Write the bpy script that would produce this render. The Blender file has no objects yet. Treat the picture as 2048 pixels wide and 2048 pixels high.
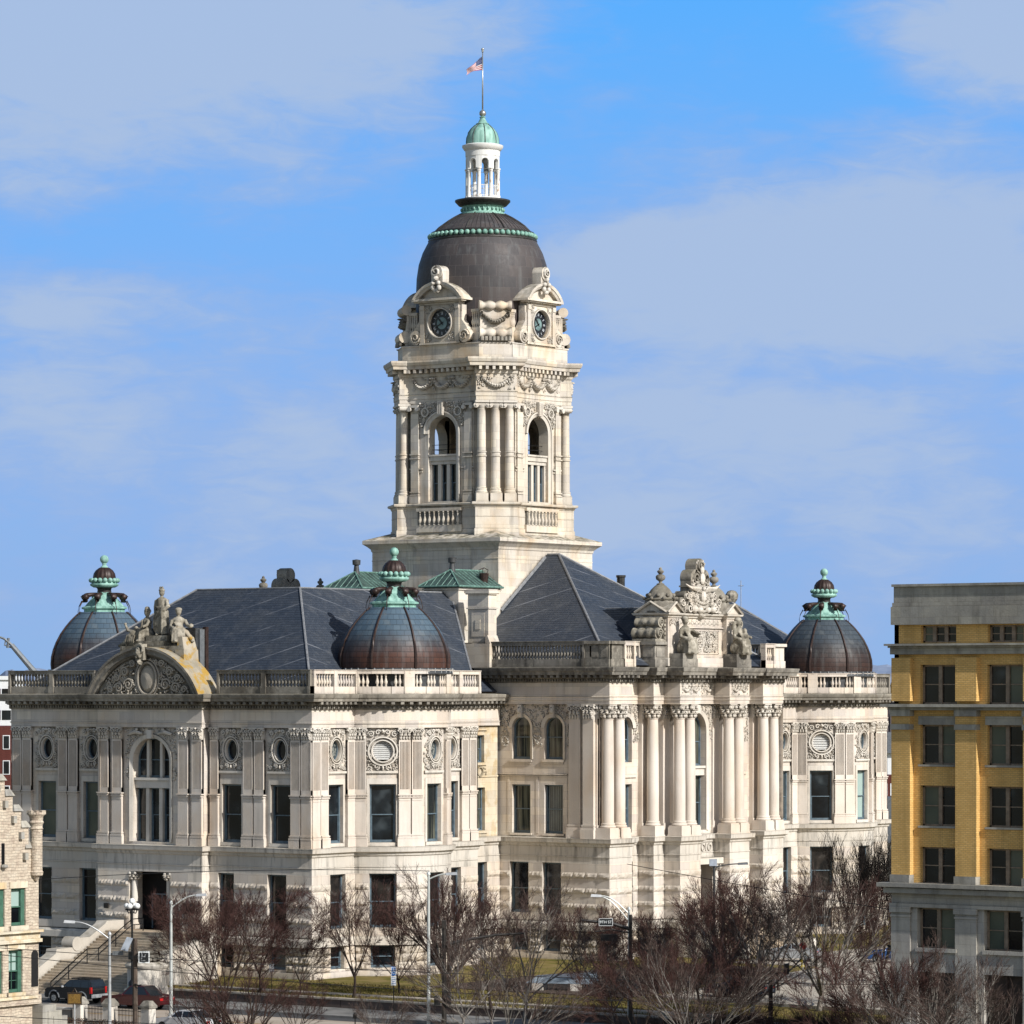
import bpy, math, random
from math import sin, cos, pi, radians, sqrt, atan2, hypot
random.seed(7)
scene = bpy.context.scene
COL = scene.collection

# ------------------------------------------------------------------ mesh builder
class MB:
    def __init__(s, T=None):
        s.v = []; s.f = []; s.T = T
    def add(s, vs, fs):
        o = len(s.v)
        if s.T: vs = [s.T(p) for p in vs]
        s.v.extend(vs); s.f.extend([tuple(i + o for i in f) for f in fs])
    def quad(s, a, b, c, d): s.add([a, b, c, d], [(0, 1, 2, 3)])
    def poly(s, pts): s.add(pts, [tuple(range(len(pts)))])
    def hexa(s, p):
        s.add(p, [(0,3,2,1),(4,5,6,7),(0,1,5,4),(1,2,6,5),(2,3,7,6),(3,0,4,7)])
    def box(s, x0, x1, y0, y1, z0, z1):
        s.hexa([(x0,y0,z0),(x1,y0,z0),(x1,y1,z0),(x0,y1,z0),(x0,y0,z1),(x1,y0,z1),(x1,y1,z1),(x0,y1,z1)])
    def frus(s, x0, x1, y0, y1, z0, X0, X1, Y0, Y1, z1):
        s.hexa([(x0,y0,z0),(x1,y0,z0),(x1,y1,z0),(x0,y1,z0),(X0,Y0,z1),(X1,Y0,z1),(X1,Y1,z1),(X0,Y1,z1)])
    def lathe(s, c, prof, n=24, a0=0, a1=2*pi, ph=0.0, ribs=0, ribamp=0):
        full = abs(a1 - a0 - 2*pi) < 1e-6
        m = n if full else n + 1
        vs = []; fs = []
        for r, z in prof:
            for i in range(m):
                a = a0 + (a1 - a0) * i / n + ph
                rr = r
                if ribs: rr = r * (1 + ribamp * abs(cos(a * ribs / 2)))
                vs.append((c[0] + rr*cos(a), c[1] + rr*sin(a), z))
        k = len(prof)
        for j in range(k - 1):
            for i in range(n):
                i2 = (i + 1) % m
                fs.append((j*m+i, j*m+i2, (j+1)*m+i2, (j+1)*m+i))
        s.add(vs, fs)
    def tube(s, pts, rad, n=6, cap=True):
        if not isinstance(rad, (list, tuple)): rad = [rad] * len(pts)
        vs = []; fs = []
        L = len(pts)
        up = (0.0, 0.0, 1.0)
        for i, p in enumerate(pts):
            a = pts[max(0, i-1)]; b = pts[min(L-1, i+1)]
            d = (b[0]-a[0], b[1]-a[1], b[2]-a[2]); l = sqrt(d[0]**2+d[1]**2+d[2]**2) or 1
            d = (d[0]/l, d[1]/l, d[2]/l)
            w = up if abs(d[2]) < 0.95 else (1.0, 0.0, 0.0)
            x = (d[1]*w[2]-d[2]*w[1], d[2]*w[0]-d[0]*w[2], d[0]*w[1]-d[1]*w[0])
            l = sqrt(x[0]**2+x[1]**2+x[2]**2) or 1; x = (x[0]/l, x[1]/l, x[2]/l)
            y = (d[1]*x[2]-d[2]*x[1], d[2]*x[0]-d[0]*x[2], d[0]*x[1]-d[1]*x[0])
            for k in range(n):
                t = 2*pi*k/n; r = rad[i]; c_, s_ = r*cos(t), r*sin(t)
                vs.append((p[0]+x[0]*c_+y[0]*s_, p[1]+x[1]*c_+y[1]*s_, p[2]+x[2]*c_+y[2]*s_))
        for i in range(L-1):
            for k in range(n):
                fs.append((i*n+k, i*n+(k+1)%n, (i+1)*n+(k+1)%n, (i+1)*n+k))
        if cap:
            fs.append(tuple(range(n-1, -1, -1))); fs.append(tuple((L-1)*n+k for k in range(n)))
        s.add(vs, fs)
    def ell(s, c, r, n=10, m=6, tilt=None):
        vs = []; fs = []
        for j in range(m+1):
            p = -pi/2 + pi*j/m
            for i in range(n):
                a = 2*pi*i/n
                q = (r[0]*cos(p)*cos(a), r[1]*cos(p)*sin(a), r[2]*sin(p))
                if tilt:
                    t = tilt; q = (q[0]*cos(t)+q[2]*sin(t), q[1], -q[0]*sin(t)+q[2]*cos(t))
                vs.append((c[0]+q[0], c[1]+q[1], c[2]+q[2]))
        for j in range(m):
            for i in range(n):
                fs.append((j*n+i, j*n+(i+1)%n, (j+1)*n+(i+1)%n, (j+1)*n+i))
        s.add(vs, fs)
    def build(s, name, mat, parent=None, smooth=False, origin=None, angle=None, local=False):
        me = bpy.data.meshes.new(name)
        vs = s.v
        if origin: vs = [(a-origin[0], b-origin[1], c-origin[2]) for a, b, c in vs]
        me.from_pydata(vs, [], s.f)
        me.update()
        if mat: me.materials.append(mat)
        if smooth or angle:
            me.polygons.foreach_set('use_smooth', [True]*len(me.polygons))
            if angle:
                try: me.set_sharp_from_angle(angle=radians(angle))
                except Exception: pass
        o = bpy.data.objects.new(name, me)
        COL.objects.link(o)
        if origin: o.location = origin
        if parent is not None:
            o.parent = parent
            if not local:
                w = WL(parent); l = o.location
                o.location = (l[0]-w[0], l[1]-w[1], l[2]-w[2])
        return o
def WL(o):
    x, y, z = o.location
    p = o.parent
    while p is not None:
        x += p.location[0]; y += p.location[1]; z += p.location[2]; p = p.parent
    return (x, y, z)
def tag(o, label=None, cat=None, group=None, kind=None):
    if label: o['label'] = label
    if cat: o['category'] = cat
    if group: o['group'] = group
    if kind: o['kind'] = kind
    return o
def empty(name, loc=(0, 0, 0), label=None, cat=None, group=None, rz=0):
    o = bpy.data.objects.new(name, None); COL.objects.link(o); o.location = loc; o.rotation_euler = (0, 0, rz)
    o.empty_display_size = 0.5
    return tag(o, label, cat, group)
def dup(root, loc, rz=0.0, sc=1.0, label=None, group=None):
    r = root.copy(); COL.objects.link(r); r.location = loc; r.rotation_euler = (0, 0, rz); r.scale = (sc, sc, sc) if not isinstance(sc, tuple) else sc
    if label: r['label'] = label
    if group: r['group'] = group
    for ch in list(root.children):
        c = ch.copy(); COL.objects.link(c); c.parent = r
        for g in list(ch.children):
            d = g.copy(); COL.objects.link(d); d.parent = c
    return r

# ------------------------------------------------------------------ facade frames
class Fr:            # flat frame: u along, z up, e outward
    def __init__(s, x0, y0, dx, dy):
        l = hypot(dx, dy); s.x, s.y, s.dx, s.dy = x0, y0, dx/l, dy/l; s.curved = False; s.L = l
    def pt(s, u, z, e=0.0): return (s.x+s.dx*u+s.dy*e, s.y+s.dy*u-s.dx*e, z)
class Fc:            # round frame
    def __init__(s, cx, cy, R, a0, a1=None):
        s.cx, s.cy, s.R, s.a0 = cx, cy, R, a0; s.curved = True
        s.L = R*(a1-a0) if a1 is not None else 0
    def pt(s, u, z, e=0.0):
        a = s.a0+u/s.R; return (s.cx+(s.R+e)*cos(a), s.cy+(s.R+e)*sin(a), z)
def fbox(mb, F, u0, u1, z0, z1, e0, e1):
    n = max(1, int(abs(u1-u0)/0.5)) if F.curved else 1
    vs = []; fs = []
    for i in range(n+1):
        u = u0+(u1-u0)*i/n
        vs += [F.pt(u, z0, e0), F.pt(u, z0, e1), F.pt(u, z1, e1), F.pt(u, z1, e0)]
    for i in range(n):
        a = 4*i; b = a+4
        fs += [(a+1, b+1, b+2, a+2), (a+2, b+2, b+3, a+3), (a, b, b+1, a+1), (a+3, b+3, b, a)]
    fs += [(0, 1, 2, 3), (4*n+3, 4*n+2, 4*n+1, 4*n)]
    mb.add(vs, fs)
def outline(op, n=14):
    k, u0, u1, z0, z1 = op
    uc = (u0+u1)/2; r = (u1-u0)/2
    if k == 'rect': return [(u0, z0), (u1, z0), (u1, z1), (u0, z1)]
    if k == 'arch':
        zs = z1-r
        return [(u0, z0), (u1, z0)]+[(uc+r*cos(pi*i/n), zs+r*sin(pi*i/n)) for i in range(n+1)]
    zc = (z0+z1)/2; rz = (z1-z0)/2
    return [(uc+r*cos(2*pi*i/(2*n)), zc+rz*sin(2*pi*i/(2*n))) for i in range(2*n)]
def wall(mb, F, u0, u1, z0, z1, ops=(), depth=0.4, e=0.0):
    us = sorted(set([u0, u1]+[o[1] for o in ops]+[o[2] for o in ops]))
    if F.curved:
        ex = []
        for a, b in zip(us, us[1:]):
            k = max(1, int((b-a)/0.4)); ex += [a+(b-a)*i/k for i in range(1, k)]
        us = sorted(us+ex)
    zs = sorted(set([z0, z1]+[o[3] for o in ops]+[o[4] for o in ops]))
    for a, b in zip(us, us[1:]):
        for c, d in zip(zs, zs[1:]):
            mu, mz = (a+b)/2, (c+d)/2
            if any(o[1] < mu < o[2] and o[3] < mz < o[4] for o in ops): continue
            mb.quad(F.pt(a, c, e), F.pt(b, c, e), F.pt(b, d, e), F.pt(a, d, e))
    for o in ops:
        P = outline(o); k, a, b, c, d = o; uc = (a+b)/2
        for p, q in zip(P, P[1:]+P[:1]):
            mb.quad(F.pt(p[0], p[1], e), F.pt(q[0], q[1], e), F.pt(q[0], q[1], e-depth), F.pt(p[0], p[1], e-depth))
            if k == 'rect': continue
            mx, mz = (p[0]+q[0])/2, (p[1]+q[1])/2
            if k == 'arch' and mz < d-(b-a)/2+1e-6: continue
            cx_ = a if mx < uc else b
            cz_ = d if (k == 'arch' or mz > (c+d)/2) else c
            mb.add([F.pt(cx_, cz_, e), F.pt(q[0], q[1], e), F.pt(p[0], p[1], e)], [(0, 1, 2)])
def ring(mb, F, P, Q, e0, e1, e2):
    """ring between outer outline P and inner outline Q; front at e1, back e0, inner side to e2"""
    n = len(P)
    for i in range(n):
        j = (i+1) % n
        mb.quad(F.pt(*P[i], e1), F.pt(*P[j], e1), F.pt(*Q[j], e1), F.pt(*Q[i], e1))
        mb.quad(F.pt(*Q[i], e1), F.pt(*Q[j], e1), F.pt(*Q[j], e2), F.pt(*Q[i], e2))
        mb.quad(F.pt(*P[j], e1), F.pt(*P[i], e1), F.pt(*P[i], e0), F.pt(*P[j], e0))
def inset(P, w, uc, zc):
    hu = max(abs(p[0]-uc) for p in P); hz = max(abs(p[1]-zc) for p in P)
    return [(uc+(p[0]-uc)*(1-w/hu), zc+(p[1]-zc)*(1-w/hz)) for p in P]

# ------------------------------------------------------------------ paths
def offset_path(path, d, closed=False):
    out = []; n = len(path)
    for i in range(n):
        p = path[i]
        pa = path[i-1] if (i > 0 or closed) else None
        pb = path[(i+1) % n] if (i < n-1 or closed) else None
        ns = []
        for a, b in ((pa, p), (p, pb)):
            if a is None or b is None: continue
            dx, dy = b[0]-a[0], b[1]-a[1]; l = hypot(dx, dy)
            if l < 1e-9: continue
            ns.append((dy/l, -dx/l))
        if len(ns) == 1: m = ns[0]; k = 1
        else:
            m = (ns[0][0]+ns[1][0], ns[0][1]+ns[1][1]); l = hypot(*m)
            if l < 1e-6: m = ns[0]; k = 1
            else:
                m = (m[0]/l, m[1]/l); k = 1/max(0.25, m[0]*ns[0][0]+m[1]*ns[0][1])
        out.append((p[0]+m[0]*d*k, p[1]+m[1]*d*k))
    return out
def sweep(mb, path, prof, closed=False):
    rows = [[(q[0], q[1], z) for q in offset_path(path, o, closed)] for o, z in prof]
    n = len(path)
    for a, b in zip(rows, rows[1:]):
        for i in range(n if closed else n-1):
            j = (i+1) % n
            mb.quad(a[i], a[j], b[j], b[i])
def along(mb, path, step, w, o0, o1, z0, z1, closed=False, m=None):
    n = len(path)
    for i in range(n if closed else n-1):
        a, b = path[i], path[(i+1) % n]
        L = hypot(b[0]-a[0], b[1]-a[1])
        if L < w: continue
        F = Fr(a[0], a[1], b[0]-a[0], b[1]-a[1])
        k = max(1, round(L/step)); s_ = L/k
        for j in range(k):
            u = (j+.5)*s_
            if m: m(mb, F, u)
            else: fbox(mb, F, u-w/2, u+w/2, z0, z1, o0, o1)
def arc(cx_, cy_, R, a0, a1, n):
    return [(cx_+R*cos(a0+(a1-a0)*i/n), cy_+R*sin(a0+(a1-a0)*i/n)) for i in range(n+1)]

# ------------------------------------------------------------------ ornament
def blob(mb, F, u, z, ru, rz, e0, h, rot=0.0, n=7):
    h *= 1.4
    vs = []; cr, sr = cos(rot), sin(rot)
    for k, (f, g) in enumerate(((1, 0), (.75, .65))):
        for i in range(n):
            a = 2*pi*i/n; x, y = ru*f*cos(a), rz*f*sin(a)
            vs.append(F.pt(u+x*cr-y*sr, z+x*sr+y*cr, e0+h*g))
    vs.append(F.pt(u, z, e0+h))
    fs = []
    for i in range(n):
        j = (i+1) % n; fs.append((i, j, n+j, n+i)); fs.append((n+i, n+j, 2*n))
    mb.add(vs, fs)
def curl(mb, F, u, z, r, e0, th, turns=1.3, a0=0.0, flip=1, n=13):
    th *= 1.2
    pts = []; rd = []
    for i in range(n):
        t = i/(n-1); rr = r*(1-.85*t); a = a0+flip*2*pi*turns*t
        pts.append((u+rr*cos(a), z+rr*sin(a), e0+th*(.5+.5*t))); rd.append(th*(1-.4*t))
    vs = []; fs = []
    for i, (a, b, e) in enumerate(pts):
        p = pts[max(0, i-1)]; q = pts[min(n-1, i+1)]
        d = (q[0]-p[0], q[1]-p[1]); l = hypot(*d) or 1; nx, nz = -d[1]/l, d[0]/l
        w = rd[i]*.6
        vs += [F.pt(a+nx*w, b+nz*w, e0), F.pt(a+nx*w*.5, b+nz*w*.5, e+rd[i]*.6), F.pt(a-nx*w*.5, b-nz*w*.5, e+rd[i]*.6), F.pt(a-nx*w, b-nz*w, e0)]
    for i in range(n-1):
        for k in range(3): fs.append((4*i+k, 4*i+k+1, 4*i+5+k, 4*i+4+k))
    mb.add(vs, fs)
def ovalring(mb, F, uc, zc, ru, rz, w, e0, h, n=28):
    vs = []; fs = []
    for i in range(n):
        a = 2*pi*i/n; c_, s_ = cos(a), sin(a)
        for k, (f, g) in enumerate(((0, 0), (.2, 1), (.8, 1), (1, 0))):
            vs.append(F.pt(uc+(ru+w*f)*c_, zc+(rz+w*f)*s_, e0+h*g))
    for i in range(n):
        j = (i+1) % n
        for k in range(3): fs.append((4*i+k, 4*i+k+1, 4*j+k+1, 4*j+k))
    mb.add(vs, fs)
def foliage(mb, F, u0, u1, z0, z1, e0, rnd, dens=14, sc=1.0, skip=None, sym=None):
    A = (u1-u0)*(z1-z0); k = int(A*dens)
    for _ in range(k):
        u = rnd.uniform(u0, u1); z = rnd.uniform(z0, z1)
        r_ = rnd.random(); rot = rnd.uniform(0, pi)
        for s_ in ((1, -1) if sym is not None else (1,)):
            uu = u if s_ == 1 else 2*sym-u
            if not (u0 <= uu <= u1): continue
            if skip and skip(uu, z): continue
            if r_ < .6: blob(mb, F, uu, z, .13*sc, .06*sc, e0, .10*sc, s_*rot, 6)
            else: curl(mb, F, uu, z, .14*sc, e0, .06*sc, 1.1, rot, s_, 8)
def cartouche(mb, F, uc, zc, ru, rz, e0, rnd, wid=1.9, hei=2.7, sc=1.0):
    ovalring(mb, F, uc, zc, ru, rz, .12*sc, e0, .14*sc)
    ovalring(mb, F, uc, zc, ru+.2*sc, rz+.2*sc, .16*sc, e0, .2*sc)
    hu, hz = wid/2, hei/2
    for s_ in (1, -1):
        curl(mb, F, uc+s_*(.62*hu), zc+.80*hz, .24*sc, e0, .11, 1.5, 0 if s_ > 0 else pi, s_)
        curl(mb, F, uc+s_*(.25*hu), zc+.88*hz, .2*sc, e0, .13, 1.3, pi if s_ > 0 else 0, -s_)
        curl(mb, F, uc+s_*(.72*hu), zc-.25*hz, .2*sc, e0, .1, 1.3, pi/2, s_)
        curl(mb, F, uc+s_*(.32*hu), zc-.72*hz, .22*sc, e0, .12, 1.4, -pi/2, -s_)
        curl(mb, F, uc+s_*(.72*hu), zc-.82*hz, .2*sc, e0, .09, 1.4, pi, s_)
        for i in range(8):
            a = -1.3+i*.34
            blob(mb, F, uc+s_*(ru+.42*sc)*cos(a), zc-.05+(rz+.42*sc)*sin(a), .13*sc, .07*sc, e0, .15*sc, s_*(a+1.2), 6)
        for i in range(9):
            blob(mb, F, uc+s_*rnd.uniform(.35, .95)*hu, zc-hz*rnd.uniform(.55, .97), .14*sc, .055*sc, e0, .1*sc, s_*rnd.uniform(0, pi), 6)
    blob(mb, F, uc, zc+.93*hz, .16*sc, .18*sc, e0, .25*sc)
    blob(mb, F, uc, zc-.78*hz, .1*sc, .24*sc, e0, .2*sc)
def garland(mb, F, ua, ub, z, sag, e0, r=.13, h=.22, n=9):
    for i in range(n):
        t = i/(n-1); zz = z-sag*4*t*(1-t); k = .6+.8*4*t*(1-t)*.6
        blob(mb, F, ua+(ub-ua)*t, zz, r*k*1.1, r*k, e0, h*k, random.uniform(0, 3), 6)
        if i % 2: blob(mb, F, ua+(ub-ua)*t+.05, zz-.12, r*.5, r*.7, e0, h*.5, random.uniform(0, 3), 6)
    for uu in (ua, ub):
        for d in (-.05, .06):
            blob(mb, F, uu+d, z-.18, .05, .22, e0, h*.6, d*3, 6)
        blob(mb, F, uu, z+.03, .12, .12, e0, h)
def pil_capital(mb, F, uc, w, z0, z1, e):
    h = z1-z0; hw = w/2
    fbox(mb, F, uc-hw, uc+hw, z0, z1-.12*h, 0, e)
    fbox(mb, F, uc-hw-.1, uc+hw+.1, z1-.1*h, z1, 0, e+.14)
    for row, (zz, k) in enumerate(((z0+.16*h, 4), (z0+.42*h, 3))):
        for i in range(k):
            u = uc-hw+w*(i+.5)/k
            blob(mb, F, u, zz+.03, w/k*.5, .19*h, e, .1+.05*row, 0, 6)
            blob(mb, F, u, zz+.16*h, w/k*.38, .06*h, e+.04, .12+.05*row, 0, 6)
    for s_ in (1, -1):
        curl(mb, F, uc+s_*hw*.78, z0+.7*h, .19*h+.03, e, .11, 1.4, pi if s_ < 0 else 0, s_, 11)
        curl(mb, F, uc+s_*hw*.25, z0+.68*h, .12*h, e, .08, 1.2, pi if s_ > 0 else 0, -s_, 9)
    blob(mb, F, uc, z1-.1*h, .09, .12*h, e, .2)
def col_capital(mb, c, r, z0, z1):
    h = z1-z0
    mb.lathe(c, [(r, z0), (r*1.12, z0+.04*h), (r, z0+.07*h), (r*.98, z0+.6*h), (r*1.2, z0+.86*h)], 16)
    for row, (zz, k, out) in enumerate(((z0+.17*h, 8, .05), (z0+.43*h, 8, .1))):
        F = Fc(c[0], c[1], r*.98, row*pi/8)
        for i in range(k):
            u = i*2*pi*r*.98/k
            blob(mb, F, u, zz, .95*r*pi/k, .18*h, 0, .12+out, 0, 6)
            blob(mb, F, u, zz+.15*h, .75*r*pi/k, .07*h, .05, .16+out, 0, 6)
    d = r*1.28
    for sx in (1, -1):
        for sy in (1, -1):
            mb.ell((c[0]+sx*d*.82, c[1]+sy*d*.82, z0+.76*h), (.16, .16, .16), 8, 6)
            mb.ell((c[0]+sx*d*.9, c[1]+sy*d*.9, z0+.74*h), (.09, .09, .1), 6, 4)
    mb.box(c[0]-d, c[0]+d, c[1]-d, c[1]+d, z1-.1*h, z1)
def rock(mb, F, u0, u1, z0, z1, e0, e1, rnd, step=.16, amp=.06):
    nu = max(1, int((u1-u0)/step)); nz = max(1, int((z1-z0)/step))
    vs = []
    for j in range(nz+1):
        for i in range(nu+1):
            edge = (j in (0, nz)) or (i in (0, nu))
            e = e0+.3*(e1-e0) if edge else e1+rnd.uniform(-amp, amp)
            vs.append(F.pt(u0+(u1-u0)*i/nu, z0+(z1-z0)*j/nz+(0 if j in (0, nz) else rnd.uniform(-.02, .02)), e))
    fs = [(j*(nu+1)+i, j*(nu+1)+i+1, (j+1)*(nu+1)+i+1, (j+1)*(nu+1)+i) for j in range(nz) for i in range(nu)]
    mb.add(vs, fs)
    # edges back to the wall
    for a, b in (((u0, z0), (u1, z0)), ((u1, z0), (u1, z1)), ((u1, z1), (u0, z1)), ((u0, z1), (u0, z0))):
        k = max(1, nu) if a[1] == b[1] and F.curved else 1
        for i in range(k):
            p = (a[0]+(b[0]-a[0])*i/k, a[1]+(b[1]-a[1])*i/k); q = (a[0]+(b[0]-a[0])*(i+1)/k, a[1]+(b[1]-a[1])*(i+1)/k)
            ee = e0+.3*(e1-e0)
            mb.quad(F.pt(*p, e0), F.pt(*q, e0), F.pt(*q, ee), F.pt(*p, ee))
BAL = [(.09, 0), (.09, .07), (.055, .09), (.06, .14), (.115, .3), (.12, .38), (.07, .58), (.05, .72), (.065, .82), (.05, .86), (.09, .9), (.09, 1.0)]
def baluster(mb, x, y, z0, z1, k=1.0, n=8):
    mb.lathe((x, y), [(r*k, z0+(z1-z0)*t) for r, t in BAL], n)
BALN = [0]
def balustrade(name, root, path, z0, z1, mat, piers=3.0, step=.33, th=.17, base=.3, rail=.17, closed=False, T=None, pmat=None):
    """path runs with the outside to its right"""
    BALN[0] += 1; jt = (BALN[0]*5 % 7)*.004; th += jt; z1 += jt; H = z1-z0; zb = z0+H*base; zr = z1-H*rail
    mb = MB(T); piers_ = []; n = len(path)
    for i in range(n if closed else n-1):
        a, b = path[i], path[(i+1) % n]; L = hypot(b[0]-a[0], b[1]-a[1])
        if L < .05: continue
        F = Fr(a[0], a[1], b[0]-a[0], b[1]-a[1])
        fbox(mb, F, 0, L, z0, zb, -th, th); fbox(mb, F, -.02, L+.02, zr, z1-.05, -th*1.15, th*1.15); fbox(mb, F, -.03, L+.03, z1-.05, z1, -th*1.5, th*1.5)
        nb = max(1, round(L/piers)); w = .42
        for j in range(nb):
            ua = L*j/nb; ub = L*(j+1)/nb
            if nb > 1 or L > 1.5:
                for uu in ((ua, ub) if j == nb-1 else (ua,)):
                    c0, c1 = max(0.0, uu-w*.5), min(L, uu+w*.5); pm = MB(T); piers_.append(pm)
                    fbox(pm, F, c0, c1, z0+.01, z1-.06, -th-.05, th+.05)
                    fbox(pm, F, max(0, c0-.05), min(L, c1+.05), z0+.02, zb+.04, -th-.08, th+.08)
            k = int((ub-ua-w)/step)
            for q in range(k):
                u = ua+(ub-ua)*.5+(q-(k-1)/2)*step
                p = F.pt(u, 0, 0); baluster(mb, p[0], p[1], zb, zr, 1.15)
    o = mb.build(name, mat, root, angle=40)
    for pm in piers_: pm.build('pier', pmat or mat, o)
    return o
# ------------------------------------------------------------------ materials
M = {}
class NT:
    def __init__(s, name):
        s.m = bpy.data.materials.new(name); s.m.use_nodes = True; s.t = s.m.node_tree; s.t.nodes.clear()
        s.out = s.n('ShaderNodeOutputMaterial'); s.b = s.n('ShaderNodeBsdfPrincipled'); s.l(s.b.outputs[0], s.out.inputs[0])
        s.g = s.n('ShaderNodeNewGeometry'); s.pos = s.g.outputs['Position']
        sp = s.n('ShaderNodeSeparateXYZ'); s.l(s.pos, sp.inputs[0]); s.x, s.y, s.z = sp.outputs
        M[name] = s.m
    def n(s, t, **k):
        o = s.t.nodes.new(t)
        for a, b in k.items(): setattr(o, a, b)
        return o
    def l(s, a, b): s.t.links.new(a, b)
    def put(s, sock, v):
        if hasattr(v, 'is_output') or isinstance(v, bpy.types.NodeSocket): s.l(v, sock)
        else: sock.default_value = v
    def math(s, op, a, b=0.0, c=0.0):
        o = s.n('ShaderNodeMath', operation=op); s.put(o.inputs[0], a); s.put(o.inputs[1], b); s.put(o.inputs[2], c); return o.outputs[0]
    def noise(s, vec=None, scale=1.0, detail=4.0, rough=.55, sc3=None, dist=0.0):
        o = s.n('ShaderNodeTexNoise'); o.inputs['Scale'].default_value = scale; o.inputs['Detail'].default_value = detail
        o.inputs['Roughness'].default_value = rough; o.inputs['Distortion'].default_value = dist
        v = vec or s.pos
        if sc3:
            m = s.n('ShaderNodeMapping'); m.inputs['Scale'].default_value = sc3; s.l(v, m.inputs[0]); v = m.outputs[0]
        s.l(v, o.inputs['Vector']); return o.outputs['Fac']
    def ramp(s, fac, stops):
        o = s.n('ShaderNodeValToRGB'); e = o.color_ramp.elements
        while len(e) < len(stops): e.new(.5)
        for i, (p, c) in enumerate(stops):
            e[i].position = p; e[i].color = c if len(c) == 4 else (*c, 1)
        s.l(fac, o.inputs[0]); return o.outputs[0]
    def step(s, fac, a, b):
        o = s.n('ShaderNodeMapRange'); s.put(o.inputs[0], fac); o.inputs[1].default_value = a; o.inputs[2].default_value = b; return o.outputs[0]
    def mix(s, f, a, b, bt='MIX'):
        o = s.n('ShaderNodeMix', data_type='RGBA', blend_type=bt); s.put(o.inputs[0], f)
        for k, v in ((6, a), (7, b)):
            if isinstance(v, tuple): v = (*v[:3], 1)
            s.put(o.inputs[k], v)
        return o.outputs[2]
    def vec(s, a, b, c=0.0):
        o = s.n('ShaderNodeCombineXYZ'); s.put(o.inputs[0], a); s.put(o.inputs[1], b); s.put(o.inputs[2], c); return o.outputs[0]
    def brick(s, vec, w, h, mortar, c1, c2, cm, bias=0.0, off=.5):
        o = s.n('ShaderNodeTexBrick'); o.offset = off
        s.l(vec, o.inputs['Vector']); o.inputs['Scale'].default_value = 1.0
        o.inputs['Brick Width'].default_value = w; o.inputs['Row Height'].default_value = h; o.inputs['Mortar Size'].default_value = mortar
        o.inputs['Mortar Smooth'].default_value = .1; o.inputs['Bias'].default_value = bias
        for k, v in (('Color1', c1), ('Color2', c2), ('Mortar', cm)): o.inputs[k].default_value = (*v, 1)
        return o.outputs['Color'], o.outputs['Fac']
    def bump(s, h, strength=.3, dist=.02):
        o = s.n('ShaderNodeBump'); o.inputs['Strength'].default_value = strength; o.inputs['Distance'].default_value = dist
        s.l(h, o.inputs['Height']); s.l(o.outputs[0], s.b.inputs['Normal'])
    def fin(s, col, rough=.8, metal=0.0, spec=None):
        s.put(s.b.inputs['Base Color'], (*col, 1) if isinstance(col, tuple) else col)
        s.put(s.b.inputs['Roughness'], rough); s.b.inputs['Metallic'].default_value = metal
        if spec is not None: s.b.inputs['Specular IOR Level'].default_value = spec
        return s.m

def stone(name, c1, c2, soot=.35, sootcol=(.10, .09, .075), blocks=True, lichen=0.0, mossy=.5, warm=.35, scale=1.0, patch=0.0, streak=(1.6, .13), crevice_shade=.8):
    t = NT(name)
    n1 = t.noise(scale=.22, detail=3); base = t.mix(t.step(n1, .35, .65), c1, c2)
    # orange-brown warm blotches
    n2 = t.noise(scale=.45, detail=4, sc3=(1, 1, .5)); base = t.mix(t.math('MULTIPLY', t.step(n2, .5, .72), warm), base, (c1[0]*.95, c1[1]*.74, c1[2]*.50))
    if blocks:
        u = t.math('ADD', t.x, t.y)
        bc, bf = t.brick(t.vec(u, t.z), 1.55*scale, .66*scale, .010, (1.08, 1.05, 1.0), (.84, .83, .85), (.70, .67, .63))
        base = t.mix(1.0, base, bc, 'MULTIPLY')
    if patch:
        base = t.mix(t.math('MULTIPLY', t.step(t.noise(scale=1.5, detail=6, rough=.65), .50, .64), patch), base, (.60, .55, .46)); base = t.mix(t.math('MULTIPLY', t.step(t.noise(scale=2.6, detail=5, rough=.6), .54, .66), patch*.8), base, (.045, .04, .034))
    # vertical rain streaks
    st = t.noise(scale=1.0, detail=5, rough=.6, sc3=(streak[0], streak[0], streak[1])); st2 = t.noise(scale=.35, detail=3)
    f = t.math('MULTIPLY', t.step(st, .48, .78), t.step(st2, .35, .62)); base = t.mix(t.math('MULTIPLY', f, soot), base, sootcol)
    # upward faces: grime and lichen
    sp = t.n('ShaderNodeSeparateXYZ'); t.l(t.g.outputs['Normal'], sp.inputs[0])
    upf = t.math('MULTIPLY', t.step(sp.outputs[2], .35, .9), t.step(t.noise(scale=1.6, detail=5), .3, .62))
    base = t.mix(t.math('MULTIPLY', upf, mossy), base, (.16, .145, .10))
    if lichen:
        ln = t.math('MULTIPLY', t.step(t.noise(scale=.9, detail=6, rough=.65), .5, .6), lichen); base = t.mix(ln, base, (.42, .25, .035))
    fine = t.noise(scale=14, detail=4); base = t.mix(.18, base, t.ramp(fine, [(.25, (.35, .34, .33)), (.75, (1, 1, 1))]), 'MULTIPLY')
    if crevice_shade:   # shade painted into the colour of recesses by ambient occlusion, broken by noise
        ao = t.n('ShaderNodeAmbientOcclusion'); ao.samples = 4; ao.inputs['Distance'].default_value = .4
        g = t.math('MULTIPLY', t.step(ao.outputs['AO'], .82, .30), t.step(t.noise(scale=2.2, detail=4), .25, .6)); base = t.mix(t.math('MULTIPLY', g, crevice_shade), base, (.075, .065, .052))
    t.bump(t.noise(scale=9, detail=6, rough=.65), .35, .03)
    return t.fin(base, .86, spec=.25)
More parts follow.
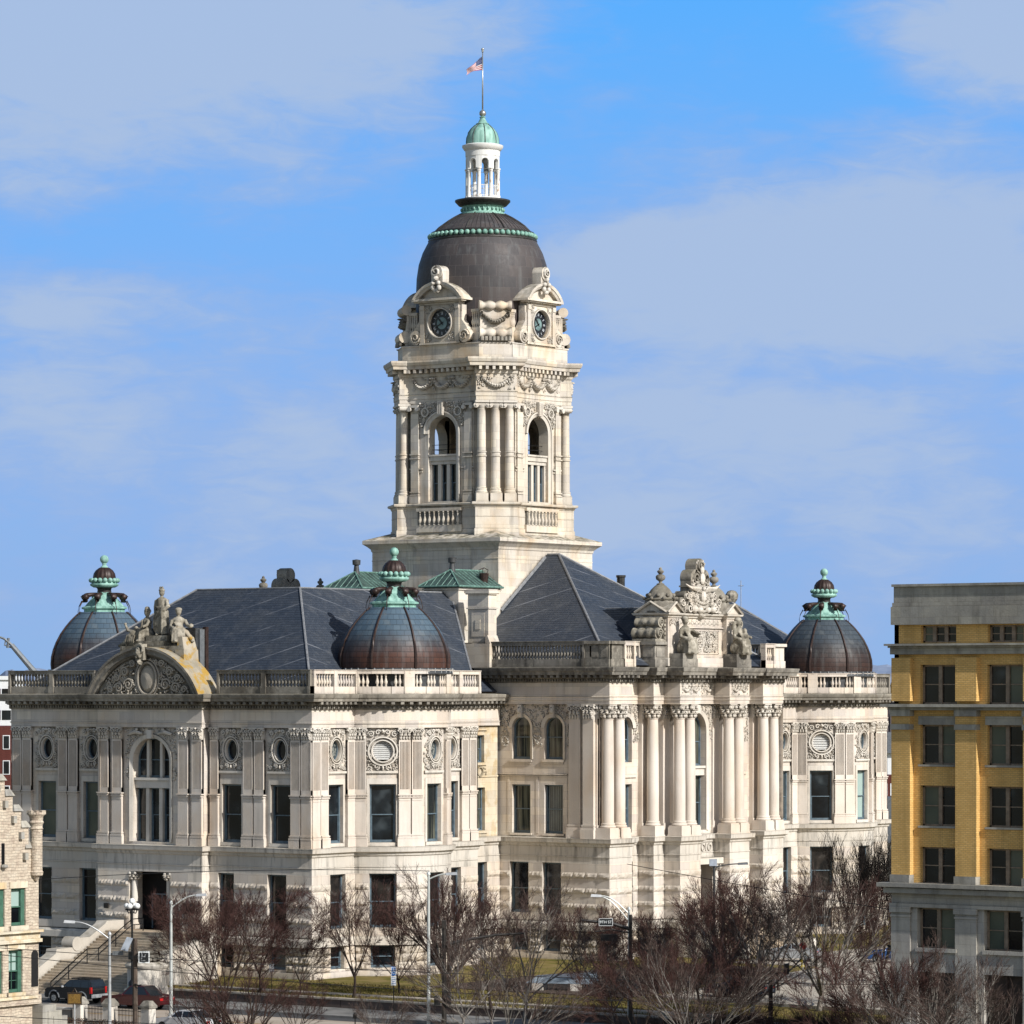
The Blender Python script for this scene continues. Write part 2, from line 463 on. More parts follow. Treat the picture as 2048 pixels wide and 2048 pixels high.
stone('limestone', (.69, .615, .53), (.785, .73, .66), soot=.48, warm=.28)
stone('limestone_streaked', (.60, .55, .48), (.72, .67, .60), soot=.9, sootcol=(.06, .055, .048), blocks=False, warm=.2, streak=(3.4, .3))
stone('limestone_smooth', (.69, .605, .52), (.775, .705, .63), soot=.4, blocks=False, warm=.35, crevice_shade=.25)
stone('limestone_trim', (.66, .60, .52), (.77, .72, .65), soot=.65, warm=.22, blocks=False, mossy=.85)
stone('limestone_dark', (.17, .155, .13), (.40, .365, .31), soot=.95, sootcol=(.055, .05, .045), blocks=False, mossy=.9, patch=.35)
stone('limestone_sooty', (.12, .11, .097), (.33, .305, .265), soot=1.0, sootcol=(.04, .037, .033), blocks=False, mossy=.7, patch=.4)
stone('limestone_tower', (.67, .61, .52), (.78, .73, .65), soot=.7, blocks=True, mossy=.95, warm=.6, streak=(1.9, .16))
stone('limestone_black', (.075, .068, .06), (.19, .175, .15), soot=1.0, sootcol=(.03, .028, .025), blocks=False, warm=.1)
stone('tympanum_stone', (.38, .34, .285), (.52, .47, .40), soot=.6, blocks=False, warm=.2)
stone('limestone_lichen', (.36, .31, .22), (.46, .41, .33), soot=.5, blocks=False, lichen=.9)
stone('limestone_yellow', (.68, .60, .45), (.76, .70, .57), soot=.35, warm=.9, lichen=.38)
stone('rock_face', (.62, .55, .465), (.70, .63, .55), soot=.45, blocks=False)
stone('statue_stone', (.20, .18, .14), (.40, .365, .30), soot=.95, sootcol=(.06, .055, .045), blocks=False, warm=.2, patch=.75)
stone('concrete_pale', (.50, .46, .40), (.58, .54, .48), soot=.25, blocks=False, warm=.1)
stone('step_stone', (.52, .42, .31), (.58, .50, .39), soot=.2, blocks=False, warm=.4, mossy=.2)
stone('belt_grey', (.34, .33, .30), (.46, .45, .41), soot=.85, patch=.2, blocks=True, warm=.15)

def slate(name):
    t = NT(name)
    r = t.math('FRACT', t.math('MULTIPLY', t.z, 5.2)); edge = t.step(r, .0, .28)
    sl = t.math('FLOOR', t.math('MULTIPLY', t.z, 5.2))
    u = t.math('ADD', t.x, t.math('MULTIPLY', t.y, 1.0))
    bc, bf = t.brick(t.vec(u, t.z), .33, .1923, .006, (.030, .040, .058), (.045, .056, .076), (.010, .013, .020))
    base = t.mix(edge, (.020, .025, .036), bc)
    n = t.noise(scale=.3, detail=4); base = t.mix(t.math('MULTIPLY', t.step(n, .45, .75), .3), base, (.085, .085, .08)); base = t.mix(t.math('MULTIPLY', t.step(t.noise(scale=1.0, detail=5, rough=.7, sc3=(1.4, 1.4, .25)), .52, .72), .5), base, (.10, .105, .115)); base = t.mix(t.math('MULTIPLY', t.step(t.noise(scale=5.5, detail=1, sc3=(1, 1, 1.6)), .66, .68), .6), base, (.018, .020, .026))
    # pale bleached diagonal runs
    c = t.math('SUBTRACT', t.z, t.math('MULTIPLY', t.math('SUBTRACT', t.x, t.y), .62))
    w = t.math('FRACT', t.math('MULTIPLY', t.math('ADD', c, t.math('MULTIPLY', t.noise(scale=.12, detail=1), .5)), .36))
    line = t.math('SUBTRACT', 1.0, t.step(t.math('ABSOLUTE', t.math('SUBTRACT', w, .5)), .0, .045))
    line = t.math('MULTIPLY', line, t.step(t.noise(scale=.22, detail=3), .45, .62)); base = t.mix(t.math('MULTIPLY', line, .6), base, (.30, .31, .34))
    t.bump(edge, .5, .03)
    return t.fin(base, .55, spec=.35)
slate('slate')

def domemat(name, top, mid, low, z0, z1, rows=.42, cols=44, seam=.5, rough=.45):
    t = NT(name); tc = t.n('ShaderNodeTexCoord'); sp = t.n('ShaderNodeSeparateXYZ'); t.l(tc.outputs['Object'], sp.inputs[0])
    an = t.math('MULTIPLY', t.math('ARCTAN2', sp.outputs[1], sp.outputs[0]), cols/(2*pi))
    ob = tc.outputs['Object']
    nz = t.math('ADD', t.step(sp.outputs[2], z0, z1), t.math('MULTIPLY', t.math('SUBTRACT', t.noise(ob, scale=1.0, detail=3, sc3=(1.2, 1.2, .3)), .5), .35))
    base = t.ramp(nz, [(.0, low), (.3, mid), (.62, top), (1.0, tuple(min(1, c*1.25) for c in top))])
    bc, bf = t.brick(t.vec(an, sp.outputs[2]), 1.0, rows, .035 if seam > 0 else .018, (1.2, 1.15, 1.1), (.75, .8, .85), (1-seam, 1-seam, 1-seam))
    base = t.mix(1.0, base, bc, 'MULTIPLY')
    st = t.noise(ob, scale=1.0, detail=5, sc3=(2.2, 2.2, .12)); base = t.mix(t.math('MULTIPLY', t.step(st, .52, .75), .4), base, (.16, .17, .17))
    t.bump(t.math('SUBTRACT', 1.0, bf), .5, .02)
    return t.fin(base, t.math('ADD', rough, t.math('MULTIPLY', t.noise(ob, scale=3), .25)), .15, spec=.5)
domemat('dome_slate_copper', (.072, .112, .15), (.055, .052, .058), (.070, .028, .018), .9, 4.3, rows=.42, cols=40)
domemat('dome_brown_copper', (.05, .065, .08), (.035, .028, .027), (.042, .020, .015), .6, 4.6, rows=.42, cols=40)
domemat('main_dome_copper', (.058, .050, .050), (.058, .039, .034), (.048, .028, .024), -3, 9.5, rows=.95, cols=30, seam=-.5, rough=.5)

def simple(name, col, rough=.6, metal=0.0, spec=None, var=.15, scale=3.0, col2=None, sc3=None, bump=0.0, bs=20):
    t = NT(name)
    b = t.mix(t.step(t.noise(scale=scale, detail=4, sc3=sc3), .35, .65), tuple(c*(1-var) for c in col), col2 or tuple(min(1, c*(1+var)) for c in col))
    if bump: t.bump(t.noise(scale=bs, detail=3), bump, .01)
    return t.fin(b, rough, metal, spec)
simple('copper_green', (.17, .36, .30), .6, sc3=(2, 2, .25), col2=(.32, .54, .47), scale=1.5, var=.2)
simple('seam_green', (.10, .20, .17), .6, col2=(.17, .31, .26), scale=4, var=.3)
simple('copper_teal', (.16, .36, .29), .6, col2=(.30, .52, .44), scale=5, var=.3)
simple('copper_brown', (.038, .021, .017), .5, .2, var=.35, scale=3)
simple('copper_dark', (.035, .033, .03), .5, .2, var=.4, scale=3)
simple('copper_roof', (.028, .05, .047), .6, sc3=(1, 1, .4), col2=(.065, .115, .10), scale=1.2, var=.4)
simple('white_paint', (.74, .73, .70), .6, col2=(.80, .80, .78), sc3=(6, 6, .5), scale=1, var=.03)
t = NT('white_paint_rusty'); b = t.mix(t.math('MULTIPLY', t.step(t.noise(scale=2.2, detail=6, sc3=(1.5, 1.5, .6)), .56, .62), .8), (.76, .75, .72), (.30, .16, .08)); t.fin(b, .6)
simple('lead_dark', (.05, .052, .055), .5, var=.3)
simple('flashing', (.22, .225, .235), .5, var=.2)
simple('pole_metal', (.50, .51, .52), .4, .6, var=.1)
simple('gold_grey', (.42, .42, .40), .35, .7)
simple('frame_blue', (.105, .15, .185), .5, var=.2)
simple('frame_green', (.055, .135, .095), .5, var=.2)
simple('frame_brown', (.24, .18, .13), .5, var=.25)
simple('frame_amber', (.34, .19, .07), .5, var=.25)
simple('black_metal', (.012, .012, .013), .35, var=.3)
simple('dark_bronze', (.022, .018, .015), .5, var=.3)
simple('galvanised', (.46, .47, .48), .45, .3, var=.15, scale=2)
simple('galvanised_banded', (.52, .54, .52), .45, .2, var=.1, scale=2)
simple('wood_pole', (.085, .062, .048), .9, sc3=(14, 14, .5), scale=1, var=.5)
simple('clock_black', (.012, .014, .02), .25, var=.3)
simple('clock_teal', (.15, .23, .23), .2, var=.5, scale=1.2)
simple('clock_mark', (.50, .54, .58), .4, var=.2)
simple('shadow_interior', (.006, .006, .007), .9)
simple('interior_wall', (.05, .045, .04), .9)
def glass(name, kind):
    t = NT(name)
    u = t.math('ADD', t.x, t.math('MULTIPLY', t.y, 1.0))
    if kind == 'dark': c = t.ramp(t.noise(scale=.5, detail=2), [(.4, (.003, .004, .006)), (.62, (.010, .015, .020)), (.78, (.06, .075, .085))])  # palest stop is a reflection patch painted into the pane colour
    elif kind == 'warm': c = t.ramp(t.noise(scale=.6, detail=3, dist=1.5), [(.35, (.006, .006, .007)), (.62, (.03, .025, .022)), (.72, (.085, .08, .075))])
    elif kind == 'blind': c = t.ramp(t.noise(scale=.35, detail=2), [(.35, (.075, .095, .075)), (.7, (.15, .16, .12))])
    elif kind == 'curtain':
        w = t.math('SINE', t.math('MULTIPLY', u, 34)); w2 = t.noise(scale=1, detail=3, sc3=(3, 3, .15))
        c = t.mix(t.math('MULTIPLY', t.step(w, -.6, 1), t.step(w2, .3, .7)), (.02, .03, .036), (.26, .31, .32))
    elif kind == 'dimcurtain':
        w2 = t.noise(scale=1, detail=3, sc3=(2.6, 2.6, .12)); c = t.ramp(w2, [(.42, (.012, .016, .018)), (.5, (.06, .065, .05)), (.6, (.13, .135, .105)), (.66, (.02, .026, .028))])
    elif kind == 'sky': c = t.ramp(t.noise(scale=.6, detail=4, dist=1.2), [(.38, (.03, .035, .045)), (.5, (.12, .14, .165)), (.68, (.24, .26, .29))])  # grey sky reflection painted into the pane colour
    elif kind == 'pale': c = (.34, .45, .42)
    elif kind == 'grid': c = t.mix(t.step(t.noise(scale=7, detail=1), .45, .55), (.05, .06, .065), (.22, .23, .21))
    elif kind == 'ghost': c = t.ramp(t.noise(scale=.55, detail=4, dist=2.0), [(.42, (.008, .008, .010)), (.56, (.03, .034, .042)), (.64, (.10, .11, .125))])
    return t.fin(c, .12, spec=.5)
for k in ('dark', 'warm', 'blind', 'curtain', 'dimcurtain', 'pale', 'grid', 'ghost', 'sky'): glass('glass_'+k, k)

def brickmat(name, c1, c2, cm, w=.22, h=.085, mort=.012, warm=None):
    t = NT(name); u = t.math('ADD', t.x, t.y)
    bc, bf = t.brick(t.vec(u, t.z), w, h, mort, c1, c2, cm)
    b = t.mix(t.math('MULTIPLY', t.step(t.noise(scale=.35, detail=5), .4, .7), .45), bc, tuple(c*.55 for c in c1)); b = t.mix(t.math('MULTIPLY', t.step(t.noise(scale=1, detail=5, sc3=(1.5, 1.5, .15)), .5, .7), .4), b, tuple(c*.35 for c in c1))
    t.bump(t.math('SUBTRACT', 1.0, bf), .4, .01); t.fin(b, .85, spec=.2)
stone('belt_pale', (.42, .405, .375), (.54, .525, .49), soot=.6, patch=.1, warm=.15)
brickmat('yellow_brick', (.84, .54, .20), (.70, .43, .14), (.50, .32, .13), w=.3, h=.11, mort=.016)
simple('door_brown', (.05, .032, .026), .6, var=.4, scale=2)
brickmat('red_brick', (.15, .035, .025), (.10, .025, .02), (.09, .05, .045))
# rustic rubble for the old jail
t = NT('rubble_stone'); u = t.math('ADD', t.x, t.y)
bc, bf = t.brick(t.vec(t.math('ADD', u, t.math('MULTIPLY', t.noise(scale=1.6), .5)), t.math('ADD', t.z, t.math('MULTIPLY', t.noise(scale=1.3), .28))), .46, .19, .014, (.66, .56, .44), (.44, .36, .29), (.30, .25, .20))
b = t.mix(.5, bc, t.ramp(t.noise(scale=2.2, detail=5), [(.3, (.38, .29, .23)), (.5, (.60, .51, .40)), (.75, (.70, .63, .52))]))
t.bump(t.math('ADD', t.noise(scale=3.2, detail=6, rough=.7), t.math('MULTIPLY', t.math('SUBTRACT', 1.0, bf), .4)), .9, .12); t.fin(b, .9, spec=.2)
# grounds
t = NT('grass_ground'); c = t.ramp(t.noise(scale=.35, detail=6, rough=.7), [(.3, (.06, .07, .014)), (.41, (.11, .10, .022)), (.52, (.17, .135, .045)), (.7, (.24, .175, .085))]); t.bump(t.noise(scale=12), .6, .04); t.fin(c, .95, spec=.1)
t = NT('asphalt'); c = t.ramp(t.noise(scale=.5, detail=8, rough=.7), [(.3, (.035, .035, .037)), (.7, (.065, .065, .066))]); t.bump(t.noise(scale=30), .3, .01); t.fin(c, .9)
t = NT('road_concrete'); c = t.ramp(t.noise(scale=.25, detail=7, rough=.65, sc3=(.3, 1, 1)), [(.3, (.33, .26, .19)), (.7, (.47, .41, .34))]); t.bump(t.noise(scale=20), .3, .01); t.fin(c, .9)
simple('sidewalk', (.40, .355, .295), .9, var=.15, scale=1.2)
simple('sidewalk_grey', (.18, .175, .165), .9, var=.25, scale=.8)
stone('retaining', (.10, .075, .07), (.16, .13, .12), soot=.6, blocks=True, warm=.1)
simple('mulch', (.055, .035, .022), .95, var=.4, scale=4)
simple('far_ground', (.16, .15, .10), .95, var=.2, scale=.05)
t = NT('far_hill'); c = t.ramp(t.noise(scale=.02, detail=8, rough=.7), [(.3, (.17, .22, .33)), (.7, (.27, .32, .42))]); t.fin(c, 1.0, spec=0)  # blue-grey of distance haze painted into the hill colour
t = NT('near_hill_wood'); c = t.ramp(t.noise(scale=.3, detail=8, rough=.7), [(.3, (.06, .055, .06)), (.7, (.16, .13, .13))]); t.fin(c, 1.0, spec=0)
# vegetation
def bark(name, a, b): 
    t = NT(name); c = t.ramp(t.noise(scale=2.5, detail=4), [(.35, a), (.65, b)]); t.bump(t.noise(scale=18, sc3=(1, 1, .3)), .5, .02); t.fin(c, .9, spec=.15)
bark('bark_dark', (.030, .022, .018), (.065, .048, .04)); bark('bark_grey', (.10, .09, .08), (.30, .27, .24)); bark('twig_red', (.040, .020, .017), (.088, .046, .040))
bark('twig_brown', (.042, .027, .023), (.115, .082, .070)); bark('twig_grey', (.10, .085, .075), (.21, .185, .16)); bark('bark_black', (.012, .010, .009), (.03, .024, .02))
def paint(name, c, rough=.25, coat=.6):
    t = NT(name); t.b.inputs['Coat Weight'].default_value = coat; t.fin(t.mix(t.step(t.noise(scale=2), .3, .7), c, tuple(min(1, q*1.12+.002) for q in c)), rough, .1)
paint('paint_black', (.008, .009, .012)); paint('paint_red', (.055, .004, .006)); paint('paint_white', (.62, .62, .63)); paint('paint_blue', (.012, .07, .22)); paint('paint_silver', (.36, .37, .38)); paint('paint_navy', (.01, .018, .035))
simple('tyre', (.012, .012, .012), .85); simple('wheel_metal', (.45, .46, .47), .3, .8); simple('car_glass', (.012, .016, .02), .08, spec=.8); simple('windscreen', (.16, .34, .30), .1, spec=.8)
simple('tail_red', (.45, .012, .012), .3); simple('plastic_grey', (.13, .14, .15), .5); simple('lamp_white', (.82, .82, .80), .3)
simple('marker_brown', (.045, .026, .012), .5); simple('marker_gold', (.42, .24, .04), .5); simple('sign_white', (.78, .80, .80), .5); simple('sign_blue', (.02, .12, .38), .5); simple('sign_green', (.03, .10, .06), .5)
simple('sign_black', (.014, .016, .018), .5); simple('yellow_plastic', (.5, .38, .03), .5); simple('stop_red', (.16, .012, .012), .5); simple('blue_slab', (.24, .29, .34), .5); simple('box_grey', (.36, .40, .46), .5)
simple('flag_red', (.45, .03, .045), .8); simple('flag_white', (.75, .75, .75), .8); simple('flag_blue', (.03, .05, .16), .8); simple('hedge_leaf', (.05, .06, .015), .9, col2=(.14, .05, .03), var=.4, scale=1.5)
simple('render_white', (.72, .73, .74), .9, var=.05); simple('roof_grey', (.10, .11, .12), .8); simple('crane_grey', (.15, .17, .19), .5)
# ================================================================== COURTHOUSE
court = empty('courthouse', (0, 0, 0), 'pale limestone courthouse with corner domes and a tall domed clock tower', 'courthouse')
RND = random.Random(3)
def window(F, op, depth=.42, style='dark', rail=.5, vbars=0, hbars=0, fw=.12, fm='frame_blue', root=None, name='window', T=None):
    root = root or court
    k, u0, u1, z0, z1 = op; uc, zc = (u0+u1)/2, (z0+z1)/2
    P = outline(op); Q = inset(P, fw, uc, zc); mb = MB(T)
    ring(mb, F, P, Q, -depth, -depth+.14, -depth+.03)
    ef, eb = -depth+.11, -depth+.03
    if rail:
        zr = z0+(z1-z0)*rail; fbox(mb, F, u0+fw*.6, u1-fw*.6, zr-.04, zr+.04, eb, ef)
        # upper sash stands proud of the lower one
        fbox(mb, F, u0+fw, u0+fw+.06, z0+fw, zr, eb, ef-.04); fbox(mb, F, u1-fw-.06, u1-fw, z0+fw, zr, eb, ef-.04); fbox(mb, F, u0+fw, u1-fw, z0+fw, z0+fw+.08, eb, ef-.04)
    for i in range(vbars):
        u = u0+(u1-u0)*(i+1)/(vbars+1); fbox(mb, F, u-.03, u+.03, z0+.05, z1-.05 if k == 'rect' else z1-(u1-u0)*.2, eb, ef-.02)
    for i in range(hbars):
        z = z0+(z1-z0)*(i+1)/(hbars+1); fbox(mb, F, u0+.05, u1-.05, z-.03, z+.03, eb, ef-.02)
    o = mb.build(name, M[fm], root)
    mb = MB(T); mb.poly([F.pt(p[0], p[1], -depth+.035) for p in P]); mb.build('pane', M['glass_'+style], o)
    return o
def sill(mb, F, u0, u1, z, h=.16, e0=-.4, e1=.1): fbox(mb, F, u0-.08, u1+.08, z-h, z, e0, e1)
def pilaster(F, uc, w=.95, z0=10.08, zt=19.27, e=.25, T=None, root=None, flute=True, base=True):
    root = root or court
    mb = MB(T); hw = w/2
    zb = 10.72; zc = zt-.97
    fbox(mb, F, uc-hw-.12, uc+hw+.12, z0, zb, 0, e+.10)
    for a, b, g in ((zb, zb+.12, .12), (zb+.12, zb+.2, .05), (zb+.2, zb+.3, .09), (zb+.3, zb+.36, .02)): fbox(mb, F, uc-hw-g*.8, uc+hw+g*.8, a, b, 0, e+g)
    fbox(mb, F, uc-hw, uc+hw, zb+.36, 13.84, 0, e)
    fbox(mb, F, uc-hw+.06, uc+hw-.06, 13.62, 13.70, 0, e+.03)
    fbox(mb, F, uc-hw-.05, uc+hw+.05, 13.84, 13.92, 0, e+.07); fbox(mb, F, uc-hw-.09, uc+hw+.09, 14.03, 14.12, 0, e+.12)
    for i in range(8):
        u = uc-hw+w*(i+.5)/8; fbox(mb, F, u-.035, u+.035, 13.92, 14.03, 0, e+.09)
    # fluted upper shaft
    fbox(mb, F, uc-hw, uc+hw, 14.12, zc, 0, e-.09)
    n = 7; b = w-.16
    fbox(mb, F, uc-hw, uc-hw+.10, 14.12, zc, 0, e); fbox(mb, F, uc+hw-.10, uc+hw, 14.12, zc, 0, e)
    fbox(mb, F, uc-hw, uc+hw, 14.12, 14.5, 0, e-.003); fbox(mb, F, uc-hw, uc+hw, zc-.14, zc, 0, e-.003)
    if flute:
        for i in range(1, n):
            u = uc-b/2+b*i/n; fbox(mb, F, u-.021, u+.021, 14.5, zc-.14, 0, e-.006)
    o = mb.build('pilaster', M['limestone_smooth'], root)
    mb = MB(T); pil_capital(mb, F, uc, w-.04, zc, zt, e-.02); mb.build('capital', M['limestone_trim'], o)
    return o
def rusticate(mb, F, u0, u1, bands, e0, e1, rnd, amp=.05, gap=.03):
    e1 += .01; amp *= .9
    """rock-faced courses across each clear pier (u0,u1)"""
    for a, b in bands:
        n = max(1, round((u1-u0)/1.3)); w = (u1-u0)/n
        for i in range(n): rock(mb, F, u0+w*i+(.0 if i == 0 else .008), u0+w*(i+1), a, b, e0, e1, rnd, .15, amp)
BANDS = [(4.28, 4.75), (5.54, 6.02), (6.80, 7.28)]
def storey(F, L, wins, T=None, basement=True, name='wall'):
    """ground floor and basement of one facade length. wins: list of (uc, w, style)"""
    mb = MB(T)
    ops = [('rect', u-w/2, u+w/2, 3.85, 8.02) for u, w, s in wins]
    ob = [('rect', u-w/2+.08, u+w/2-.08, .75, 2.5) for u, w, s in wins] if basement else []
    wall(mb, F, 0, L, .0, 3.2, ob, .55, -.02); wall(mb, F, 0, L, 3.2, 8.02, ops, .5, 0)
    fbox(mb, F, -.0, L, 0, .55, -.02, .22)
    o = mb.build(name, M['limestone'], court)
    rb = MB(T); edges = sorted([0, L]+[x for u, w, s in wins for x in (u-w/2, u+w/2)])
    for a, b in zip(edges[::2], edges[1::2]):
        if b-a < .25: continue
        rusticate(rb, F, a+.0, b-.0, BANDS, 0, .11, RND)
        if basement: rusticate(rb, F, a+.02, b-.02, [(.6, 1.2), (1.24, 1.84), (1.88, 2.5)], -.02, .12, RND, .09)
    if not basement: rusticate(rb, F, .02, L-.02, [(.6, 1.2), (1.24, 1.84), (1.88, 2.5)], -.02, .12, RND, .09)
    rb.build('rock_faced_cladding', M['rock_face'], o)
    for (u, w, s), op in zip(wins, ops):
        window(F, op, .5, s, .48, T=T)
    for (u, w, s), op in zip(wins, ob): window(F, op, .55, 'dark', .5, T=T)
    return o
def bays_upper(F, L, specs, T=None):
    """piano nobile wall. specs: (uc, w, kind, style)"""
    mb = MB(T); ops = []; tr = MB(T)
    for u, w, k, s in specs:
        ops.append(('rect', u-w/2, u+w/2, 10.4, 14.88))
        if k == 'oval': ops.append(('oval', u-.56, u+.56, 16.74, 18.32))
        if k == 'louvre': ops.append(('oval', u-.78, u+.78, 16.66, 18.22))
    wall(mb, F, 0, L, 10.05, 19.3, ops, .42)
    o = mb.build('wall', M['limestone'], court)
    for u, w, k, s in specs:
        # architrave round the window, panel line and sill
        for a, b in ((u-w/2-.2, u-w/2), (u+w/2, u+w/2+.2)): fbox(tr, F, a, b, 10.4, 15.35, 0, .05)
        fbox(tr, F, u-w/2, u+w/2, 14.9, 15.35, 0, .05); fbox(tr, F, u-w/2-.3, u+w/2+.3, 15.75, 15.92, 0, .16); fbox(tr, F, u-w/2-.24, u+w/2+.24, 15.68, 15.75, 0, .09)
        fbox(tr, F, u-w/2-.15, u+w/2+.15, 10.12, 10.38, 0, .1)
    tr.build('window_surround', M['limestone_trim'], o)
    for u, w, k, s in specs:
        window(F, ('rect', u-w/2, u+w/2, 10.4, 14.88), .42, s, .48, T=T)
        cb = MB(T); wid = w+.55
        if k == 'oval':
            window(F, ('oval', u-.56, u+.56, 16.74, 18.32), .34, 'dark' if getattr(F, 'dx', 0) > .5 else 'grid', 0, fw=.06, T=T, name='oval_window')
            cartouche(cb, F, u, 17.53, .56, .79, 0, RND, wid+.1, 3.25, .85)
        else:
            cartouche(cb, F, u, 17.44, .78, .78, 0, RND, wid+.2, 3.3, 1.1)
            lb = MB(T)
            for i in range(9):
                z = 16.8+i*.155; h = sqrt(max(0.01, .78**2-(z+.05-17.44)**2))
                lb.hexa([F.pt(u-h, z, -.12), F.pt(u+h, z, -.12), F.pt(u+h, z+.03, -.12), F.pt(u-h, z+.03, -.12), F.pt(u-h, z+.1, -.3), F.pt(u+h, z+.1, -.3), F.pt(u+h, z+.13, -.3), F.pt(u-h, z+.13, -.3)])
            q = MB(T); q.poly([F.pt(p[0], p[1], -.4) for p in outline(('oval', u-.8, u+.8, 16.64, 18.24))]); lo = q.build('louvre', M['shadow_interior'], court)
            lb.build('louvre_slat', M['white_paint'], lo)
        # dense small leaf work between the cartouche and the pilasters
        foliage(cb, F, u-wid/2, u+wid/2, 16.0, 19.15, 0, RND, 9, .9, skip=lambda a, b, u=u, k=k: ((a-u)/(1.0 if k == 'louvre' else .75))**2+((b-17.5)/1.05)**2 < 1, sym=u)
        cb.build('cartouche', M['limestone_trim'], court)
    return o
# ------------------------------------------------ plan outlines (entablature plane)
W, L0, L1, NX, NY = 15.47, 43.28, 21.90, 11.5, 13.36
BC, BR, BA = 13.76, 5.6, radians(73)
def wing_path(full=True):
    p = [(-NX, -NY), (-NX, -L1), (-W, -L1)]
    p += [(-x, -(-y)) if False else (-x, y) for x, y in reversed(arc(BC, -32.58, BR, -BA, BA, 22))][::1]
    # left bay must run from back to front
    p = [(-NX, -NY), (-NX, -L1), (-W, -L1)]+[(-x, y) for x, y in arc(BC, -32.58, BR, BA, -BA, 22)]
    p += [(-W, -L0), (-5.35, -L0), (-5.35, -44.2), (5.35, -44.2), (5.35, -L0), (W, -L0)]
    p += arc(BC, -32.58, BR, -BA, BA, 22)+[(W, -L1), (NX, -L1), (NX, -NY)]
    return p
WP = wing_path()
CORN = [(0, 20.62), (.10, 20.66), (.12, 20.72), (.12, 20.96), (.22, 20.98), (.26, 21.04), (.26, 21.24), (.86, 21.28), (.90, 21.48), (.98, 21.56), (1.04, 21.76), (1.04, 21.82), (-.6, 21.92)]
FRZ = [(-.25, 19.25), (.0, 19.25), (.0, 19.52), (.05, 19.54), (.07, 19.62), (.0, 19.64), (.0, 20.62)]
BELT = [(0, 8.02), (0, 8.5), (.05, 8.52), (.05, 8.6), (0, 8.62), (0, 9.35), (.1, 9.42), (.14, 9.6), (.34, 9.7), (.38, 9.98), (.40, 10.05), (-.3, 10.10)]
LEDGE = [(0, 2.5), (.26, 2.52), (.26, 3.0), (.12, 3.18), (0, 3.2), (0, 3.26)]
def entab(path, prof, name, mat, T=None, dz=0): 
    mb = MB(T); sweep(mb, path, [(a, b+dz) for a, b in prof]); return mb.build(name, M[mat], court, angle=35)
def dentil_course(path, T=None, dz=0, name='dentil_course'):
    mb = MB(T); along(mb, path, .27, .15, .10, .24, 20.74+dz, 20.93+dz)
    along(mb, path, .62, .27, .24, .80, 21.05+dz, 21.25+dz)
    mb.build(name, M['limestone_sooty'], court)
def pavilion_B(T, visible_flat2=True, kinds=('dark', 'dark', 'dark', 'dark', 'dimcurtain')):
    """sun side of a wing pavilion: flat, round bay, flat. T mirrors it for the far wing"""
    e = -.25
    F1 = Fr(W+e, -L0, 0, 1); n1 = -37.94+L0
    Fb = Fc(BC, -32.58, BR+e, -BA, BA); Fbg = Fc(BC, -32.58, BR, -BA, BA); Lb = Fb.L; Lbg = Fbg.L
    F2 = Fr(W+e, -27.22, 0, 1); n2 = 27.22-L1
    G1 = Fr(W, -L0, 0, 1); G2 = Fr(W, -27.22, 0, 1)
    def ub(deg, R): return (radians(deg)+BA)*R
    storey(G1, n1, [(3.2, 1.9, 'warm')], T); storey(G2, n2, [(2.1, 1.9, 'warm')], T)
    storey(Fbg, Lbg, [(ub(d, BR), 2.15 if d else 1.95, 'warm') for d in (-50, 0, 50)], T)
    bays_upper(F1, n1, [(3.2, 1.85, 'oval', kinds[0])], T)
    bays_upper(Fb, Lb, [(ub(-50, BR+e), 2.1, 'louvre', kinds[1]), (ub(0, BR+e), 1.8, 'oval', kinds[2]), (ub(50, BR+e), 2.1, 'louvre', kinds[3])], T)
    bays_upper(F2, n2, [(2.0, 1.85, 'oval', kinds[4])], T)
    for u in (.62, 1.62): pilaster(F1, u-.02, T=T)
    pilaster(F1, 4.9, .9, T=T)
    for d in (-68.5, -32.2, -21.2, 21.2, 32.2, 68.5): pilaster(Fb, ub(d, BR+e), .92, T=T)
    pilaster(F2, .5, .9, T=T)
    for u in (n2-.6, n2-1.65): pilaster(F2, u, T=T)
Tf = None
pavilion_B(None, kinds=('dark', 'dark', 'dimcurtain', 'dark', 'dark'))
def mir(p): return (p[0], -p[1], p[2])
pavilion_B(mir, kinds=('dark', 'curtain', 'pale', 'dark', 'curtain'))

# ---- street (shaded) front of the near wing
e = -.25
FA1 = Fr(-W, -L0-e, 1, 0); FA2 = Fr(-5.35, -44.2-e, 1, 0); FA3 = Fr(5.35, -L0-e, 1, 0); LA = W-5.35
GA1 = Fr(-W, -L0, 1, 0); GA2 = Fr(-5.35, -44.2, 1, 0); GA3 = Fr(5.35, -L0, 1, 0)
storey(GA1, LA, [(W-12.05, 1.95, 'dark'), (W-7.25, 1.75, 'dark')])
storey(GA3, LA, [(7.0-5.35, 1.6, 'warm'), (12.05-5.35, 1.85, 'warm')])
bays_upper(FA1, LA, [(W-11.75, 1.9, 'oval', 'blind'), (W-6.95, 1.9, 'oval', 'blind')])
bays_upper(FA3, LA, [(7.4-5.35, 1.95, 'oval', 'dark'), (12.25-5.35, 1.95, 'oval', 'dark')])
for x in (-14.85, -13.8, -9.95, -8.85): pilaster(FA1, x+W)
for x in (9.15, 10.25, 13.85, 14.9): pilaster(FA3, x-5.35)
pilaster(FA3, .42, .8); pilaster(FA1, LA-.42, .8)
for u in (.55, 1.95, 8.75, 10.15): pilaster(FA2, u, 1.0)
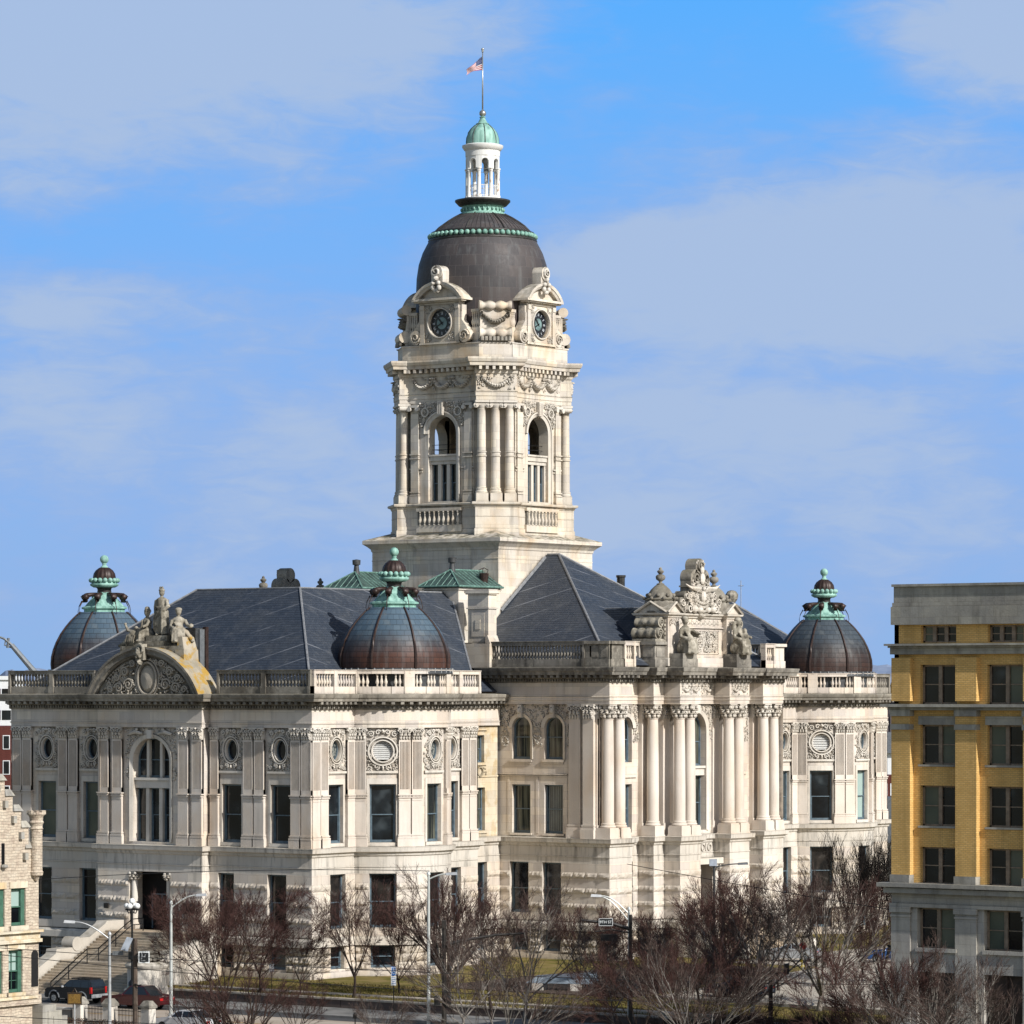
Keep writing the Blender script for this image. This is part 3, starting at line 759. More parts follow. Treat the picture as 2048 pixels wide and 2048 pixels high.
# returns of the projecting centre
for x, s in ((5.35, 1), (-5.35, -1)):
    mb = MB(); F = Fr(x-.25*s if s > 0 else x+.25, -44.2+.25 if s > 0 else -L0, 0, s)
    wall(mb, F, 0, .95, 10.05, 19.3); mb.build('wall', M['limestone'], court)
    Fg = Fr(x, -44.2 if s > 0 else -L0, 0, s); mb = MB(); wall(mb, Fg, 0, .92, 0, 8.02); mb.build('wall', M['limestone'], court)
# centre bay: arched window above, columned doorway below
mb = MB(); arch = ('arch', 5.35-1.88, 5.35+1.88, 10.3, 18.42)
wall(mb, FA2, 0, 10.7, 10.05, 19.3, [arch], .75); mb.build('wall', M['limestone'], court)
def arch_window(F, uc, r, z0, z1, depth, style, T=None, zt=15.1, three=True):
    mb = MB(T); P = outline(('arch', uc-r, uc+r, z0, z1), 20); Q = [(uc+(p[0]-uc)*(1+.28/r), z0+(p[1]-z0)*(1+.28/(z1-z0))) for p in P]
    n = len(P)
    for i in range(1, n-1+1):
        j = (i+1) % n
        if j == 1 or i == 0: continue
        if j == 0: j = 0
        a, b = i, j
        mb.quad(F.pt(*Q[a], .16), F.pt(*Q[b], .16), F.pt(*P[b], .05), F.pt(*P[a], .05)); mb.quad(F.pt(*Q[a], 0), F.pt(*Q[b], 0), F.pt(*Q[b], .16), F.pt(*Q[a], .16))
        mb.quad(F.pt(*P[a], .05), F.pt(*P[b], .05), F.pt(*P[b], -.02), F.pt(*P[a], -.02))
    # stone transom and mullions
    d0, d1 = -depth+.06, -depth+.42
    fbox(mb, F, uc-r, uc+r, zt, zt+.2, d0, d1+.25); fbox(mb, F, uc-r, uc+r, zt-.95+.35, zt, d0, d1+.12)
    if three:
        for u in (uc-r*.36, uc+r*.36):
            fbox(mb, F, u-.17, u+.17, z0, zt-.6, d0, d1); fbox(mb, F, u-.13, u+.13, zt+.2, zt+.2+sqrt(max(.1, r*r-(.36*r)**2))+(z1-r-zt-.2), d0, d1-.05)
    else: fbox(mb, F, uc-.14, uc+.14, z0, z1-.1, d0, d1)
    fbox(mb, F, uc-.26, uc+.26, z1-.05, z1+.62, 0, .3)
    o = mb.build('mullion', M['limestone_trim'], court)
    zs = z1-r
    if three:
        us = [(uc-r, uc-r*.36-.17), (uc-r*.36+.17, uc+r*.36-.17), (uc+r*.36+.17, uc+r)]
        for a, b in us: window(F, ('rect', a, b, z0, zt-.6), depth, style, .5, fw=.09, T=T)
    else: window(F, ('rect', uc-r, uc+r, z0, zt-.6), depth, style, .5, fw=.09, T=T)
    window(F, ('arch', uc-r, uc+r, zt+.2, z1), depth, style, .45, fw=.1, T=T, name='arched_window')
    return o
arch_window(FA2, 5.35, 1.88, 10.3, 18.42, .75, 'dark')
sp = MB(); foliage(sp, FA2, 2.75, 7.95, 15.2, 19.2, 0, RND, 11, 1.1, skip=lambda a, b: ((a-5.35)**2+(b-16.54)**2 < 2.35**2) or (b < 16.54 and abs(a-5.35) < 2.3), sym=5.35)
for s in (1, -1):
    sp.tube([FA2.pt(5.35+s*2.2, 18.7, .12), FA2.pt(5.35+s*1.5, 18.9, .18), FA2.pt(5.35+s*.8, 18.75, .15)], [.12, .17, .1]); sp.ell(FA2.pt(5.35+s*1.35, 19.08, .2), (.13, .13, .14))
sp.build('spandrel_trim', M['limestone_trim'], court)
# doorway
mb = MB(); wall(mb, GA2, 0, 10.7, 0, 8.02, [('rect', 5.35-2.1, 5.35+2.1, 3.45, 7.98)], 1.6)
o = mb.build('wall', M['limestone'], court); rb = MB()
for a, b in ((.02, 3.2), (7.5, 10.68)):
    rusticate(rb, GA2, a, b, BANDS, 0, .12, RND, .06)
rb.build('rock_faced_cladding', M['rock_face'], o)
mb = MB(); fbox(mb, GA2, 3.25, 7.45, 3.3, 3.45, -1.6, .2); mb.build('threshold', M['step_stone'], court)
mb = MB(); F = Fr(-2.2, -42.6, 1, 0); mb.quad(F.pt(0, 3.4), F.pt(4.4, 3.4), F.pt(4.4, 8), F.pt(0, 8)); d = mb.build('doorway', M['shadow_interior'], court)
mb = MB(); fbox(mb, F, 1.15, 1.25, 3.4, 6.2, .02, .1); fbox(mb, F, 3.15, 3.25, 3.4, 6.2, .02, .1); fbox(mb, F, 1.15, 3.25, 6.1, 6.2, .02, .1); fbox(mb, F, 2.16, 2.24, 3.4, 6.1, .02, .09); mb.build('door_frame', M['frame_blue'], d)
for u in (5.35-1.8, 5.35+1.8):
    c = GA2.pt(u, 0, -.35); mb = MB(); mb.box(c[0]-.36, c[0]+.36, c[1]-.36, c[1]+.36, 3.45, 3.8)
    mb.lathe(c, [(.34, 3.8), (.34, 3.9), (.27, 4.0), (.26, 7.3)], 14)
    cc = mb.build('column', M['limestone_trim'], court, angle=40); mb = MB(); col_capital(mb, c, .25, 7.3, 7.98); mb.build('capital', M['limestone_trim'], cc)
for u in (1.0, 9.4): mb = MB(); fbox(mb, GA2, u-.22 if u < 5 else u-.5, u+.22 if u < 5 else u+.5, 5.0 if u < 5 else 4.8, 5.4 if u < 5 else 5.6, .11, .2); mb.build('plaque', M['dark_bronze'], court)

# ---- far sides of the wing (never seen close) as plain stone
mb = MB()
for s in (1, -1):
    T_ = (lambda p: p) if s == 1 else mir
    ROTZ = lambda p: (-p[0], -p[1], p[2]); q = MB(T_); pth = offset_path([(-NX, -NY), (-NX, -L1), (-W, -L1)]+[(-x, y) for x, y in arc(BC, -32.58, BR, BA, -BA, 14)]+[(-W, -L0)], -.02)
    sweep(q, pth, [(0, 0), (0, 19.3)]); mb.v += []; o = len(mb.v); mb.v += q.v; mb.f += [tuple(i+o for i in f) for f in q.f]
    if s == -1:
        q = MB(ROTZ); sweep(q, [(-W, -L0+.02), (W, -L0+.02)], [(0, 0), (0, 19.3)]); o = len(mb.v); mb.v += q.v; mb.f += [tuple(i+o for i in f) for f in q.f]
mb.build('rear_wall', M['limestone'], court)

# ---- neck between wing and cross arm
for T in (None, mir):
    Fn = Fr(NX-.25, -L1, 0, 1); Ln = L1-NY; Gn = Fr(NX, -L1, 0, 1)
    uc = Ln-(15.9-NY)
    storey(Gn, Ln, [(uc, 1.5, 'dark'), (uc-3.4, 1.5, 'dark')], T)
    mb = MB(T); ops = [('rect', uc-.72, uc+.72, 10.6, 14.15), ('rect', uc-.62, uc+.62, 16.2, 18.45)]
    wall(mb, Fn, 0, Ln, 10.05, 19.3, ops, .4); fbox(mb, Fn, 0, Ln, 15.0, 15.13, 0, .08)
    for op in ops:
        for a, b in ((op[1]-.2, op[1]), (op[2], op[2]+.2)): fbox(mb, Fn, a, b, op[3], op[4]+.2, 0, .05)
        fbox(mb, Fn, op[1], op[2], op[4], op[4]+.2, 0, .05); fbox(mb, Fn, op[1]-.3, op[2]+.3, op[3]-.22, op[3], 0, .12)
    fbox(mb, Fn, uc-1.0, uc+1.0, 18.85, 18.97, 0, .15)
    o = mb.build('wall', M['limestone_yellow'], court)
    for op in ops: window(Fn, op, .4, 'dimcurtain', .5, vbars=1 if op[3] > 16 else 0, T=T)
    sp = MB(T); ovalring(sp, Fn, uc, 15.45, .3, .3, .15, 0, .15, 16); foliage(sp, Fn, uc-.9, uc+.9, 15.2, 15.75, 0, RND, 20, .8, skip=lambda a, b: (a-uc)**2+(b-15.45)**2 < .09)
    sp.build('wreath_trim', M['limestone_lichen'], court)
    mb = MB(T); F = Fr(NX, -L1, 1, 0); wall(mb, F, 0, W-NX, 0, 19.3); mb.build('wall', M['limestone'], court)

for T in (None, lambda p: (-p[0], -p[1], p[2])):
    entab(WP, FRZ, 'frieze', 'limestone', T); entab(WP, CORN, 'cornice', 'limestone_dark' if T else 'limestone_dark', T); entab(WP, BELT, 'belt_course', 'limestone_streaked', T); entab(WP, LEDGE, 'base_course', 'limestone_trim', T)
    dentil_course(WP, T)
mb = MB(); along(mb, [(5.6, -44.25), (5.6, -44.2)], 1, 1, 0, 0, 0, 0)
# balustrades of the wings: (offset in from the cornice edge)
bz0, bz1 = 21.86, 23.70
BP = offset_path(WP, .05)
iA = 3+23  # index of the (-W,-L0) corner
for T, tag_ in ((None, 1), (lambda p: (-p[0], -p[1], p[2]), 0)):
    if T is None:
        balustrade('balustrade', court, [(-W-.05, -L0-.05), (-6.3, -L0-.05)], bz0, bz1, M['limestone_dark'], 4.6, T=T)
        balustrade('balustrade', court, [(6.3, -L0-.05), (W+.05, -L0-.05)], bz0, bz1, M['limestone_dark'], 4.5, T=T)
    balustrade('balustrade', court, [(W+.05, -L0-.05), (W+.05, -37.94)], bz0, bz1, M['limestone'] if T is None else M['limestone_dark'], 2.7, T=T if T is None else mir)
    ap = arc(BC, -32.58, BR+.05, -BA, BA, 10)
    balustrade('balustrade', court, ap, bz0, bz1, M['limestone'], 3.0, T=T if T is None else mir)
    balustrade('balustrade', court, [(W+.05, -27.22), (W+.05, -L1+.05)], bz0, bz1, M['limestone'], 2.7, T=T if T is None else mir)
    for i, (x, y) in enumerate(ap):
        if i % 3 == 0 or i in (0, 10):
            mbp = MB(T if T is None else mir); a = atan2(y+32.58, x-BC); F = Fc(BC, -32.58, BR+.05, a-.075); fbox(mbp, F, 0, .84, bz0+.02, bz1-.05, -.24, .22); mbp.build('balustrade_pier', M['limestone'], court)
mb = MB()   # flat lead gutter behind balustrades
for T in (lambda p: p, lambda p: (-p[0], -p[1], p[2])):
    q = MB(T); q.poly([(x, y, 21.9) for x, y in WP]); o = len(mb.v); mb.v += q.v; mb.f += [tuple(i+o for i in f) for f in q.f]
mb.build('gutter', M['lead_dark'], court)

# ---- roofs
def hip_lines(mb, pts, r=.09): mb.tube(pts, r, 5)
for sgn, T in ((1, None), (-1, lambda p: (-p[0], -p[1], p[2]))):
    mb = MB(T); zb, zt = 22.05, 30.30
    a = [(-15.1, -42.9), (15.1, -42.9), (15.1, -21.6), (-15.1, -21.6)]; d = [(-5.35, -32.1), (5.35, -32.1), (5.35, -10.5), (-5.35, -10.5)]
    mb.quad((*a[0], zb), (*a[1], zb), (*d[1], zt), (*d[0], zt))
    mb.quad((*a[1], zb), (15.1, -21.6, zb), (5.35, -11.9, zt), (*d[1], zt)); mb.quad((-15.1, -21.6, zb), (*a[0], zb), (*d[0], zt), (-5.35, -11.9, zt))
    mb.quad((15.1, -21.6, zb), (-15.1, -21.6, zb), (-5.35, -11.9, zt), (5.35, -11.9, zt))
    mb.quad((*d[0], zt), (*d[1], zt), (5.35, -7, zt), (-5.35, -7, zt)); mb.quad((5.35, -11.9, zt), (5.35, -7, zt), (5.35, -7, 22), (5.35, -11.9, 22)); mb.quad((-5.35, -11.9, zt), (-5.35, -7, zt), (-5.35, -7, 22), (-5.35, -11.9, 22))
    for s in (1, -1):
        mb.quad((s*11.2, -22.4, zb), (s*11.2, -12.0, zb), (s*3.4, -12.0, zt-1.5), (s*3.4, -22.4, zt-1.5))
    o = mb.build('slate_roof', M['slate'], court)
    mb = MB(T); z_ = .04
    for s in (1, -1): hip_lines(mb, [(s*15.1, -42.9, zb+z_), (s*5.35, -32.1, zt+z_)])
    hip_lines(mb, [(15.1, -21.6, zb+z_), (5.35, -11.9, zt+z_)]); hip_lines(mb, [(-5.35, -32.1, zt+.03), (5.35, -32.1, zt+.03), (5.35, -11.9, zt+.03)], .07)
    mb.build('ridge_flashing', M['flashing'], o)

# ---- corner domes
def corner_dome(c, mat):
    x, y = c; z = 23.7
    mb = MB(); mb.lathe((x, y), [(4.3, 21.9), (4.3, 23.3), (4.62, 23.42), (4.62, 23.55), (4.45, 23.85)], 48); base = mb.build('dome_drum', M['lead_dark'], court, angle=40)
    R = [(4.40, 23.85), (4.44, 24.3), (4.40, 24.9), (4.25, 25.5), (4.02, 26.1), (3.68, 26.75), (3.25, 27.35), (2.82, 27.85), (2.38, 28.28), (2.0, 28.6)]
    mb = MB(); mb.lathe((x, y), R, 64); dm = mb.build('dome', M[mat], court, smooth=True, origin=(x, y, 23.85))
    mb = MB()
    for k in range(8):
        a = 2*pi*(k+.5)/8+radians(-8); ca, sa = cos(a), sin(a)
        mb.tube([(x+(r+.05)*ca, y+(r+.05)*sa, zz) for r, zz in R], [.11, .11, .11, .10, .10, .10, .09, .09, .08, .08], 6)
    mb.build('rib', M['copper_brown'], dm, origin=(x, y, 23.85), angle=50)
    mb = MB(); zc = 28.55; n8 = 8; ph = pi/8
    mb.lathe((x, y), [(2.0, zc-.15), (2.05, zc), (1.78, zc+.02), (1.78, zc+.28), (1.98, zc+.34), (1.98, zc+.46), (1.72, zc+.56)], 8, ph=ph)
    mb.lathe((x, y), [(1.75, zc+.5), (1.35, zc+.95), (.95, zc+1.35), (.68, zc+1.62), (.62, zc+1.7)], 8, ph=ph)
    mb.build('lantern_skirt', M['copper_green'], dm)
    mb = MB(); mb.lathe((x, y), [(.62, zc+1.6), (.56, zc+1.9), (.62, zc+2.05), (.9, zc+2.15)], 20); mb.build('lantern_neck', M['copper_dark'], dm, smooth=True)
    mb = MB(); mb.lathe((x, y), [(.9, zc+2.1), (1.16, zc+2.25), (1.18, zc+2.4), (1.05, zc+2.44), (1.05, zc+2.55), (.95, zc+2.6)], 24)
    for i in range(16):
        a = 2*pi*i/16; mb.ell((x+1.1*cos(a), y+1.1*sin(a), zc+2.68), (.2, .2, .2), 8, 6)
    mb.build('lantern_crown', M['copper_green'], dm, smooth=True)
    mb = MB(); mb.lathe((x, y), [(.92, zc+2.7), (.96, zc+2.95), (.9, zc+3.25), (.72, zc+3.52), (.45, zc+3.72), (.2, zc+3.8)], 48, ribs=14, ribamp=-.11); mb.build('lantern_cap', M['copper_brown'], dm, smooth=True)
    mb = MB(); mb.lathe((x, y), [(.32, zc+3.74), (.3, zc+3.82), (.2, zc+3.88), (.16, zc+4.02), (.22, zc+4.08), (.14, zc+4.12)], 14); mb.ell((x, y, zc+4.42), (.36, .36, .36), 16, 12); mb.build('finial', M['copper_green'], dm, smooth=True)
    mb = MB()   # scroll brackets hung round the skirt
    for k in range(8):
        a = 2*pi*k/8+ph; F = Fr(x, y, cos(a), sin(a)); 
        mb.tube([F.pt(.7, zc+1.55), F.pt(1.2, zc+1.5), F.pt(1.6, zc+1.42), F.pt(1.85, zc+1.25), F.pt(1.78, zc+1.0), F.pt(1.55, zc+.98)], [.13, .17, .22, .25, .2, .12], 7)
        mb.tube([F.pt(1.7, zc+1.3, -.22), F.pt(1.7, zc+1.3, .22)], .25, 8)
        mb.tube([F.pt(1.95, zc+1.0), F.pt(2.2, zc+.55), F.pt(2.3, zc+.1), F.pt(2.22, zc-.25)], [.05, .035, .03, .03], 4)
    mb.build('scroll_bracket', M['copper_brown'], dm, smooth=True)
    mb = MB()
    for i in range(40):
        a = 2*pi*i/40; mb.box(x+4.58*cos(a)-.04, x+4.58*cos(a)+.04, y+4.58*sin(a)-.04, y+4.58*sin(a)+.04, 23.5, 23.86)
    mb.build('snow_guard', M['pole_metal'], base)
corner_dome((15.08, -32.46), 'dome_slate_copper'); corner_dome((-15.08, -32.46), 'dome_slate_copper'); corner_dome((15.08, 32.46), 'dome_brown_copper')

# ---- carved lunette over the near front
def lun_arc(R, zc, hw, n=28):
    a = math.asin(hw/R); return [(R*sin(-a+2*a*i/n), zc+R*cos(-a+2*a*i/n)) for i in range(n+1)]
R_, zc_ = 6.37, 19.16
O = lun_arc(R_, zc_, 5.83); I = lun_arc(R_-.72, zc_, 5.02); mb = MB(); Fl = Fr(0, -45.15, 1, 0)
for i in range(28):
    a, b, c, d = O[i], O[i+1], I[i+1], I[i]
    for k, (p0, p1, e0, e1) in enumerate(((0, .25, 0, 0), (.25, .45, -.08, -.16), (.45, .8, -.16, -.16), (.8, 1, -.26, -.40))):
        L_ = lambda P, Q, t: (P[0]+(Q[0]-P[0])*t, P[1]+(Q[1]-P[1])*t)
        mb.quad(Fl.pt(*L_(a, d, p0), e0), Fl.pt(*L_(b, c, p0), e0), Fl.pt(*L_(b, c, p1), e1), Fl.pt(*L_(a, d, p1), e1))
        if k: 
            pe = (0, -.0, -.16, -.16)[k]
            mb.quad(Fl.pt(*L_(a, d, p0), pe), Fl.pt(*L_(b, c, p0), pe), Fl.pt(*L_(b, c, p0), e0), Fl.pt(*L_(a, d, p0), e0))
    mb.quad(Fl.pt(*d, -.4), Fl.pt(*c, -.4), Fl.pt(*c, -.75), Fl.pt(*d, -.75))
lun = mb.build('lunette', M['limestone_sooty'], court)
mb = MB()
for i in range(28):
    a, b = O[i], O[i+1]; mb.quad(Fl.pt(*a, 0), Fl.pt(*b, 0), Fl.pt(*b, -2.6), Fl.pt(*a, -2.6))
mb.poly([Fl.pt(p[0], p[1], -2.6) for p in O]); mb.build('vault_back', M['limestone_lichen'], lun)
mb = MB(); mb.poly([Fl.pt(p[0], p[1], -.55) for p in I]); mb.build('tympanum', M['limestone_dark'], lun)
mb = MB(); Ft = Fr(0, -44.62, 1, 0)
ovalring(mb, Ft, .25, 23.05, .85, 1.15, .22, 0, .22); blob(mb, Ft, .25, 23.05, .8, 1.1, 0, .2, 0, 12); ovalring(mb, Ft, .25, 23.05, 1.12, 1.42, .16, 0, .16)
for s in (1, -1):
    for u, z, r in ((1.9, 22.6, .5), (2.9, 22.35, .42), (3.8, 22.2, .3), (2.3, 23.6, .38), (1.5, 24.2, .3), (3.1, 23.1, .3)): curl(mb, Ft, .25+s*u, z, r, 0, .16, 1.7, 0 if s > 0 else pi, s, 16)
    for i in range(12):
        th = .12+i*.062; blob(mb, Ft, s*(R_-1.02)*sin(th*1.0+.04), zc_+(R_-1.02)*cos(th), .15, .09, 0, .14, -s*th)
inside = lambda a, b: (a*a+(b-zc_)**2 > (R_-.95)**2) or (((a-.25)/1.2)**2+((b-23.05)/1.5)**2 < 1)
foliage(mb, Ft, -5.0, 5.0, 21.75, 24.8, 0, RND, 13, 1.7, skip=inside)
mb.build('tympanum_trim', M['tympanum_stone'], lun)
mb = MB(); Fk = Fr(0, -45.2, 1, 0)
fbox(mb, Fk, -.45, .35, 24.5, 25.75, -.3, .12); curl(mb, Fk, 0, 25.3, .45, .12, .15, 1.2, pi/2, -1); blob(mb, Fk, -.05, 25.05, .3, .4, .12, .3); mb.ell(Fk.pt(-.2, 24.75, .3), (.13, .13, .13)); mb.ell(Fk.pt(.12, 24.75, .3), (.13, .13, .13)); blob(mb, Fk, -.05, 24.35, .22, .3, 0, .28)
mb.build('keystone', M['statue_stone'], lun)
mb = MB(); mb.box(-3.2, 3.25, -44.0, -42.4, 24.4, 25.60); mb.box(-2.2, 1.2, -43.9, -42.5, 25.60, 26.0); mb.box(-.9, 1.3, -43.6, -42.5, 26.0, 26.42); mb.build('statue_plinth', M['statue_stone'], lun)
mb = MB(); mb.frus(2.5, 3.45, -44.1, -42.3, 24.0, 2.5, 3.4, -44.05, -42.35, 25.3); mb.frus(2.6, 3.35, -44.0, -42.4, 25.3, 2.7, 3.1, -43.9, -42.5, 26.3); mb.frus(2.5, 3.9, -44.2, -42.2, 23.2, 2.5, 3.5, -44.1, -42.3, 24.0); mb.build('buttress', M['limestone_lichen'], lun)
mb = MB(); mb.box(-3.4, 3.1, -42.3, -41.2, 22, 27.0); mb.build('dormer_box', M['lead_dark'], lun); mb = MB(); mb.box(3.1, 3.3, -42.0, -41.45, 22.5, 26.9); mb.build('dormer_cheek', M['plastic_grey'], lun); mb = MB(); mb.box(3.12, 3.42, -41.45, -41.1, 22, 27.1); mb.build('downpipe', M['copper_brown'], lun)
# ================================================================== cross arm with the columned entrance
ROT = lambda p: (-p[0], -p[1], p[2])
AP = [(9.6, -13.36), (22.47, -13.36), (22.47, -10.1), (20.9, -10.1), (20.9, -6.9), (22.47, -6.9), (22.47, -5.35), (24.07, -5.35), (24.07, -2.25), (22.47, -2.25)]
AP = AP+[(x, -y) for x, y in reversed(AP)]
FRZ2 = [(-.3, 21.0), (0, 21.0), (0, 21.3), (.05, 21.32), (.05, 21.55), (.10, 21.62), (0, 21.66), (0, 22.75)]
CORN2 = [(0, 22.75), (.1, 22.8), (.12, 22.85), (.12, 23.08), (.22, 23.1), (.26, 23.16), (.26, 23.36), (.86, 23.4), (.9, 23.62), (.98, 23.72), (1.04, 23.95), (1.04, 24.02), (-.6, 24.1)]
for T in (None, ROT):
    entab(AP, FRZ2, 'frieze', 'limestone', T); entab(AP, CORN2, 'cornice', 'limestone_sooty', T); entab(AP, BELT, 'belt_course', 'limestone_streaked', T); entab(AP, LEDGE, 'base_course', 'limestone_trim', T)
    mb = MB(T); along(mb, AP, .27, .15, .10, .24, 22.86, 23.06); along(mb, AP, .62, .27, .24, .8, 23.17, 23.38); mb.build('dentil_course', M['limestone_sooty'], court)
    mb = MB(T); mb.poly([(x, y, 24.05) for x, y in AP]); mb.build('gutter', M['lead_dark'], court)
    mb = MB(T); mb.poly([(x, y, 9.99) for x, y in AP]); mb.build('ledge', M['limestone_trim'], court)
    # soffit behind the free-standing columns
    mb = MB(T); mb.poly([(x, y, 21.01) for x, y in AP]); mb.build('soffit', M['limestone_trim'], court)
# shaded side wall
X0 = 9.6; G = Fr(X0, -13.36, 1, 0); F = Fr(X0, -13.36+.3, 1, 0); LG = 22.47-X0; c1, c2 = 13.45-X0, 16.72-X0
def arm_side(G, F, T, c1, c2):
    storey(G, LG, [(c1, 1.9, 'ghost'), (c2, 1.9, 'ghost')], T)
    mb = MB(T); LF = LG-1.25
    ops = [('rect', c-.93, c+.93, 10.38, 14.38) for c in (c1, c2)]+[('arch', c-.93, c+.93, 16.47, 19.97) for c in (c1, c2)]
    wall(mb, F, 0, LF, 10.05, 21.05, ops, .45); 
    for zz in (15.05, 15.2): fbox(mb, F, 0, c2+1.4, zz, zz+.09, 0, .07+.05*(zz > 15.1))
    for a in (c1-1.25, (c1+c2)/2, c2+1.25): fbox(mb, F, a-.12, a+.12, 10.38, 15.0, 0, .03)
    for c in (c1, c2): fbox(mb, F, c-1.1, c+1.1, 16.24, 16.46, -.3, .12); fbox(mb, F, c-1.0, c+1.0, 16.08, 16.24, 0, .06); fbox(mb, F, c-1.1, c+1.1, 10.2, 10.38, -.3, .1)
    o = mb.build('wall', M['limestone'], court)
    for k, op in enumerate(ops): window(F, op, .45, 'dimcurtain' if k % 2 == 0 else ('curtain' if k == 1 else 'dimcurtain'), .5 if k < 2 else .52, T=T, name='window' if k < 2 else 'arched_window')
    sp = MB(T)
    for c in (c1, c2):
        P = outline(('arch', c-.93, c+.93, 16.47, 19.97), 16); Q = [(c+(p[0]-c)*1.3, 19.04+(p[1]-19.04)*1.3 if p[1] > 19.04 else p[1]) for p in P]
        for a, b in zip(range(1, len(P)-1), range(2, len(P))):
            sp.quad(F.pt(*P[a], .02), F.pt(*P[b], .02), F.pt(*Q[b], .12), F.pt(*Q[a], .12)); sp.quad(F.pt(*Q[a], .12), F.pt(*Q[b], .12), F.pt(*Q[b], 0), F.pt(*Q[a], 0))
        fbox(sp, F, c-.2, c+.2, 19.9, 20.95, 0, .32); blob(sp, F, c, 20.5, .2, .3, .3, .2)
    arcs = lambda a, b: any((b > 19.04 and (a-c)**2+(b-19.04)**2 < 1.25**2) or (b <= 19.04 and abs(a-c) < 1.25) for c in (c1, c2))
    foliage(sp, F, .6, c2+2.1, 19.2, 20.95, 0, RND, 16, 1.0, skip=arcs)
    for a, w in ((c1-1.62, .35), ((c1+c2)/2, .42), (c2+1.62, .35)): foliage(sp, F, a-w, a+w, 17.6, 19.4, 0, RND, 20, .85, skip=arcs, sym=a)
    sp.build('spandrel_trim', M['limestone_trim'], o)
    for u, w, ee in ((18.95-X0, 1.12, .22), (20.45-X0, 1.05, .45)):
        mb = MB(T)
        fbox(mb, F, u-w/2-.15, u+w/2+.15, 10.05, 10.8, 0, ee+.2)
        for a, b, g in ((10.8, 10.95, .14), (10.95, 11.05, .06), (11.05, 11.18, .1)): fbox(mb, F, u-w/2-g, u+w/2+g, a, b, 0, ee+g)
        fbox(mb, F, u-w/2, u+w/2, 11.18, 19.75, 0, ee)
        p = mb.build('pilaster', M['limestone_smooth'], court); mb = MB(T); pil_capital(mb, F, u, w, 19.75, 21.0, ee); mb.build('capital', M['limestone_trim'], p)
arm_side(G, F, None, c1, c2)
mb = MB(); 
for T in (lambda p: p, ROT):
    q = MB(T); q.poly([(-1, 0, 0), (-1, 0, 0), (-1, 0, 0)]) if False else None
mb = MB(ROT); wall(mb, G, 0, LG, 0, 21); wall(mb, Fr(20.9, -13.3, 0, 1), 0, 26.6, 0, 21); mb.build('rear_wall', M['limestone'], court)
mb = MB(mir); wall(mb, G, 0, LG, 0, 21); mb.build('rear_wall', M['limestone'], court)
mb = MB(lambda p: (-p[0], p[1], p[2])); wall(mb, G, 0, LG, 0, 21); mb.build('rear_wall', M['limestone'], court)
# ---- sunlit columned front
def seg_storey(x, y0, y1, op=None, door=False):
    Fg = Fr(x, y0, 0, 1); L = y1-y0
    if op: storey(Fg, L, op); return
    mb = MB()
    if door:
        wall(mb, Fg, 0, L, 0, 8.02, [('rect', .35, L-.35, 3.2, 7.6)], 1.2)
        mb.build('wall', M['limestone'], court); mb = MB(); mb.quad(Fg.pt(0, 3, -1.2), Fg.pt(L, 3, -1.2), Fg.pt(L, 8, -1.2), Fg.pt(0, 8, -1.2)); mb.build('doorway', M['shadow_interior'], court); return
    storey(Fg, L, [])
def ret(x0, y, x1, z0, z1):   # short A-facing return walls
    mb = MB(); a = Fr(x0, y, 1, 0); wall(mb, a, 0, x1-x0, z0, z1); mb.build('wall', M['limestone'], court)
    if z0 == 0:
        rb = MB(); rusticate(rb, a, 0, x1-x0, BANDS, 0, .1, RND); rusticate(rb, a, .02, x1-x0, [(.6, 1.2), (1.24, 1.84), (1.88, 2.5)], 0, .12, RND, .09); rb.build('rock_faced_cladding', M['rock_face'], court)
for y0, y1 in ((-13.36, -10.1), (10.1, 13.36)): seg_storey(22.47, y0, y1)
for y0, y1 in ((-10.1, -6.9), (6.9, 10.1)): seg_storey(20.9, y0, y1, [(1.6, 1.7, 'dark')])
for y0, y1 in ((-6.9, -5.35), (5.35, 6.9)): seg_storey(22.47, y0, y1)
for y0, y1 in ((-5.35, -2.25), (2.25, 5.35)): seg_storey(24.07, y0, y1)
seg_storey(22.47, -2.25, 2.25, door=True)
for x0, y, x1 in ((20.9, -6.9, 22.47), (22.47, -5.35, 24.07), (22.47, 2.25, 24.07), (20.9, 10.1, 22.47)): ret(x0, y, x1, 0, 8.02)
mb = MB()
for y, x0, x1 in ((-10.1, 22.47, 20.9), (-2.25, 24.07, 22.47), (5.35, 24.07, 22.47), (6.9, 22.47, 20.9)): mb.quad((x0, y, 0), (x1, y, 0), (x1, y, 8.02), (x0, y, 8.02))
mb.build('wall', M['limestone'], court)
Fw = Fr(20.75, -13.06, 0, 1); LW = 26.12; mb = MB(); ops = []
wc = [13.06-8.5, 13.06, 13.06+8.5]
for c, r in ((wc[0], .95), (wc[2], .95)): ops += [('rect', c-r, c+r, 10.4, 14.4), ('arch', c-r, c+r, 16.2, 20.2 if r > 1 else 19.97)]
wall(mb, Fw, 0, LW, 10.05, 21.05, ops, .5)
for c in (wc[0], wc[2]): fbox(mb, Fw, c-1.5, c+1.5, 14.95, 15.2, 0, .14); fbox(mb, Fw, c-1.1, c+1.1, 15.2, 16.1, 0, .05)
o = mb.build('wall', M['limestone'], court)
for op in ops: window(Fw, op, .5, 'curtain' if op[3] < 12 else 'dark', .5, vbars=1 if abs((op[1]+op[2])/2-13.06) < 1 else 0, name='window' if op[0] == 'rect' else 'arched_window')
sp = MB()
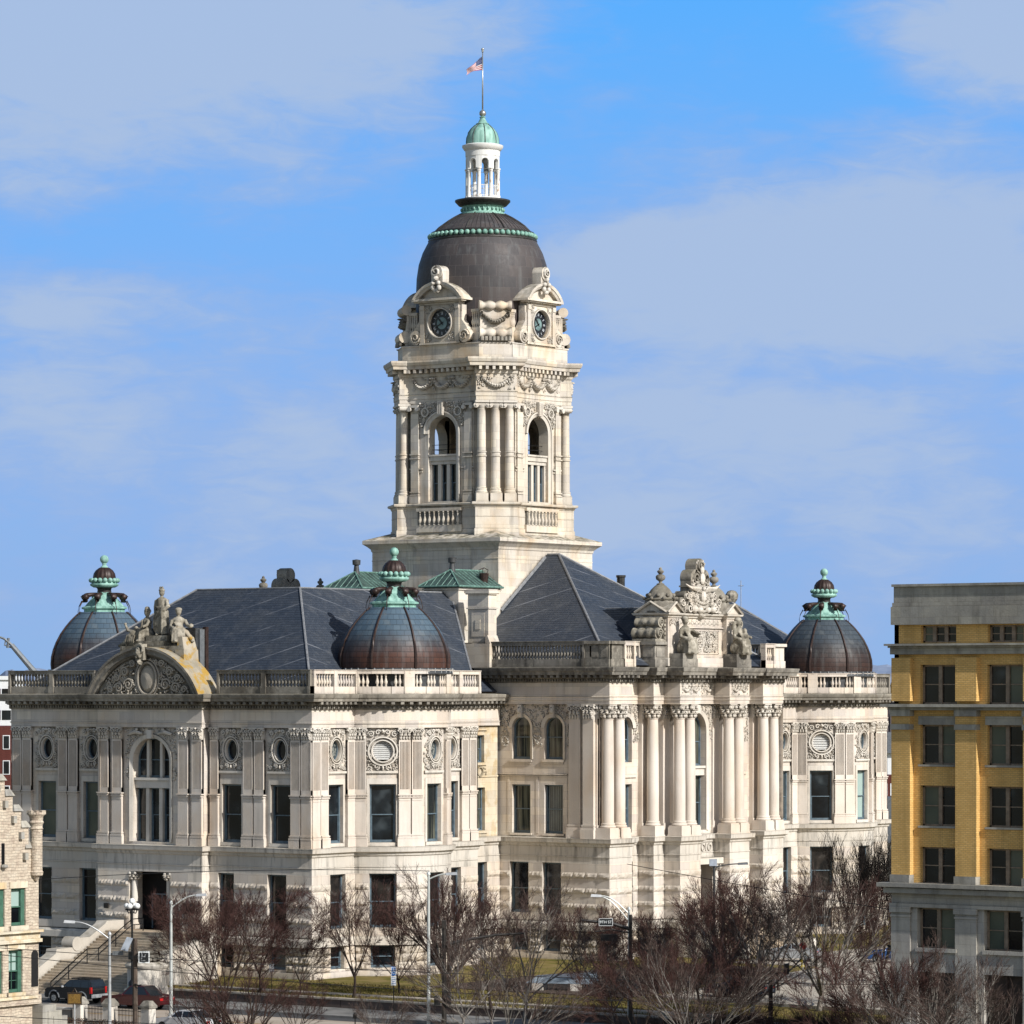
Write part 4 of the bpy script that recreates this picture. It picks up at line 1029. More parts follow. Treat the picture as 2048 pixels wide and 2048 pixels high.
for c, r in ((wc[0], .95), (wc[2], .95)):
    zs = (20.2 if r > 1 else 19.97)-r; zt = zs+r
    for i in range(16):
        a, b = pi*i/16, pi*(i+1)/16
        for k1, k2, e1, e2 in ((1.0, 1.32, .12, .22),):
            sp.quad(Fw.pt(c+r*k1*cos(a), zs+r*k1*sin(a), e1), Fw.pt(c+r*k1*cos(b), zs+r*k1*sin(b), e1), Fw.pt(c+r*k2*cos(b), zs+r*k2*sin(b), e2), Fw.pt(c+r*k2*cos(a), zs+r*k2*sin(a), e2))
            sp.quad(Fw.pt(c+r*k2*cos(a), zs+r*k2*sin(a), e2), Fw.pt(c+r*k2*cos(b), zs+r*k2*sin(b), e2), Fw.pt(c+r*k2*cos(b), zs+r*k2*sin(b), 0), Fw.pt(c+r*k2*cos(a), zs+r*k2*sin(a), 0))
    foliage(sp, Fw, c-r-.9, c+r+.9, zs-1.2, 20.95, 0, RND, 13, 1.0, skip=lambda a, b, c=c, zs=zs, r=r: (b > zs and (a-c)**2+(b-zs)**2 < (r*1.35)**2) or (b <= zs and abs(a-c) < r*1.25), sym=c)
sp.build('spandrel_trim', M['limestone_trim'], o)
Fm_ = Fr(22.15, -2.4, 0, 1); mb = MB(); opc = ('arch', .85, 3.95, 10.4, 20.3); wall(mb, Fm_, 0, 4.8, 10.05, 21.05, [opc], .7); mb.build('wall', M['limestone'], court)
arch_window(Fm_, 2.4, 1.55, 10.4, 20.3, .7, 'dimcurtain', zt=15.6, three=False); sp = MB(); foliage(sp, Fm_, 0, 4.8, 18.0, 20.95, 0, RND, 14, 1.0, skip=lambda a, b: ((a-2.4)**2+(b-18.75)**2 < 1.95**2), sym=2.4); sp.build('spandrel_trim', M['limestone_trim'], o)
COLS = [(21.88, -12.72), (21.88, -11.08), (21.88, -6.12), (23.48, -4.55), (23.48, -3.02), (23.48, 3.02), (23.48, 4.55), (21.88, 6.12), (21.88, 11.08), (21.88, 12.72)]
for x, y in COLS:
    mb = MB(); mb.box(x-.68, x+.68, y-.7, y+.7, 10.05, 10.82); mb.box(x-.72, x+.72, y-.74, y+.74, 10.05, 10.2); mb.box(x-.64, x+.64, y-.64, y+.64, 10.82, 10.95)
    mb.lathe((x, y), [(.62, 10.95), (.66, 11.03), (.62, 11.12), (.55, 11.17), (.58, 11.24), (.57, 11.3), (.50, 11.36)], 24)
    mb.lathe((x, y), [(.50, 11.36), (.502, 13.6), (.48, 16.5), (.45, 19.0), (.425, 19.72), (.46, 19.76), (.46, 19.82), (.42, 19.84)], 28)
    c = mb.build('column', M['limestone_smooth'], court, angle=40); mb = MB(); col_capital(mb, (x, y), .42, 19.84, 21.0); mb.build('capital', M['limestone_trim'], c)
# pilasters behind the columns
for x, y in COLS:
    mb = MB(); u = y+13.06; w = 1.0; ee = x-.62-20.75 if x < 22.5 else 1.75
    ee = .38 if x < 22.5 else 1.45
    fbox(mb, Fw, u-w/2-.15, u+w/2+.15, 10.05, 10.8, 0, ee+.1); fbox(mb, Fw, u-w/2-.1, u+w/2+.1, 10.8, 11.15, 0, ee+.1); fbox(mb, Fw, u-w/2, u+w/2, 11.15, 19.75, 0, ee)
    p = mb.build('pilaster', M['limestone_smooth'], court); mb = MB(); pil_capital(mb, Fw, u, w, 19.75, 21.0, ee); mb.build('capital', M['limestone_trim'], p)
mb = MB(); mb.box(20.9, 21.3, -13.06, -12.9, 10.05, 21.0); mb.build('wall', M['limestone'], court)
# carved panels on the frieze and lintel
mb = MB()
for x, y0, y1 in ((24.07, -5.2, -2.4), (22.47, -2.1, 2.1), (24.07, 2.45, 5.15)):
    Fp = Fr(x, y0, 0, 1); L = y1-y0; fbox(mb, Fp, 0, L, 21.74, 21.78, 0, .03); fbox(mb, Fp, 0, L, 22.66, 22.7, 0, .03)
    n = max(1, round(L/1.4))
    for i in range(n): garland(mb, Fp, L*i/n+.2, L*(i+1)/n-.2, 22.5, .4, 0, .12, .16)
    foliage(mb, Fp, .1, L-.1, 21.82, 22.62, 0, RND, 14, .8)
mb.build('frieze_trim', M['limestone_trim'], court)
mb = MB(); Fp = Fr(22.47, -2.1, 0, 1)
for i in range(4): ovalring(mb, Fp, .6+i*1.0, 8.95, .22, .22, .1, 0, .12, 14); fbox(mb, Fp, .05+i*1.0, .17+i*1.0, 8.65, 9.3, 0, .1)
for s in (1, -1): mb.lathe((23.0, s*1.75), [(.3, 3.2), (.3, 3.5), (.25, 3.6), (.23, 7.0)], 14); col_capital(mb, (23.0, s*1.75), .22, 7.0, 7.6)
mb.box(22.47, 23.5, -2.2, 2.2, 7.6, 8.1); mb.build('door_surround', M['limestone_trim'], court)
# entrance steps of the sunlit front
mb = MB()
for i in range(16): mb.box(22.3, 24.5+.34*(16-i), -4.6, 4.6, -.6+.235*i, -.6+.235*(i+1))
st = mb.build('entrance_steps', M['step_stone'], court)
mb = MB()
for s in (1, -1): mb.box(24.1, 27.5, s*5.3-.5, s*5.3+.5, -.6, 3.3); mb.box(27.5, 30.5, s*5.3-.5, s*5.3+.5, -.6, 1.4); mb.ell((29.6, s*5.3, 1.9), (.7, .7, .6))
mb.build('cheek_wall', M['limestone_trim'], st)

# ---- balustrade of the arm
a0, a1 = 24.06, 26.16
o_ = .12
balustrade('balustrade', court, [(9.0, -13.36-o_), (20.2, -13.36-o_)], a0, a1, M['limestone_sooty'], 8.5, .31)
mb = MB()
for x in (20.35,): mb.box(x-.3, x+.5, -13.62, -13.1, a0, a1-.15)
Fq = Fr(20.2, -13.36-o_, 1, 0); fbox(mb, Fq, 0, 2.42, a0, a0+.62, -.25, .2); fbox(mb, Fq, .1, 2.4, a0+.62, a1-.25, -.25, .1); fbox(mb, Fq, 0, 2.5, a1-.25, a1, -.3, .28)
fbox(mb, Fq, .5, 1.3, a0+.8, a1-.4, .1, .14); fbox(mb, Fq, 1.6, 2.2, a0+.8, a1-.4, .1, .14)
Fq = Fr(22.6, -13.48, 0, 1); fbox(mb, Fq, 0, 1.9, a0, a0+.62, -.25, .1); fbox(mb, Fq, 0, 1.8, a0+.62, a1-.25, -.25, .0); fbox(mb, Fq, -.05, 1.95, a1-.25, a1, -.3, .2)
mb.build('balustrade_pier', M['limestone_dark'], court)
for T in (None, mir):
    balustrade('balustrade', court, [(22.55, -11.6), (22.55, -10.0)] if T is None else [(22.55, -11.6), (22.55, -10.0)], a0, a1, M['limestone'], 3, .31, T=T)
    balustrade('balustrade', court, [(21.0, -10.0), (21.0, -7.0)], a0, a1, M['limestone'], 3, .31, T=T)
    mb = MB(T); mb.box(21.2, 22.75, -7.1, -5.3, a0, a0+.62); mb.box(21.3, 22.65, -7.0, -5.4, a0+.62, a1-.25); mb.box(21.1, 22.85, -7.15, -5.25, a1-.25, a1); mb.box(22.65, 22.7, -6.8, -5.6, a0+.85, a1-.5); mb.box(21.5, 22.4, -7.05, -7.0, a0+.85, a1-.5)
    mb.build('balustrade_pier', M['limestone_sooty'], court)
    mb = MB(T); mb.box(21.4, 22.62, -13.5, -11.7, a0, a0+.62); mb.box(21.5, 22.55, -13.4, -11.75, a0+.62, a1-.25); mb.box(21.3, 22.75, -13.55, -11.6, a1-.25, a1+.004); mb.build('balustrade_pier', M['limestone_trim'], court) if T else None
    mb = MB(T)   # bolster scroll consoles leaning on the attic block
    for z, y, r, k in ((26.85, -6.55, .48, 1), (27.75, -6.15, .4, .8)):
        for i in range(4):
            xx = 20.6+.55*i; mb.lathe((0, 0), [(.01, 0)], 3) if False else None
        pts = [(20.3+.14*i, y, z) for i in range(18)]; rad = [r*(.72+.28*abs(cos(i*pi/8.5*1.5))) for i in range(18)]; mb.tube(pts, rad, 14)
    mb.frus(20.5, 22.5, -6.8, -5.3, 26.16, 20.5, 22.5, -6.0, -5.3, 28.2); mb.box(20.4, 22.7, -7.0, -5.3, 26.16, 26.4)
    F_ = Fr(22.7, -7.0, 0, 1); curl(mb, F_, .5, 26.85, .42, .0, .14, 1.8, 0, 1, 16); curl(mb, F_, .9, 27.75, .32, -.1, .12, 1.6, 0, 1, 14)
    for i in range(5): fbox(mb, F_, 1.25, 1.45, 26.4+.35*i, 26.6+.35*i, -.1, .08)
    mb.build('scroll_console', M['statue_stone'], court, angle=60)
    balustrade('balustrade', court, [(9.0, -13.36-o_), (20.2, -13.36-o_)], a0, a1, M['limestone_sooty'], 8.5, .31, T=lambda p: (p[0], -p[1], p[2])) if T else None

# ---- arm roofs
for T in (None, ROT):
    mb = MB(T); zb, zt = 24.2, 33.8; b = [(22.2, -12.95), (22.2, 12.95)]
    mb.quad((2, -12.95, zb), (22.2, -12.95, zb), (8.1, 0, zt), (2, 0, zt)); mb.quad((22.2, 12.95, zb), (2, 12.95, zb), (2, 0, zt), (8.1, 0, zt)); mb.add([(22.2, -12.95, zb), (22.2, 12.95, zb), (8.1, 0, zt)], [(0, 1, 2)])
    o = mb.build('slate_roof', M['slate'], court)
    mb = MB(T); hip_lines(mb, [(22.2, -12.95, zb+.05), (8.1, 0, zt+.05), (22.2, 12.95, zb+.05)], .13); hip_lines(mb, [(8.1, 0, zt+.05), (6.9, 0, zt+.05)], .1)
    hip_lines(mb, [(6.95, -.4, zt-.2), (6.95, -6.9, 28.9)], .13); mb.build('ridge_flashing', M['flashing'], o)
    mb = MB(T)   # small roof running back from the attic block
    mb.box(13.2, 20, -3.9, 3.9, 25, 28.9); mb.quad((20, -5.2, 26.2), (14.2, -5.2, 26.2), (14.6, -3.2, 29.05), (20, -3.2, 29.05)); mb.quad((20, 5.2, 26.2), (14.2, 5.2, 26.2), (14.6, 3.2, 29.05), (20, 3.2, 29.05)); mb.quad((14.6, -3.2, 29.05), (20, -3.2, 29.05), (20, 3.2, 29.05), (14.6, 3.2, 29.05))
    mb.build('slate_roof', M['slate'], court); mb = MB(T); hip_lines(mb, [(13.6, -4.6, 27), (15.9, -5.0, 26.3), (20, -5.2, 26.2)], .05); hip_lines(mb, [(14.6, -3.2, 29.05), (20, -3.2, 29.05)], .05); hip_lines(mb, [(13.0, -3.9, 29.0), (17.5, -5.6, 25.4)], .1)
    mb.build('ridge_flashing', M['flashing'], o)

# ---- attic block over the entrance with domelets and scroll crest
def attic(T):
    mb = MB(T); x1 = 22.8; X = 19.9
    mb.box(X, x1-.35, -5.3, 5.3, 24.1, 28.2)
    for s in (1, -1):
        mb.box(x1-.9, x1, min(s*2.7, s*5.4), max(s*2.7, s*5.4), 24.1, 28.2) if False else None
        a, b = sorted((s*3.6, s*5.4)); mb.box(x1-.8, x1+.1, a, b, 24.1, 28.2); mb.box(X-.05, X+.9, a, b, 24.1, 28.2)
    # side pilaster strips
    for s in (1, -1):
        for x in (X+.5, x1-.5): mb.box(x-.4, x+.4, *sorted((s*5.28, s*5.42)), 24.1, 28.2)
    mb.box(x1-.4, x1-.2, -3.6, 3.6, 27.35, 27.45); mb.box(x1-.4, x1-.28, -3.0, 3.0, 25.2, 25.28); mb.box(x1-.4, x1-.28, -3.0, 3.0, 27.1, 27.18); mb.box(x1-.4, x1-.28, -3.0, -2.9, 25.2, 27.18); mb.box(x1-.4, x1-.28, 2.9, 3.0, 25.2, 27.18)
    at = mb.build('attic_block', M['limestone'], court)
    mb = MB(T); pth = [(X-.05, -5.42), (x1+.1, -5.42), (x1+.1, -3.6), (x1-.3, -3.6), (x1-.3, 3.6), (x1+.1, 3.6), (x1+.1, 5.42), (X-.05, 5.42)]
    sweep(mb, pth, [(0, 28.15), (.08, 28.2), (.1, 28.3), (.3, 28.42), (.34, 28.55), (-.3, 28.62)], True)
    sweep(mb, pth, [(0, 24.1), (.1, 24.15), (.1, 24.75), (0, 24.85)], True); mb.poly([(x, y, 28.6) for x, y in pth])
    for s in (1, -1):   # little pediments
        y = s*4.5
        for xx in (x1+.1,):
            for w, h, e0, e1 in ((1.25, .85, -.9, .38),):
                mb.add([(xx+e1, y-w, 28.58), (xx+e1, y+w, 28.58), (xx+e1, y, 28.58+h), (xx+e0, y-w, 28.58), (xx+e0, y+w, 28.58), (xx+e0, y, 28.58+h)], [(0, 2, 5, 3), (2, 1, 4, 5)])
                for q in (1, -1): mb.tube([(xx+e1-.1, y+q*w, 28.6), (xx+e1-.1, y, 28.6+h)], .1, 4)
                mb.add([(xx+.05, y-w, 28.58), (xx+.05, y+w, 28.58), (xx+.05, y, 28.55+h)], [(0, 1, 2)])
        xm = 21.35; yy = s*5.42
        mb.add([(xm-1.6, yy+s*.35, 28.58), (xm+1.6, yy+s*.35, 28.58), (xm, yy+s*.35, 29.5), (xm-1.6, yy-s*.9, 28.58), (xm+1.6, yy-s*.9, 28.58), (xm, yy-s*.9, 29.5)], [(0, 2, 5, 3), (2, 1, 4, 5)])
        mb.add([(xm-1.6, yy+s*.1, 28.58), (xm+1.6, yy+s*.1, 28.58), (xm, yy+s*.1, 29.45)], [(0, 1, 2)])
        for q in (1, -1): mb.tube([(xm+q*1.6, yy+s*.28, 28.62), (xm, yy+s*.28, 29.5)], .1, 4)
    mb.build('cornice', M['limestone_trim'], at)
    for s in (1, -1):
        c = (21.3, s*4.1); mb = MB(T)
        mb.lathe(c, [(1.48, 28.6), (1.5, 28.7), (1.42, 28.75)], 32); mb.lathe(c, [(1.42, 28.75), (1.44, 29.2), (1.36, 29.5), (1.3, 29.62)], 48, ribs=16, ribamp=-.07)
        mb.lathe(c, [(1.34, 29.62), (1.42, 29.7), (1.2, 29.78), (1.15, 29.85), (1.05, 30.2), (.8, 30.55), (.5, 30.82), (.3, 30.95)], 36, ribs=12, ribamp=-.05)
        for k in range(8):
            a = 2*pi*k/8; mb.ell((c[0]+1.36*cos(a), c[1]+1.36*sin(a), 29.78), (.17, .17, .16), 7, 5); mb.ell((c[0]+1.08*cos(a+.4), c[1]+1.08*sin(a+.4), 30.05), (.2, .2, .18), 7, 5)
        d = mb.build('domelet', M['limestone_dark'], court, angle=50)
        mb = MB(T); mb.lathe(c, [(.32, 30.9), (.34, 31.0), (.14, 31.08), (.14, 31.2), (.38, 31.38), (.42, 31.6), (.3, 31.75), (.14, 31.8), (.26, 31.95), (.3, 32.05), (.12, 32.2), (.14, 32.3), (.02, 32.4)], 14)
        mb.build('urn', M['limestone_sooty'], d, angle=50)
    mb = MB(T); X_, x_ = x1-1.3, x1-.25
    # body flaring to the base, then two rolled scrolls
    prof = [(-2.3, 28.6), (-1.75, 29.3), (-1.45, 30.2), (-1.4, 30.9)]
    pts = prof+[(-y, z) for y, z in reversed(prof)]
    n = len(pts); mb.add([(X_, y, z) for y, z in pts]+[(x_, y, z) for y, z in pts], [tuple(range(n)), tuple(range(2*n-1, n-1, -1))]+[(i, (i+1) % n, n+(i+1) % n, n+i) for i in range(n)])
    for yc, zc, r in ((-.72, 31.55, .72), (.72, 31.55, .72), (0, 32.55, .66)):
        mb.tube([(X_-.02, yc, zc), (x_+.02, yc, zc)], r, 20)
    mb.box(X_+.1, x_-.05, -3.3, 3.3, 28.6, 29.15); mb.box(X_+.15, x_-.1, -2.8, 2.8, 29.15, 29.75)
    for s in (1, -1): mb.tube([(X_+.1, s*2.75, 29.5), (x_+.02, s*2.75, 29.5)], .42, 14); mb.tube([(X_+.1, s*2.1, 30.05), (x_+.02, s*2.1, 30.05)], .4, 14)
    mb.box(X_, x_, -1.4, 1.4, 30.9, 31.5); mb.box(X_, x_, -.66, .66, 31.9, 32.5); mb.box(X_-.05, x_+.1, -1.55, 1.55, 30.78, 30.92)
    Fc_ = Fr(x_, 0, 0, 1)
    for yc, zc, r, f in ((-.72, 31.55, .6, -1), (.72, 31.55, .6, 1), (0, 32.6, .5, 1)): curl(mb, Fc_, yc, zc, r, 0, .16, 1.8, pi/2, f, 18)
    cr = mb.build('crest', M['limestone_dark'], court, angle=45)
    mb = MB(T)  # spread-winged bird and foliage carved on the crest
    for s in (1, -1):
        for k in range(7):
            t = k/6; mb.tube([Fc_.pt(s*(.15+.3*t), 30.3+.1*t, .25), Fc_.pt(s*(.6+1.3*t), 30.75-.05*t, .45-.1*t), Fc_.pt(s*(.9+1.7*t), 30.35+.65*t, .3)], [.1, .13, .05], 5)
    mb.ell(Fc_.pt(0, 30.0, .3), (.3, .3, .55)); mb.ell(Fc_.pt(0, 30.65, .4), (.2, .17, .22)); mb.tube([Fc_.pt(0, 30.65, .5), Fc_.pt(0, 30.55, .75)], [.08, .03], 5)
    mb.ell(Fc_.pt(0, 32.2, .2), (.2, .25, .35)); mb.ell(Fc_.pt(0, 31.5, .25), (.2, .35, .5))
    for i in range(4): garland(mb, Fc_, -1.3+.15*i, 1.3-.15*i, 29.9-.33*i, .5, 0, .2, .38, 11)
    foliage(mb, Fc_, -1.9, 1.9, 28.75, 31.2, 0, RND, 26, 1.7, skip=lambda a, b: abs(a) > 2.3-(b-28.6)*.45, sym=0); foliage(mb, Fc_, -.5, .5, 31.6, 33.0, 0, RND, 16, 1.3, sym=0)
    for s in (1, -1): curl(mb, Fc_, s*2.75, 29.5, .36, 0, .12, 1.6, 0, s, 14); curl(mb, Fc_, s*2.1, 30.05, .34, 0, .12, 1.6, pi/2, s, 14)
    foliage(mb, Fc_, -3.2, 3.2, 28.65, 29.3, 0, RND, 18, 1.5)
    for s in (1, -1): curl(mb, Fc_, s*2.0, 29.0, .42, .1, .2, 1.5, pi/2, s, 14); mb.ell(Fc_.pt(s*1.4, 28.95, .35), (.3, .4, .35)); mb.ell(Fc_.pt(s*.6, 28.9, .35), (.3, .4, .3))
    mb.build('bird_trim', M['limestone_trim'], cr)
    mb = MB(T); Fm = Fr(x1-.35, 0, 0, 1); foliage(mb, Fm, -2.75, 2.75, 25.4, 27.0, 0, RND, 20, 1.25, sym=0); ovalring(mb, Fm, 0, 26.2, .4, .5, .15, 0, .16, 18)
    Fm2 = Fr(x1+.1, 0, 0, 1)
    for s in (1, -1): foliage(mb, Fm2, s*4.5-.7, s*4.5+.7, 27.5, 28.1, 0, RND, 26, .8)
    for i in range(9): garland(mb, Fm, -3+i*.67, -3+i*.67+.6, 27.95, .2, 0, .07, .06, 5)
    mb.build('relief_panel', M['limestone_trim'], at)
attic(None); attic(ROT)
for s in (1, -1):   # pedestals carrying the seated figures
    mb = MB(); mb.box(22.9, 24.3, *sorted((s*3.0, s*5.3)), 24.06, 24.75); mb.box(22.9, 24.25, *sorted((s*3.05, s*5.2)), 24.75, 25.2); blob(mb, Fr(24.25, 0, 0, 1), s*4.1, 24.5, .5, .28, 0, .08); mb.build('pedestal', M['limestone_sooty'], court)
mb = MB(); mb.box(22.3, 23.0, -2.9, 2.9, 24.06, 24.85); mb.build('pedestal', M['limestone'], court)

# ---- chimney, stair heads with copper roofs, vents
mb = MB(); mb.box(8.5, 10.6, -13.75, -12.6, 26.0, 30.1); mb.box(8.4, 10.7, -13.85, -12.5, 28.9, 29.0); mb.box(8.35, 10.75, -13.9, -12.45, 30.1, 30.2); mb.box(8.28, 10.82, -13.98, -12.38, 30.2, 30.42); mb.box(8.4, 10.7, -13.85, -12.5, 30.42, 30.52)
mb.box(8.9, 10.2, -13.79, -13.75, 26.6, 28.6); mb.box(9.3, 9.8, -13.83, -13.79, 27.2, 28.0); mb.box(8.2, 10.9, -14.0, -12.3, 24, 26.0); mb.frus(10.4, 10.9, -13.9, -12.5, 26.0, 10.4, 10.6, -13.9, -12.5, 26.7)
ch = mb.build('chimney', M['limestone_tower'], court); mb = MB(); mb.box(6.0, 8.9, -13.8, -13.1, 24.0, 26.1); mb.build('parapet_block', M['limestone_sooty'], court)
for s in (1, -1):
    a, b = sorted((s*3.3, s*6.9)); mb = MB(); mb.box(a, b, -12.9, -6.9, 24, 30.75); mb.box(a-.12, b+.12, -13.02, -6.9, 30.55, 30.7); mb.box(b-.45, b+.06, -12.0, -11.0, 27.2, 28.6) if s > 0 else None
    h = mb.build('stair_head', M['limestone_tower'], court)
    mb = MB(); x0, x1, y0, y1, z = a-.3, b+.3, -13.25, -6.9, 30.75; xm = (x0+x1)/2
    mb.box(x0, x1, y0, y1, z, z+.14); mb.add([(x0, y0, z+.14), (x1, y0, z+.14), (x1, y1, z+.14), (x0, y1, z+.14), (xm, y0+1.7, z+1.5), (xm, y1, z+1.5)], [(0, 1, 4), (1, 2, 5, 4), (3, 0, 4, 5)])
    r = mb.build('copper_roof', M['copper_roof'], h)
    mb = MB()
    for k in range(9): y = y0+1.7+k*.55; mb.tube([(x1, y, z+.16), (xm, y, z+1.52)], .035, 4)
    for q in (x0, x1): mb.tube([(q, y0, z+.16), (xm, y0+1.7, z+1.54)], .07, 5)
    for k in range(1, 7): t = k/7; mb.tube([(x0+(x1-x0)*t, y0, z+.16), (x0+(x1-x0)*t, y0+1.7*(1-abs(t-.5)*2)*.98, z+.16+1.36*(1-abs(t-.5)*2)*.98)], .035, 4)
    mb.tube([(xm, y0+1.7, z+1.54), (xm, y1, z+1.54)], .07, 5); mb.tube([(x0, y0, z+.1), (x1, y0, z+.1), (x1, y1, z+.1)], .09, 5)
    mb.build('standing_seam', M['seam_green'], r)
    mb = MB(); mb.lathe((xm, y0+1.9), [(.3, z+1.3), (.22, z+1.9), (.2, z+2.1), (.34, z+2.15), (.36, z+2.55), (.0, z+2.62)], 12); mb.build('vent_pipe', M['lead_dark'], r, angle=40)
mb = MB(); mb.lathe((6.4, -8.6), [(.3, 30.8), (.33, 31.3), (.4, 31.9), (.42, 32.0), (.3, 32.05)], 12)
for k in range(5): a = k*1.26; mb.tube([(6.4+.3*cos(a), -8.6+.3*sin(a), 32.0), (6.4+.45*cos(a), -8.6+.45*sin(a), 32.3), (6.4, -8.6, 32.5)], .03, 4)
mb.build('chimney_pot', M['copper_brown'], court)
mb = MB(); mb.lathe((11.5, 4.5), [(.35, 30), (.35, 31.9), (.42, 31.9), (.42, 32.1), (0, 32.1)], 10); mb.build('vent_pipe', M['copper_dark'], court)
mb = MB(); mb.lathe((4.6, 33.2), [(.5, 30.0), (.3, 30.3), (.55, 30.7), (.6, 31.1), (.4, 31.4), (.15, 31.5)], 10); mb.build('urn', M['statue_stone'], court)
mb = MB(); mb.tube([(5.6, 33.2, 30), (5.6, 33.2, 32.4)], .035, 5); mb.tube([(5.3, 33.2, 31.9), (5.9, 33.2, 31.9)], .03, 4); mb.build('antenna', M['pole_metal'], court)
mb = MB()
for k in range(14): mb.tube([(9.6, -10.5-k*0, 26+k*.0)]*1+[(9.6, -10.5, 26.0)], .01, 3) if False else None
# ================================================================== clock tower (parts of the courthouse)
tx = .0
sq = [(-6.75, -7.0), (6.75, -7.0), (6.75, 7.05), (-6.75, 7.05)]
mb = MB(); mb.box(-6.75, 6.75, -7.0, 7.05, 22, 34.2)
tb = mb.build('tower_base', M['limestone_tower'], court)
mb = MB(); sweep(mb, sq, [(0, 33.3), (.03, 33.32), (.03, 33.38), (0, 33.4)], True)
sweep(mb, sq, [(0, 34.1), (.06, 34.15), (.1, 34.35), (.35, 34.6), (.55, 34.75), (.62, 34.8), (.62, 35.1), (.55, 35.14), (-1.2, 35.75), (-6, 35.8)], True); mb.build('cornice', M['limestone_tower'], tb)
s2 = sqrt(2)
def diag(R, hw): return ((R-hw)/s2, (R+hw)/s2)
def oct_path(Rd, hw, face, bow=0.0):
    a, b = diag(Rd, hw)       # near, far
    k = b-face
    quarter = [(a-k, -face), (a, -b), (b, -a), (face, -(a-k))]
    if bow: quarter = [(0, -face+bow), ((a-k)*.5, -face+bow*.75)]+quarter+[(face-bow*.75, -(a-k)*.5)]
    out = []
    for q in range(4):
        c, s_ = round(cos(q*pi/2)), round(sin(q*pi/2)); out += [(x*c-y*s_, x*s_+y*c) for x, y in quarter]
    return out
